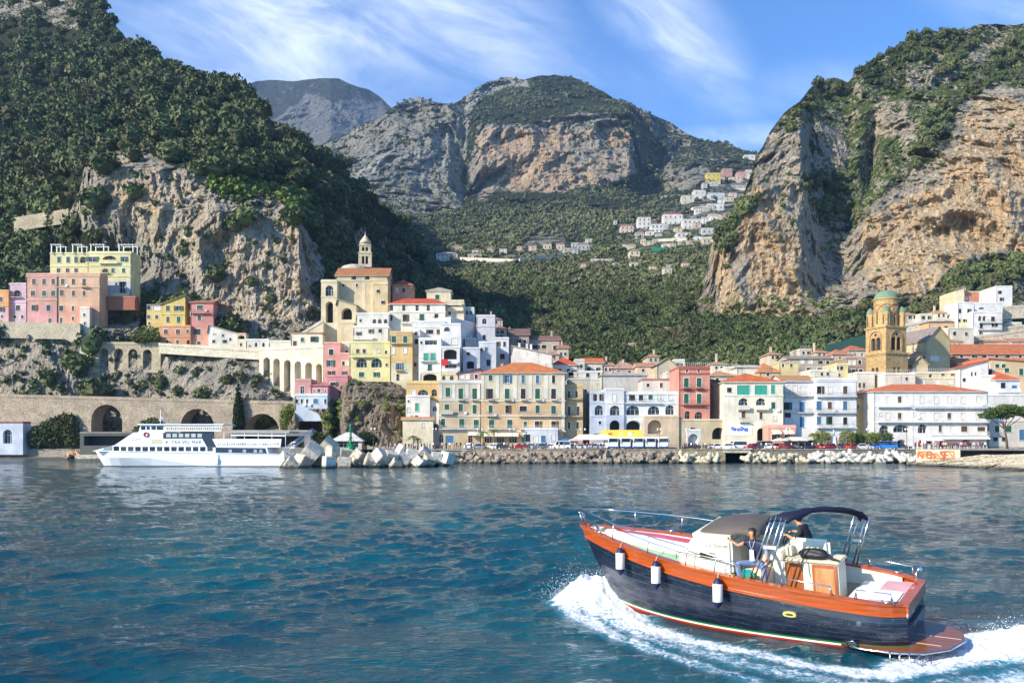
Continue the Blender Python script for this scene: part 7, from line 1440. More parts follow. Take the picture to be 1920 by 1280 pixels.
# varnished sheer band
def ribbon(name, f0, f1, mat, sgn, x0=0.0, x1=LB, th=.03):
    b = MB(); xs = [x for x in XS if x0 <= x <= x1]; n = len(xs)
    for x in xs:
        (ya, za), (yb, zb_) = f0(x), f1(x)
        for y, z in ((ya-th, za), (ya, za), (yb, zb_), (yb-th, zb_)): b.v.append((rake(x, z), sgn*y, z))
    for i in range(n-1):
        for k in range(4): b.f.append([i*4+k, (i+1)*4+k, (i+1)*4+(k+1) % 4, i*4+(k+1) % 4]); b.m.append(0); b.sm.append(False)
    b.f += [[0, 1, 2, 3], [(n-1)*4+k for k in range(4)]]; b.m += [0, 0]; b.sm += [False, False]
    return b.build(name, mat, boat)
zb_f = lambda x: hull_rows(x)[1]
for sgn in (1, -1):
    ribbon('sheer_band', lambda x: (hbm(x)*.985+.035, zb_f(x)-.02), lambda x: (hbm(x)+.045, zs(x)-.03), M_VAR, sgn, .0)
    ribbon('rub_strake', lambda x: (hbm(x)*.985+.075, zb_f(x)-.05), lambda x: (hbm(x)*.985+.07, zb_f(x)-.0), M_VAR, sgn, .0, th=.05)
    b = MB(); xs = XS
    for x in xs:
        o_ = hbm(x)+.075; i_ = max(hbm(x)-.11, 0) if hbm(x) > .12 else 0
        for y, z in ((o_, zs(x)-.03), (o_, zs(x)+.02), (i_, zs(x)+.02), (i_, zs(x)-.03)): b.v.append((x+(.05 if x > LB-.3 else 0), sgn*y, z))
    n = len(xs)
    for i in range(n-1):
        for k in range(4): b.f.append([i*4+k, (i+1)*4+k, (i+1)*4+(k+1) % 4, i*4+(k+1) % 4]); b.m.append(0); b.sm.append(False)
    b.build('cap_rail', M_VAR, boat)
b = MB(); b.box(-.07, .16, -.88, .88, zs(0)-.03, zs(0)+.021); b.box(-.05, 0, -.84, .84, zs(0)-.27, zs(0)-.031); b.build('transom_rail', M_VAR, boat)
# bulwark inside, foredeck, cockpit sole
XD = 3.95
def surf(name, mat, xs, yf, zf, nrm=9):
    b = MB()
    for x in xs:
        w = yf(x)
        for j in range(nrm): u = -1+2*j/(nrm-1); b.v.append((x, u*w, zf(x, u)))
    for i in range(len(xs)-1):
        for j in range(nrm-1): b.f.append([i*nrm+j, (i+1)*nrm+j, (i+1)*nrm+j+1, i*nrm+j+1]); b.m.append(0); b.sm.append(True)
    return b.build(name, mat, boat)
xf = [x for x in XS if x >= XD]; xf[0] = XD
surf('foredeck', flat(hexc('8fc2a6'), .6, 0, 'green_deck', .08), xf, lambda x: max(hbm(x)-.09, .01), lambda x, u: zs(x)-.13+.05*(1-u*u))
for sgn in (1, -1):
    ribbon('bulwark_lining', lambda x: (max(hbm(x)-.08, .02), zs(x)-.2 if x > XD else .98), lambda x: (max(hbm(x)-.06, .03), zs(x)-.031), M_GEL, sgn, .25, LB-.15, th=.02)
xc = [x for x in XS if x <= XD+.2]
surf('cockpit_sole', flat(hexc('b59a74'), .6, 0, 'teak_sole'), xc, lambda x: hbm(x)-.08, lambda x, u: 1.0)
b = MB(); b.box(0.02, .1, -.78, .78, .98, zs(0)-.031); b.build('transom_lining', M_GEL, boat)
def pad(name, poly, z0, z1, mat, parent=boat, bev=.03):     # flat cushion with outline poly in xy, z relative to sheer function
    n = len(poly); b = MB(); v = [(x, y, zs(x)+z0) for x, y in poly]+[(x, y, zs(x)+z1) for x, y in poly]
    b.add(v, [tuple(range(n-1, -1, -1)), tuple(range(n, 2*n))]+[(i, (i+1) % n, (i+1) % n+n, i+n) for i in range(n)]); return b.build(name, mat, parent, bevel=bev)
pad('sunpad', [(5.55, -.82), (5.55, .42), (6.6, .40), (7.6, .27), (8.2, .08), (8.2, -.1), (7.6, -.38), (6.6, -.68)], -.09, .03, flat(hexc('f2eee4'), .8, 0, 'vinyl', .03))
pad('towel', [(5.6, -.62), (5.6, -.30), (6.7, -.22), (7.9, -.06), (7.9, -.16), (6.7, -.5)], .032, .05, flat(hexc('b8566a'), .9, 0, 'towel'), bev=0)
b = MB(); b.tube([(5.6, .5, zs(5.6)-.05), (6.6, .47, zs(6.6)-.05), (7.6, .33, zs(7.6)-.05), (8.3, .1, zs(8.3)-.05), (8.35, -.05, zs(8.35)-.05)], .035, 6); b.build('pad_rim', M_GEL2, boat)
b = MB(); b.box(8.3, 8.75, -.12, .12, zs(8.5)-.12, zs(8.5)+.02); b.build('anchor_locker', M_GEL2, boat)
b = MB(); b.tube([(8.35, .16, zs(8.4)+.0), (8.5, .1, zs(8.4)+.1), (8.7, -.02, zs(8.4)+.12)], .05, 6); b.build('windlass', M_METAL, boat, label='steel windlass on the bow')
# cabin
b = MB(); yb = .93; zc = 1.62; v = []
pr = [(5.46, zc), (5.42, 1.98), (4.98, 2.54), (3.95, 2.50), (3.95, zc)]
for y in (yb, yb*.94): pass
vs = [(x, yb if z < 2.2 else yb*.92, z) for x, z in pr]+[(x, -(yb if z < 2.2 else yb*.92), z) for x, z in pr]; n = 5
b.add(vs, [tuple(range(n)), tuple(range(2*n-1, n-1, -1))]+[(i, i+n, (i+1) % n+n, (i+1) % n) for i in range(n)]); cab = b.build('cabin', M_GEL, boat, bevel=.06)
b = MB(); b.box(4.42, 4.78, .93, .945, 2.02, 2.16); b.build('porthole', flat(hexc('3c3a26'), .15, 0, 'smoked_glass'), cab)
b = MB(); b.tube([(4.40, .94, 2.0), (4.80, .94, 2.0), (4.80, .94, 2.18), (4.40, .94, 2.18), (4.40, .94, 2.0)], .015, 5); b.build('porthole_frame', M_GEL2, cab)
Mt = Matrix.Translation((4.35, .90, 2.36)) @ Matrix.Rotation(math.pi, 4, 'Z') @ Matrix.Rotation(math.pi/2, 4, 'X') @ Matrix.Rotation(-.02, 4, 'X')
textobj('Lo Scoras', .15, flat(hexc('9a9a98'), .5, 0, 'lettering'), 'name_lettering', cab, Mt, shear=.4)
b = MB(); b.box(3.935, 3.95, -.35, .35, 1.3, 2.3); b.build('companion_door', M_GEL2, cab)
# dark canvas over the windscreen
b = MB(); sx = [(5.12, 2.40, .66), (4.98, 2.60, .72), (4.75, 2.76, .76), (4.3, 2.86, .78), (3.8, 2.88, .78), (3.4, 2.84, .78), (3.25, 2.78, .76)]; m = 13
for x, zt, w in sx:
    for j in range(m):
        a = math.pi*j/(m-1); zl = 2.48 if x > 3.9 else 2.62
        b.v.append((x, w*math.cos(a), max(zl if x < 5.3 else 2.34, zl+(zt-zl)*math.sin(a)**.55)))
for i in range(len(sx)-1):
    for j in range(m-1): b.f.append([i*m+j, (i+1)*m+j, (i+1)*m+j+1, i*m+j+1]); b.m.append(0); b.sm.append(True)
cv = b.build('windscreen_canvas', flat(hexc('57504a'), .75, 0, 'dark_canvas', .1), boat); so = cv.modifiers.new('s', 'SOLIDIFY'); so.thickness = .02
b = MB(); b.box(3.97, 5.0, -.83, .83, 2.52, 2.62); b.build('windscreen_base', M_GEL2, boat)
# helm console and seat
b = MB(); b.box(3.15, 3.94, -.95, -.05, 1.0, 2.22); b.box(3.3, 3.94, -.93, -.07, 2.22, 2.42); hc = b.build('helm_console', M_GEL2, boat)
b = MB(); b.M = Matrix.Translation((3.02, -.42, 2.30)) @ Matrix.Rotation(math.radians(70), 4, 'Y')
b.tube([(.2*math.cos(a), .2*math.sin(a), 0) for a in [6.2832*i/20 for i in range(21)]], .016, 6, cap=False)
for a in (0, 2.09, 4.19): b.tube([(0, 0, 0), (.2*math.cos(a), .2*math.sin(a), 0)], .01, 5)
b.build('steering_wheel', flat(hexc('2a1a12'), .3, 0, 'wheel_rim'), boat)
b = MB(); b.box(2.82, 3.1, .1, .42, 1.0, 1.92); b.box(2.86, 3.3, -.1, .42, 1.921, 2.15); b.build('side_locker', M_GEL, boat, bevel=.03)
b = MB(); b.box(1.55, 2.8, -.22, .36, 1.0, 1.93); sb = b.build('seat_box', flat(hexc('c9cabb'), .5, 0, 'gelcoat', .05), boat, bevel=.02)
for xa, xb in ((2.40, 2.78), (1.58, 2.16)):
    b = MB(); b.box(xa, xb, .361, .385, 1.12, 1.9); f_ = b.build('locker_door', M_MAH, boat); b = MB(); b.box(xa+.06, xb-.06, .386, .392, 1.2, 1.82); b.build('door_panel', varnish((.62, .30, .14), 'light_mahogany', (6, 6, 1)) if xa < 2 else M_MAH, f_)
b = MB(); b.box(1.5, 2.8, -.26, .42, 1.931, 2.0); b.build('seat_top', M_GEL2, boat, bevel=.03)
b = MB(); b.box(1.82, 2.78, -.10, .06, 1.98, 2.42); b.box(2.66, 2.80, .061, .36, 1.98, 2.36); b.build('seat_backrest', M_GEL, boat, bevel=.08)
b = MB(); b.box(2.25, 2.62, -.62, -.12, 1.0, 1.80); b.build('helm_seat', M_GEL, boat, bevel=.04)
b = MB(); b.box(.15, 1.35, -.85, .85, 1.0, 1.18); b.build('stern_bench', M_GEL, boat, bevel=.03)
b = MB(); b.box(.2, 1.3, -.05, .8, 1.181, 1.28); b.build('stern_cushion', flat(hexc('f0ece4'), .8, 0, 'vinyl', .03), boat, bevel=.04)
b = MB(); b.box(.15, .8, -.8, -.07, 1.181, 1.27); b.build('stern_cushion', flat(hexc('c99aa0'), .85, 0, 'pink_vinyl'), boat, bevel=.04)
b = MB(); b.box(3.1, 3.75, .3, .9, 1.0, 1.80); b.build('passenger_seat', M_GEL2, boat, bevel=.04)
# rails
def rail(sgn):
    o_ = MB(); top = [(x, sgn*max(hbm(x)-.03, .04), zs(x)+.50-.10*max(0, (5.2-x)/1.6)) for x in (8.75, 8.4, 8.0, 7.4, 6.6, 5.8, 5.0, 4.3, 3.8)]
    if sgn > 0: pts = [(8.8, .1, zs(8.8)+.02), (8.82, .1, zs(8.8)+.38)]+top+[(3.62, sgn*1.22, zs(3.6)+.30), (3.55, sgn*1.23, zs(3.5)+.02)]
    else: pts = [(8.35, -.34, zs(8.4)+.02), (8.5, -.3, zs(8.4)+.42)]+[(x, y, z+.03) for x, y, z in top[1:-1]]+[(3.9, -1.2, zs(3.9)+.25)]
    o_.tube(pts, .017, 6)
    for x in (7.5, 6.2, 5.0, 4.2):
        o_.tube([(x+.1, sgn*(hbm(x)-.02), zs(x)+.01), (x, sgn*(hbm(x)-.03), zs(x)+.5-.10*max(0, (5.2-x)/1.6)+(.03 if sgn < 0 else 0))], .014, 5)
    r_ = o_.build('bow_rail', M_METAL, boat)
    if sgn > 0:
        q = MB(); q.tube([(5.45, .98, 1.95), (5.4, 1.0, 2.15), (4.8, 1.05, 2.12), (4.1, 1.1, 2.05), (3.7, 1.12, 1.95), (3.6, 1.13, 1.75)], .013, 5); q.build('side_handrail', M_METAL, boat)
rail(1); rail(-1)
b = MB()
for y in (-.06, .06): b.tube([(8.95, y, zs(8.95)), (8.98, y, zs(9)+.36)], .02, 6)
b.tube([(8.98, -.06, zs(9)+.36), (9.1, 0, zs(9)+.42), (8.98, .06, zs(9)+.36)], .02, 6); b.build('bow_pulpit', M_METAL, boat)
for x, y, s_ in ((8.2, .36, 1), (6.6, -.93, -1), (.6, -1.02, -1), (.35, 1.02, 1)):
    b = MB(); b.tube([(x-.1, y, zs(x)+.09), (x, y, zs(x)+.04), (x+.1, y, zs(x)+.09)], .018, 6); b.tube([(x, y, zs(x)+.02), (x, y, zs(x)+.05)], .03, 6); b.build('cleat', M_METAL, boat)
def srail(pts, sgn): 
    b = MB(); b.tube(pts, .016, 6)
    for p in pts[1:-1:2]: b.tube([(p[0], p[1], zs(p[0])), p], .014, 5)
    b.build('stern_rail', M_METAL, boat)
srail([(2.62, 1.2, zs(2.6)), (2.6, 1.2, zs(2.6)+.22), (2.1, 1.18, zs(2.1)+.22), (1.5, 1.15, zs(1.5)+.22), (1.45, 1.15, zs(1.4))], 1)
srail([(1.0, 1.1, zs(1)), (.95, 1.1, zs(1)+.24), (.55, 1.05, zs(.5)+.26), (.25, 1.0, zs(.2)+.26), (.2, 1.0, zs(.2))], 1)
srail([(1.3, -1.13, zs(1.3)), (1.25, -1.13, zs(1.2)+.24), (.8, -1.08, zs(.8)+.25), (.25, -1.0, zs(.3)+.26), (.2, -1.0, zs(.2))], -1)
b = MB(); b.tube([(.08, -.5, zs(0)), (.05, -.5, zs(0)+.35)], .015, 6); b.tube([(.05, -.5, zs(0)+.36), (-.05, -.5, zs(0)+.42)], .05, 8); b.build('stern_light', M_METAL, boat)
# folded bimini and its struts
bi = MB(); arc_ = [(2.62, 1.16, 3.16), (2.55, 1.10, 3.24), (2.38, .8, 3.27), (2.15, .4, 3.26), (1.92, 0, 3.20), (1.7, -.4, 3.11), (1.52, -.8, 2.97), (1.38, -1.08, 2.82), (1.33, -1.16, 2.68)]
n = len(arc_); m = 7
for i, (x, y, z) in enumerate(arc_):
    w = (.13 if 0 < i < n-1 else .11)+(.2 if i < 3 else 0)
    for j in range(m): u = -1+2*j/(m-1); bi.v.append((x+u*w*.8, y+u*.02, z-.07*u*u+.02*math.sin(i*2.3+j*1.9)))
for i in range(n-1):
    for j in range(m-1): bi.f.append([i*m+j, (i+1)*m+j, (i+1)*m+j+1, i*m+j+1]); bi.m.append(0); bi.sm.append(True)
bo = bi.build('bimini_canopy', NAVY, boat); so = bo.modifiers.new('s', 'SOLIDIFY'); so.thickness = .07; so.offset = 0
for (a, c) in (((3.40, 1.18, 1.66), (2.74, 1.16, 3.24)), ((3.30, 1.18, 1.65), (2.62, 1.16, 3.27)), ((3.10, 1.19, 1.62), (2.50, 1.16, 3.24)), ((3.0, 1.19, 1.6), (2.4, 1.15, 3.2)), ((1.98, -1.16, 1.45), (1.52, -1.14, 2.82)), ((1.88, -1.16, 1.44), (1.42, -1.15, 2.78)), ((1.68, -1.16, 1.42), (1.28, -1.15, 2.74)), ((1.6, -1.16, 1.4), (1.2, -1.15, 2.7))):
    b = MB(); b.tube([a, c], .018, 7); b.build('bimini_strut', M_METAL, boat)
for (a, c) in (((2.95, 1.17, 2.5), (2.7, 1.17, 2.48)), ((1.6, -1.15, 2.1), (1.45, -1.15, 2.08))): b = MB(); b.box(min(a[0], c[0])-.02, max(a[0], c[0])+.02, a[1]-.02, a[1]+.02, a[2]-.035, a[2]+.035); b.build('strut_clamp', M_GEL, boat)
# swim platform
pl = [(1.35, 1.10), (.9, 1.20), (.3, 1.18), (-.35, .98), (-.78, .58), (-.98, 0), (-.84, -.45), (-.45, -.75), (0, -.84), (0.0, .8), (.9, 1.0)]
b = MB(); n = len(pl); v = [(x, y, .25) for x, y in pl]+[(x, y, .31) for x, y in pl]; b.add(v, [tuple(range(n-1, -1, -1)), tuple(range(n, 2*n))]+[(i, (i+1) % n, (i+1) % n+n, i+n) for i in range(n)]); pf_ = b.build('swim_platform', M_TEAK, boat)
b = MB(); b.tube([(x, y+.01, .28) for x, y in pl[:9]], .028, 6); b.build('platform_rim', M_METAL, pf_)
b = MB(); b.box(-.9, -.0, -.01, .01, .311, .314); b.box(-.6, .0, .5, .52, .311, .314); b.build('platform_seam', M_GEL2, pf_)
b = MB()
for k in range(3): b.tube([(.3-.2*k, 1.2, .34), (.28-.2*k, 1.26, .12), (-.1-.2*k, 1.2, .06), (-.3-.12*k, 1.1, .3)], .017, 5)
b.tube([(.3, 1.22, .12), (-.4, 1.15, .12)], .017, 5); b.build('boarding_ladder', M_METAL, pf_)
def badge(name, x, z, rx, rz, mat, ring=None):
    y = hbm(x)+.045; b = MB(); m_ = 20; pts = [(x+rx*math.copysign(abs(math.cos(a))**.7, math.cos(a)), y, z+rz*math.copysign(abs(math.sin(a))**.7, math.sin(a))) for a in [6.2832*i/m_ for i in range(m_)]]
    b.add(pts+[(p[0], p[1]-.06, p[2]) for p in pts], [tuple(range(m_))]+[(i, (i+1) % m_, (i+1) % m_+m_, i+m_) for i in range(m_)]); o = b.build(name, mat, boat)
    if ring: b = MB(); b.add([(x+(p[0]-x)*.55, y+.004, z+(p[2]-z)*.4) for p in pts], [tuple(range(m_))]); b.build('vent_slot', ring, o)
badge('hull_vent', 2.45, .92, .16, .062, flat(hexc('d9cf7a'), .3, .3, 'brass'), flat(hexc('3a3626'), .5)); badge('exhaust_port', .92, .86, .055, .055, M_METAL); badge('exhaust_port', 1.05, .33, .05, .05, M_METAL)
b = MB(); b.tube([(1.15, 1.22, .28), (1.2, 1.24, .42), (1.05, 1.24, .46), (.98, 1.22, .34)], .02, 6); b.build('tow_eye', M_METAL, boat)
textobj('Mer', .3, flat(hexc('c8ccd4'), .4, 0, 'lettering'), 'stern_lettering', boat, Matrix.Translation((-.012, .35, 1.02)) @ Matrix.Rotation(-math.pi/2, 4, 'Z') @ Matrix.Rotation(math.pi/2, 4, 'X'), shear=.4)
b = MB(); b.M = Matrix.Translation((-.02, .85, 1.05)) @ Matrix.Rotation(math.pi/2, 4, 'Y'); b.lathe([(0, -.03), (.055, -.03), (.05, .0), (0, .0)], 14); b.build('transom_light', flat(hexc('b8bcc0'), .2, .3, 'chrome'), boat)
b = MB(); b.box(-.08, -.005, -.6, .55, .72, .80); b.build('transom_trim', flat(hexc('4a4c52'), .4), boat)
# fenders hang over the side: things of their own
def fender(x, lab):
    f_ = empty('fender', (0, 0, 0), 0, lab, 'fender', 'white fenders along the launch'); f_.matrix_world = BM @ Matrix.Translation((x, hbm(x)+.235, zs(x)-.40)) @ Matrix.Rotation(-BR, 4, 'X')
    b = MB(); b.lathe([(0, -.30), (.09, -.28), (.125, -.22), (.125, .22), (.09, .28), (0, .3)], 18); b.build('body', flat(hexc('e9e4da'), .35, 0, 'fender_vinyl', .04), f_)
    b = MB(); b.lathe([(.035, .37), (.06, .35), (.098, .275), (.118, .24), (.118, .2301)], 18); b.build('end_cap', flat(hexc('1a2048'), .5, 0, 'blue_vinyl'), f_)
    b = MB(); b.lathe([(.128, -.21), (.118, -.245), (.06, -.33), (.02, -.38), (0, -.4)], 18); b.build('end_cap', flat(hexc('1a2048'), .5, 0, 'blue_vinyl'), f_)
    b = MB(); b.tube([(0, 0, .36), (0, -.05, .45), (0, -.16, .50)], .012, 5); b.build('rope', flat(hexc('d8b89a'), .9, 0, 'rope'), f_)
fender(7.18, 'white fender nearest the bow of the launch'); fender(5.92, 'middle white fender on the side of the launch'); fender(4.12, 'white fender nearest the stern, below the cabin corner')
# bag on the seat top
bg_ = empty('black_bag', (0, 0, 0), 0, 'black shoulder bag lying on the seat box of the launch', 'bag'); bg_.matrix_world = BM @ Matrix.Translation((2.14, .24, 2.0))
bm = bmesh.new(); bmesh.ops.create_icosphere(bm, subdivisions=4, radius=1); 
for v in bm.verts:
    d = v.co; k = 1+.16*float(vnoise(np.array([d.x*2.2]), np.array([d.y*2.2]), np.array([d.z*2.2]), 4)[0])+.05*float(vnoise(np.array([d.x*7]), np.array([d.y*7]), np.array([d.z*7]), 5)[0]); v.co = Vector((d.x*.36*k, d.y*.15*k, max(0, d.z*.15*k+.11)))
me = bpy.data.meshes.new('body'); bm.to_mesh(me); bm.free(); me.materials.append(flat((.012, .013, .017), .55, 0, 'black_nylon'))
for p in me.polygons: p.use_smooth = True
link('body', me, bg_); b = MB(); b.tube([(-.3, 0, .1), (-.48, .05, .03), (-.62, .08, .015)], [.05, .035, .02], 6); b.tube([(.15, .2, .1), (.17, .34, .02), (.18, .37, -.12), (.16, .37, -.22)], .014, 5); b.build('strap', flat((.012, .013, .017), .7, 0, 'black_webbing'), bg_)
rp = MB(); rp.tube([(1.95+.07*math.sin(i*.9)+.012*i, .95+.1*math.cos(i*1.1), 1.03+.012*i) for i in range(26)], .013, 5); ro_ = rp.build('rope_coil', flat(hexc('3a2a22'), .9, 0, 'rope')); ro_.matrix_world = BM; tag(ro_, 'dark mooring rope coiled beside the wooden locker of the launch', 'rope')

# ---- the two people aboard ------------------------------------------------
def figure(label, J, groups, hand_l, hand_r, hair, extra=None):
    """J: name -> (x,y,z,r) in launch coordinates; one skinned surface for the whole body"""
    root = empty('person', (0, 0, 0), 0, label, 'person'); o0 = Vector(J['pelvis'][:3]); root.matrix_world = BM @ Matrix.Translation(o0)
    bm = bmesh.new(); sk = bm.verts.layers.skin.verify(); P = {}
    for k, (x, y, z, r) in J.items(): v = bm.verts.new(Vector((x, y, z))-o0); v[sk].radius = (r, r) if not isinstance(r, tuple) else r; P[k] = v
    E_ = [('pelvis', 'belly'), ('belly', 'chest'), ('chest', 'neck'), ('neck', 'jaw'), ('jaw', 'skull'), ('skull', 'crown')]
    for s_ in 'lr': E_ += [('pelvis', 'hip'+s_), ('hip'+s_, 'knee'+s_), ('knee'+s_, 'ankle'+s_), ('ankle'+s_, 'toe'+s_), ('chest', 'sh'+s_), ('sh'+s_, 'el'+s_), ('el'+s_, 'wr'+s_)]
    for a, c in E_: bm.edges.new((P[a], P[c]))
    for s_, (d, up, curl) in (('l', hand_l), ('r', hand_r)):      # palm and five separate bent fingers
        w = P['wr'+s_].co.copy(); d = Vector(d).normalized(); up = Vector(up).normalized(); side = d.cross(up).normalized()
        palm = bm.verts.new(w+d*.055); palm[sk].radius = (.026, .034); bm.edges.new((P['wr'+s_], palm)); P['palm'+s_] = palm
        for i, ln in enumerate((.064, .074, .069, .054)):
            off = side*(-.030+.020*i); prev = palm; dd = d.copy(); p = palm.co+off+d*.022
            for q in range(3):
                v = bm.verts.new(p); v[sk].radius = (.0092-.0012*q,)*2; bm.edges.new((prev, v)); prev = v; dd = (Matrix.Rotation(curl, 3, side) @ dd).normalized(); p = p+dd*ln*(.5-.07*q)
        prev = palm; p = palm.co-side*.034-d*.012; dd = (d*.6-side*.8).normalized()
        for q in range(3): v = bm.verts.new(p); v[sk].radius = (.0105-.001*q,)*2; bm.edges.new((prev, v)); prev = v; dd = (dd+d*.25+up*-.25*curl).normalized(); p = p+dd*.027
    P['pelvis'][sk].use_root = True
    me = bpy.data.meshes.new('b'); bm.to_mesh(me); bm.free(); o = link('tmp', me); m_ = o.modifiers.new('s', 'SKIN'); m_.use_smooth_shade = True; m_.branch_smoothing = .3; s2 = o.modifiers.new('d', 'SUBSURF'); s2.levels = 2
    dg = bpy.context.evaluated_depsgraph_get(); m2 = bpy.data.meshes.new_from_object(o.evaluated_get(dg)); bpy.data.objects.remove(o); m2.materials.clear()
    skin = flat(hexc('c98f6e'), .55, 0, 'skin', .06); mats = [skin]+[g_[0] for g_ in groups]
    for ma in mats: m2.materials.append(ma)
    for p in m2.polygons:
        c = p.center+o0; p.use_smooth = True
        for i, g_ in enumerate(groups):
            if g_[1](c): p.material_index = i+1; break
    m2.name = 'body'; body = link('body', m2, root)
    # face: nose, eyes, mouth, ears on the skull, looking along J face dir
    fd, hc_ = hair[1], Vector(J['skull'][:3])-o0; fd = Vector(fd).normalized(); rt = fd.cross(Vector((0, 0, 1))).normalized(); upv = rt.cross(fd)
    b = MB(); b.tube([hc_+fd*.085+upv*.015, hc_+fd*.112-upv*.02, hc_+fd*.09-upv*.035], [.008, .014, .01], 6)
    for s_ in (-1, 1): b.tube([hc_+rt*s_*.082+upv*.015, hc_+rt*s_*.094, hc_+rt*s_*.084-upv*.03], [.012, .018, .009], 6)
    b.build('nose_and_ears', skin, root)
    for s_ in (-1, 1): b = MB(); b.M = Matrix.Translation(hc_+fd*.082+rt*s_*.032+upv*.006); b.lathe([(0, -.009), (.008, -.005), (.01, 0), (.008, .005), (0, .009)], 8); b.build('eye', M_DARK, root)
    b = MB(); b.tube([hc_+fd*.086+rt*-.024-upv*.056, hc_+fd*.096-upv*.058, hc_+fd*.086+rt*.024-upv*.056], .005, 5); b.build('mouth', flat(hexc('9a4a40'), .5, 0, 'lips'), root)
    bm = bmesh.new(); bmesh.ops.create_icosphere(bm, subdivisions=3, radius=1)      # hair cap open over the face
    for v in list(bm.verts):
        d = v.co.copy(); w = rt*d.x+fd*d.y+upv*d.z
        if d.y > .45 and d.z < .55: bm.verts.remove(v); continue
        if d.z < -.75: bm.verts.remove(v); continue
        k = .122*(1+.06*math.sin(d.x*17+d.z*13)); v.co = hc_+upv*.02+w*k-fd*.012+(upv*-.03*hair[2] if d.y < -.1 and d.z < 0 else Vector((0, 0, 0)))
    hm = bpy.data.meshes.new('hair'); bm.to_mesh(hm); bm.free(); hm.materials.append(hair[0])
    for p in hm.polygons: p.use_smooth = True
    ho = link('hair', hm, root); so = ho.modifiers.new('s', 'SOLIDIFY'); so.thickness = .012
    return root, o0
jean = flat(hexc('6d83a6'), .85, 0, 'denim', .15); vest = flat(hexc('18233f'), .6, 0, 'quilted_nylon', .15); teeb = flat(hexc('23252b'), .85, 0, 'black_cotton', .1); greys = flat(hexc('8d97a6'), .8, 0, 'grey_cotton'); shoe = flat(hexc('d8d4cc'), .6, 0, 'shoe')
JW = {'pelvis': (3.42, .66, 1.93, .15), 'belly': (3.43, .66, 2.12, .135), 'chest': (3.42, .67, 2.34, .15), 'neck': (3.43, .69, 2.51, .06), 'jaw': (3.45, .72, 2.59, .066), 'skull': (3.45, .715, 2.675, .092), 'crown': (3.44, .70, 2.745, .074),
      'hipl': (3.32, .70, 1.90, .10), 'kneel': (3.10, 1.02, 1.93, .072), 'anklel': (3.08, 1.02, 1.50, .05), 'toel': (3.08, 1.14, 1.46, .045),
      'hipr': (3.54, .70, 1.90, .10), 'kneer': (3.78, 1.00, 1.97, .072), 'ankler': (3.72, 1.02, 1.52, .05), 'toer': (3.76, 1.13, 1.46, .045),
      'shl': (3.23, .68, 2.44, .068), 'ell': (3.08, .78, 2.22, .048), 'wrl': (3.06, .93, 2.03, .03),
      'shr': (3.60, .69, 2.44, .068), 'elr': (3.78, .84, 2.38, .045), 'wrr': (3.93, .86, 2.50, .028)}
fw, o0 = figure('woman in navy vest and jeans seated on the launch, arm stretched to the cabin', JW,
    [(shoe, lambda c: c.z < 1.53 and c.y > .95), (jean, lambda c: c.z < 2.03 and not (c.y > .86 and c.z > 2.0 and c.x < 3.12)), (vest, lambda c: 2.0 < c.z < 2.55 and 3.17 < c.x < 3.66 and c.z < 2.53), (greys, lambda c: c.x < 3.2 and 2.15 < c.z < 2.5)],
    ((.02, .6, -.6), (0, .6, .6), .35), ((.8, .05, .45), (-.4, 0, .8), .5), (flat(hexc('2e1d16'), .5, 0, 'hair', .2), (.55, .8, -.02), 1.5))
b = MB(); b.add([(3.38-o0.x, .86-o0.y, 2.02-o0.z), (3.50-o0.x, .86-o0.y, 2.02-o0.z), (3.49-o0.x, .845-o0.y, 2.30-o0.z), (3.39-o0.x, .845-o0.y, 2.30-o0.z), (3.38-o0.x, .85-o0.y, 2.02-o0.z), (3.50-o0.x, .85-o0.y, 2.02-o0.z), (3.49-o0.x, .835-o0.y, 2.30-o0.z), (3.39-o0.x, .835-o0.y, 2.30-o0.z)], [(0, 1, 2, 3), (7, 6, 5, 4), (0, 4, 5, 1), (1, 5, 6, 2), (2, 6, 7, 3), (3, 7, 4, 0)]); b.build('name_card', flat(hexc('dfe3f2'), .6, 0, 'paper'), fw)
b = MB(); b.tube([Vector((3.44, .84, 2.30))-o0, Vector((3.39, .82, 2.42))-o0, Vector((3.37, .76, 2.52))-o0], .007, 5); b.tube([Vector((3.44, .84, 2.30))-o0, Vector((3.48, .82, 2.42))-o0, Vector((3.50, .76, 2.52))-o0], .007, 5); b.build('lanyard', flat(hexc('b8c4dc'), .7, 0, 'ribbon'), fw)
tb = MB(); tb.box(-.18, .18, -.08, .08, 0, .26); tbo = tb.build('teal_bag', flat(hexc('138f86'), .7, 0, 'teal_fabric', .15), bevel=.07); tbo.matrix_world = BM @ Matrix.Translation((3.50, 1.06, 1.60)); tag(tbo, 'teal bag standing between the legs of the seated woman', 'bag')
JM = {'pelvis': (2.46, -.34, 1.98, .15), 'belly': (2.47, -.34, 2.20, .16), 'chest': (2.52, -.34, 2.47, .18), 'neck': (2.62, -.34, 2.67, .062), 'jaw': (2.69, -.33, 2.75, .064), 'skull': (2.69, -.33, 2.84, .09), 'crown': (2.68, -.33, 2.91, .07),
      'hipl': (2.46, -.27, 1.92, .1), 'kneel': (2.62, -.32, 1.50, .07), 'anklel': (2.86, -.36, 1.10, .05), 'toel': (3.0, -.36, 1.04, .045),
      'hipr': (2.46, -.45, 1.92, .1), 'kneer': (2.62, -.52, 1.50, .07), 'ankler': (2.86, -.54, 1.10, .05), 'toer': (3.0, -.54, 1.04, .045),
      'shl': (2.54, -.12, 2.57, .08), 'ell': (2.68, -.04, 2.34, .052), 'wrl': (2.93, -.20, 2.42, .032),
      'shr': (2.54, -.56, 2.57, .08), 'elr': (2.70, -.66, 2.36, .052), 'wrr': (2.95, -.56, 2.42, .032)}
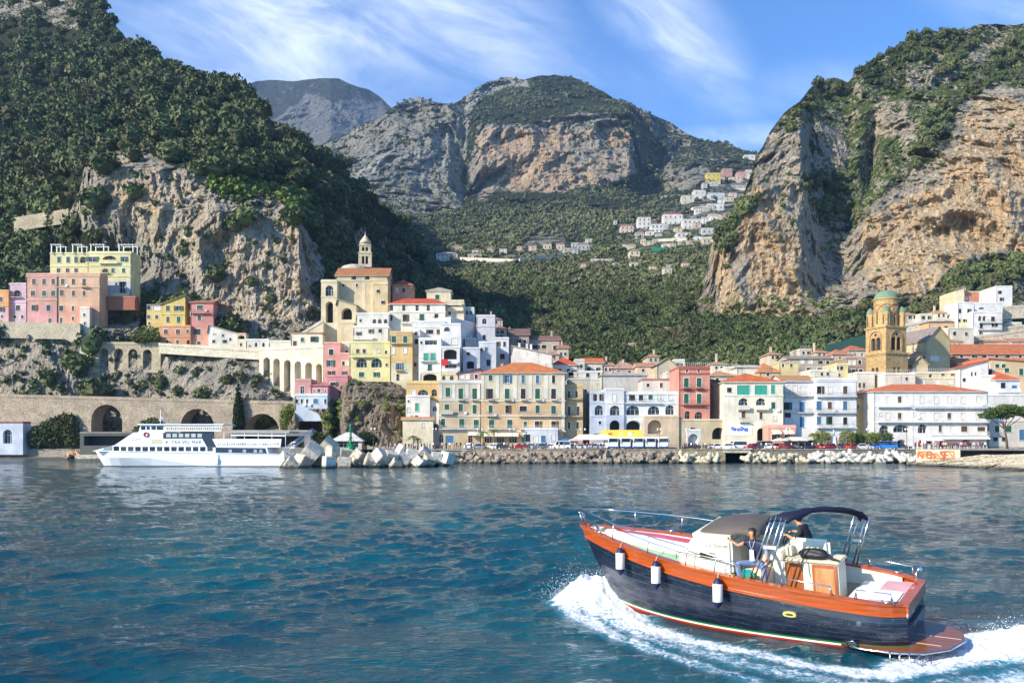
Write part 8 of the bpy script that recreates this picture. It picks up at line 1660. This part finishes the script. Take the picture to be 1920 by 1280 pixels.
fm, o1 = figure('man in a black T-shirt and cap steering under the navy bimini', JM,
    [(shoe, lambda c: c.z < 1.12), (jean, lambda c: c.z < 2.06), (teeb, lambda c: c.z < 2.68 and c.x < 2.67 and c.z > 2.4 or (c.z < 2.68 and c.x < 2.66 and -.6 < c.y < -.1))],
    ((.5, -.4, -.2), (0, 0, 1), .7), ((.5, .4, -.2), (0, 0, 1), .7), (flat(hexc('14141a'), .7, 0, 'cap_cloth', .1), (.95, .25, -.05), .2))
b = MB(); hc_ = Vector(JM['skull'][:3])-o1; b.add([tuple(hc_+Vector(q)) for q in ((.06, -.07, .06), (.06, .07, .06), (.19, .05, .045), (.2, 0, .045), (.19, -.05, .045), (.06, -.07, .05), (.06, .07, .05), (.19, .05, .035), (.2, 0, .035), (.19, -.05, .035))], [(0, 1, 2, 3, 4), (9, 8, 7, 6, 5), (0, 4, 9, 5), (4, 3, 8, 9), (3, 2, 7, 8), (2, 1, 6, 7)]); b.build('cap_peak', flat(hexc('14141a'), .7, 0, 'cap_cloth', .1), fm)

# ------------------------------------------------------------------ sea
def W0(px, py): D = CH*F/(py-YH); return ((px-CX)/F*D, D)
nx_, ny_ = 1320, 560
pxs = np.linspace(-420, 2340, nx_); pys = np.concatenate([np.linspace(843, 900, 70, endpoint=False), np.linspace(900, 1420, ny_-70)])
gx, gy = np.meshgrid(pxs, pys, indexing='ij'); D = CH*F/(gy-YH); X = (gx-CX)/F*D; Y = D.copy()
dY = np.gradient(D[0]); dY = np.abs(dY)[None, :]
rng = np.random.default_rng(42); Z = np.zeros_like(X); DX = np.zeros_like(X); DY_ = np.zeros_like(X)
patch = .74+.85*fbm(X/11, Y/16, X*0, 3, 3)+.22*fbm(X/40, Y/60, X*0, 2, 8)
patch = np.clip(patch, .2, 1.6)
for i in range(64):
    lam = .26*(10/.26)**(i/63.0); k = 2*math.pi/lam; th = math.radians(rng.normal(-68, 38)); A = .0082*lam if lam < 1.3 else .0082*1.3*(lam/1.3)**.15
    A *= 1.3 if .9 < lam < 3.2 else 1; w = np.clip(lam/(2.4*dY)-.6, 0, 1); ph = k*(X*math.cos(th)+Y*math.sin(th))+rng.uniform(0, 6.28); A = A*(patch if lam < 4 else 1)
    Z += A*w*(np.sin(ph)); DX += A*w*np.cos(ph)*math.cos(th)*.8; DY_ += A*w*np.cos(ph)*math.sin(th)*.8
# foam of the bow wave and the wake, as capsules on the water
foam = np.zeros_like(X); lift = np.zeros_like(X)
SEG = [[(1150, 1128, .8, 1), (1195, 1168, .62, 1), (1300, 1200, .5, .95), (1420, 1229, .45, .9), (1560, 1254, .45, .95), (1660, 1262, .5, 1.05), (1720, 1246, .75, 1.15), (1820, 1226, 1.0, 1.15), (1920, 1216, 1.15, 1.1), (2060, 1204, 1.4, 1), (2300, 1190, 1.8, .9)],
       [(1150, 1128, .8, 1), (1090, 1120, .85, 1), (1050, 1128, .55, .95), (1080, 1152, .5, .85), (1150, 1186, .42, .8), (1250, 1226, .36, .66), (1350, 1262, .34, .62), (1450, 1290, .4, .55), (1600, 1330, .5, .5)],
       [(1110, 1140, .8, .95), (1250, 1200, .6, .7), (1400, 1248, .6, .62), (1600, 1285, .7, .62), (1760, 1290, .8, .62), (1920, 1275, .8, .75)], [(1168, 1108, .8, 1.6), (1120, 1116, .9, 1.6), (1080, 1124, .6, 1.5), (1120, 1140, .6, 1.4)], [(1800, 1228, 1.0, 1.3), (1920, 1220, 1.3, 1.45), (2060, 1208, 1.5, 1.4)], [(1740, 1168, .6, .42), (1830, 1172, .8, .40), (1960, 1165, 1.0, .40)]]
for sg in SEG:
    for (a, c) in zip(sg[:-1], sg[1:]):
        ax, ay = W0(*a[:2]); bx_, by_ = W0(*c[:2]); L2 = (bx_-ax)**2+(by_-ay)**2; t = np.clip(((X-ax)*(bx_-ax)+(Y-ay)*(by_-ay))/L2, 0, 1)
        d = np.hypot(X-ax-t*(bx_-ax), Y-ay-t*(by_-ay)); r = a[2]+(c[2]-a[2])*t; v = (a[3]+(c[3]-a[3])*t)*np.clip(1.35-d/r, 0, 1)
        foam = np.maximum(foam, np.clip(v, 0, 1.7))
for (px, py, r, h) in ((1120, 1128, .9, .46), (1160, 1124, .7, .42), (1085, 1126, .6, .26), (1190, 1160, .6, .08), (1850, 1228, 1.0, .12), (1930, 1222, 1.3, .30), (1740, 1262, .6, .03), (2050, 1215, 1.6, .3)):
    ax, ay = W0(px, py); lift += h*np.exp(-((X-ax)**2+(Y-ay)**2)/r**2)
fb = fbm(X/.5, Y/.5, X*0, 4, 77, .6); near = (gy > 1040)
Z += lift*(1+.5*fb)+np.clip(foam-.15, 0, 1.2)*(.06*fb+.05*fbm(X/.13, Y/.13, X*0, 3, 79, .6))
V_ = np.stack([X+DX, Y+DY_, Z], -1).reshape(-1, 3); idx = np.arange(nx_*len(pys)).reshape(nx_, -1)
Fc = np.stack([idx[:-1, :-1], idx[:-1, 1:], idx[1:, 1:], idx[1:, :-1]], -1).reshape(-1, 4)
mw, t, p = newmat('sea_water')
at = N(t, 'ShaderNodeAttribute'); at.attribute_name = 'foam'; fo = at.outputs['Fac']
pv = wpos(t); cam_d_ = N(t, 'ShaderNodeCameraData')
n_big = noise(t, .10, 3, .5, wpos(t, (1, .8, 1))); n_a = noise(t, 1.15, 3, .55, wpos(t, (.8, 1.3, 1)), .3); n_b = noise(t, 4.2, 4, .6, wpos(t, (.75, 1.3, 1)), .3); n_c = noise(t, .42, 3, .5, wpos(t, (.7, 1.2, 1)))
fn1 = noise(t, 3.2, 7, .68, pv, 1.2); fn2 = noise(t, 14, 5, .7, pv, .4)
ff = MATH(t, 'ADD', fo, MATH(t, 'MULTIPLY', MATH(t, 'SUBTRACT', fn1, .5), 1.55)); ff = MATH(t, 'ADD', ff, MATH(t, 'MULTIPLY', MATH(t, 'SUBTRACT', fn2, .5), .6)); ff = RAMP(t, ff, (.46, .98)); ff = MATH(t, 'MULTIPLY', ff, RAMP(t, fo, (.02, .2)))
deep = MIXC(t, RAMP(t, n_big, (.35, .65)), (.0006, .048, .076), (.0015, .082, .106)); deep = MIXC(t, RAMP(t, fo, (.0, .7)), deep, (.02, .17, .24))
L(t, deep, p.inputs['Base Color']); p.inputs['Roughness'].default_value = .045; p.inputs['IOR'].default_value = 1.33; p.inputs['Specular IOR Level'].default_value = .40
hh = MATH(t, 'ADD', MATH(t, 'MULTIPLY', n_a, .8), MATH(t, 'MULTIPLY', n_b, .26)); hh = MATH(t, 'ADD', hh, MATH(t, 'MULTIPLY', n_c, .4)); hh = MATH(t, 'ADD', hh, MATH(t, 'MULTIPLY', noise(t, 11, 3, .6, wpos(t, (.7, 1.3, 1)), .2), .11))
bn = bump(t, hh, .66, .28, p)
pf2 = N(t, 'ShaderNodeBsdfPrincipled'); L(t, MIXC(t, RAMP(t, fn2, (.3, .6)), (.50, .62, .68), (.93, .95, .96)), pf2.inputs['Base Color']); pf2.inputs['Roughness'].default_value = .6
b2 = N(t, 'ShaderNodeBump'); b2.inputs['Strength'].default_value = .8; b2.inputs['Distance'].default_value = .06; L(t, MATH(t, 'ADD', fn1, MATH(t, 'MULTIPLY', fn2, .5)), b2.inputs['Height']); L(t, b2.outputs[0], pf2.inputs['Normal'])
mx = N(t, 'ShaderNodeMixShader'); L(t, ff, mx.inputs[0]); L(t, p.outputs[0], mx.inputs[1]); L(t, pf2.outputs[0], mx.inputs[2]); out = [n for n in t.nodes if n.type == 'OUTPUT_MATERIAL'][0]; L(t, mx.outputs[0], out.inputs[0])
me = fast_mesh('sea', V_, Fc, [mw], smooth=True, attrs={'foam': foam.ravel()}); tag(link('sea', me), 'choppy blue-green sea', 'sea', kind='structure')
b = MB(); b.quad((-9000, -9000, -2.2), (9000, -9000, -2.2), (9000, 9000, -2.2), (-9000, 9000, -2.2)); tag(b.build('seabed', flat((.004, .03, .05), .4, 0, 'deep_water')), 'deep water and seabed to the horizon', 'seabed', kind='structure')
# spray drops thrown up at the bow and behind the stern
rng = np.random.default_rng(6); bm = bmesh.new(); bmesh.ops.create_icosphere(bm, subdivisions=1, radius=1); V0 = np.array([v.co[:] for v in bm.verts]); F0 = np.array([[v.index for v in f.verts] for f in bm.faces]); bm.free()
P = []; R_ = []
for (px, py, sx_, sy_, h, n) in ((1105, 1126, .9, .7, .34, 5000), (1150, 1122, .4, .35, .42, 2600), (1060, 1128, .5, .5, .08, 400), (1230, 1190, .5, .15, .03, 250), (1860, 1226, 1.3, .8, .18, 2600), (1930, 1220, 1.0, .9, .24, 2200), (1740, 1250, .5, .4, .05, 350)):
    ax, ay = W0(px, py); P.append(np.stack([ax+rng.normal(size=n)*sx_*.6, ay+rng.normal(size=n)*sy_*.6, .12+np.abs(rng.normal(size=n))*h], 1)); R_.append(.003+.010*rng.random(n)**3.5)
P = np.concatenate(P); R_ = np.concatenate(R_); ux_, uy_ = P[:, 0]-BX, P[:, 1]-BY; lx, ly = ux_*math.cos(BA)+uy_*math.sin(BA), -ux_*math.sin(BA)+uy_*math.cos(BA); ok_ = ~((lx > -1.25) & (lx < 7.8) & (np.abs(ly) < 1.5)); P, R_ = P[ok_], R_[ok_]; V_ = (V0[None]*R_[:, None, None]*[1, 1, 1]+P[:, None]).reshape(-1, 3); Fc = (F0[None]+(np.arange(len(P))*len(V0))[:, None, None]).reshape(-1, 3)
tag(link('spray', fast_mesh('spray', V_, Fc, [flat((.9, .93, .95), .3, 0, 'water_drop', .02)])), 'white spray thrown up by the launch', 'spray', kind='stuff')

# ------------------------------------------------------------------ single trees
def tree(name, label, cat, px, Y, z, crown, trunk_h, tr, lean=(0, 0), group=None, mat=None, n=900, leaf=.28, seed=1, blobs=None):
    """crown: list of ellipsoid blobs (dx,dy,dz,rx,ry,rz)"""
    g = empty(name, (PX(px, Y), Y, z), 0, label, cat, group); rg = np.random.default_rng(seed)
    b = MB(); top = Vector((lean[0], lean[1], trunk_h)); b.tube([(0, 0, -.5), tuple(top*.35+Vector((.1, 0, 0))), tuple(top*.7), tuple(top)], [tr, tr*.8, tr*.65, tr*.5], 8)
    for (dx, dy, dz, rx, ry, rz) in crown[:6]: b.tube([tuple(top*.75), tuple((top*.75+Vector((dx, dy, dz)))/2+Vector((0, 0, -.1))), (dx, dy, dz)], [tr*.45, tr*.3, tr*.12], 6)
    b.build('trunk', flat(hexc('5a4a3c'), .9, 0, 'bark', .2), g)
    Vs = []; T = []; F_ = []; off = 0; vol = sum(c[3]*c[4]*c[5] for c in crown)
    for (dx, dy, dz, rx, ry, rz) in crown:
        m = max(12, int(n*rx*ry*rz/vol)); d = rg.normal(size=(m, 3)); d /= np.linalg.norm(d, axis=1)[:, None]; rad = rg.random((m, 1))**.33
        rr = 1+.25*fbm(d[:, 0]*2+seed, d[:, 1]*2, d[:, 2]*2, 3, 4)[:, None]; c = d*rad*rr*[rx, ry, rz]+[dx, dy, dz]
        a = rg.normal(size=(m, 3)); a /= np.linalg.norm(a, axis=1)[:, None]; e = np.cross(a, rg.normal(size=(m, 3))); e /= np.linalg.norm(e, axis=1)[:, None]; s = leaf*(.6+.8*rg.random((m, 1)))
        Vs.append(np.stack([c+a*s, c-a*s*.5+e*s*.8, c-a*s*.5-e*s*.8], 1).reshape(-1, 3)); T.append(np.repeat(np.clip(.3+.5*rg.random(m)+.2*d[:, 2], 0, 1), 3))
    Vs = np.concatenate(Vs); link('crown', fast_mesh('crown', Vs, np.arange(len(Vs)).reshape(-1, 3), [mat or M_GRS], attrs={'tint': np.concatenate(T)}), g); return g
GA = foliage((.02, .045, .012), (.10, .16, .04)); GB = foliage((.010, .022, .010), (.04, .065, .025)); GC = foliage((.05, .085, .015), (.20, .26, .05))
s = 196/F
tree('umbrella_pine', 'wide flat-topped umbrella pine leaning in front of the hotel end', 'pine tree', 1889, 190, ROADZ, [(-4.6, 0, 8.0, 2.5, 2, .85), (-2.4, 0, 9.0, 3.0, 2.4, 1.1), (.2, 0, 9.7, 3.0, 2.4, 1.1), (2.6, 0, 9.0, 2.8, 2.4, 1.0), (-1.0, .5, 8.2, 3.4, 2.2, .9), (4.6, 0, 8.6, 2.2, 2, .9)], 6.5, .32, (-.9, 0), mat=GA, n=5200, leaf=.22, seed=3)
tree('umbrella_pine', 'second umbrella pine cut by the right edge of the picture', 'pine tree', 1930, 196, ROADZ, [(0, 0, 9.6, 3.0, 2.4, 1.2), (-2.4, 0, 9.0, 2, 2, .9), (2.4, 0, 8.8, 2.4, 2, 1)], 7.5, .3, (.3, 0), mat=GA, n=2600, leaf=.22, seed=4)
sc_ = 226/F
tree('cypress', 'tall dark cypress standing before the arched road wall', 'cypress', 447, 226, PZ(812, 226), [(0, 0, 14.6*k_-.2, r_, r_, 1.5) for k_, r_ in ((.02, 1.1), (.1, 1.6), (.19, 1.75), (.28, 1.7), (.37, 1.55), (.46, 1.4), (.55, 1.25), (.64, 1.05), (.73, .85), (.82, .65), (.91, .45), (.99, .25))], 13, .2, mat=GB, n=5200, leaf=.26, seed=5)
tree('tree', 'round bushy tree behind the concrete blocks left of the kiosk', 'tree', 591, 180, 1.5, [(0, 0, 3.6, 2.6, 2, 2.0), (-1.2, 0, 2.6, 1.8, 1.6, 1.6), (1.3, 0, 4.2, 1.7, 1.5, 1.5)], 2.5, .2, mat=GA, n=2600, leaf=.2, seed=6)
tree('tree', 'dark round tree at the foot of the rock right of the kiosk', 'tree', 686, 190, 2.6, [(0, 0, 3.0, 2.6, 2, 1.7), (1.7, 0, 2.4, 1.6, 1.5, 1.4), (-1.6, 0, 2.3, 1.5, 1.5, 1.3)], 2.2, .2, mat=GB, n=2600, leaf=.2, seed=7)
for i, (px, Y, w, h, lab) in enumerate(((1540, 191, 2.3, 2.0, 'rounded green tree left of the white monument'), (1588, 191, 2.0, 2.3, 'rounded green tree right of the white monument'), (1604, 192, 1.9, 1.7, 'dark rounded tree before the yellow house slice'), (1632, 192, 2.2, 1.6, 'wide clipped tree left of the hotel'), (1655, 192, 2.4, 1.7, 'wide clipped tree before the first hotel arch'), (1526, 193, 1.5, 1.3, 'small green tree beside the long bar canopy'))):
    tree('tree', lab, 'tree', px, Y, ROADZ, [(0, 0, 2.6, w, w*.8, h), (w*.5, 0, 3.1, w*.6, w*.6, h*.6)], 2, .16, group='trees of the seafront garden', mat=GA if i in (2, 4) else GC, n=1500, leaf=.18, seed=20+i)
def palm(px, Y, z, h, lab, nf=15, s_=1.0):
    g = empty('palm_tree', (PX(px, Y), Y, z), 0, lab, 'palm tree', 'palms of the seafront'); rg = random.Random(px); b = MB(); b.tube([(0, 0, -.3), (.1, 0, h*.5), (0, 0, h)], [.24, .17, .16], 8); b.build('trunk', flat(hexc('7a6650'), .95, 0, 'bark', .2), g); t_ = MB()
    for i in range(nf):
        a = 6.283*i/nf+rg.uniform(-.2, .2); e = rg.uniform(.1, .9); L_ = 2.0*s_; pts = []
        for k in range(7): u = k/6; pts.append(Vector((math.cos(a)*L_*u*math.cos(e*(1-u)), math.sin(a)*L_*u*math.cos(e*(1-u)), h+L_*(math.sin(e)*u-.95*u*u))))
        sd_ = Vector((-math.sin(a), math.cos(a), 0))
        for k in range(6):
            for sgn in (-1, 1):
                for q in range(2): p0 = pts[k].lerp(pts[k+1], q/2); t_.add([tuple(p0), tuple(p0+sd_*sgn*.42*s_+Vector((0, 0, -.22))), tuple(p0.lerp(pts[k+1], .35))], [(0, 1, 2)])
    t_.build('crown', flat(hexc('5f7038'), .7, 0, 'palm_leaf', .3), g)
palm(775, 188, 2.9, 3.2, 'dry palm in front of the cream porch house'); palm(905, 193.5, ROADZ, 4.2, 'left palm of the pair before the palazzo'); palm(926, 193.5, ROADZ, 4.6, 'right palm of the pair before the palazzo'); palm(783, 189, 2.9, 2.6, 'shorter palm beside the dry palm', 12, .8)
tree('tree', 'big bush growing over the first arch of the road wall', 'bush', 100, 231.5, 3.0, [(0, 0, 4.5, 4.5, 2.4, 4.5), (3.6, 0, 7.0, 3.6, 2.2, 3.4), (-4.5, 0, 3.0, 3.2, 2, 3.2), (5.2, 0, 3.2, 3, 2, 3.4)], 4, .3, mat=GA, n=6500, leaf=.34, seed=31)
tree('tree', 'bright green tree at the foot of the bright yellow house', 'tree', 272, 244, PZ(642, 244), [(0, 0, 2.0, 3.6, 2, 1.9), (-2.6, 0, 1.2, 2, 1.6, 1.2), (2.6, 0, 1.4, 2.2, 1.6, 1.4)], 1.5, .2, mat=GC, n=2600, leaf=.26, seed=32)
tree('tree', 'yellow-green creeper bush on the slope left of the cave arch house', 'bush', 535, 222, PZ(800, 222), [(0, 0, 2, 1.8, 1.2, 4.2), (1.4, 0, 4.5, 1.4, 1, 2.2)], 2, .2, mat=GC, n=1800, leaf=.26, seed=33)
tree('tree', 'grey-green creepers and scrub hanging over the road wall between its arches', 'bush', 284, 229.5, 3.2, [(0, 0, 4.5, 4.6, 1.3, 4.2), (3.2, 0, 2.8, 3.0, 1.2, 2.8), (-3.4, 0, 3.2, 2.8, 1.2, 3.4)], 3, .25, mat=M_FOR, n=5200, leaf=.32, seed=34)
# haze ----------------------------------------------------------------
hz = MB(); hz.box(-3200, 3200, -60, 4600, -8, 1600); ho = hz.build('haze', []); mh = bpy.data.materials.new('haze_air'); mh.use_nodes = True; t = mh.node_tree
for n_ in list(t.nodes):
    if n_.type != 'OUTPUT_MATERIAL': t.nodes.remove(n_)
pvv = N(t, 'ShaderNodeVolumePrincipled'); pvv.inputs['Color'].default_value = (.45, .68, 1.0, 1); pvv.inputs['Density'].default_value = .00009; pvv.inputs['Anisotropy'].default_value = .2
L(t, pvv.outputs[0], [n_ for n_ in t.nodes if n_.type == 'OUTPUT_MATERIAL'][0].inputs['Volume']); ho.data.materials.clear(); ho.data.materials.append(mh); tag(ho, 'thin sea haze', 'haze', kind='stuff')
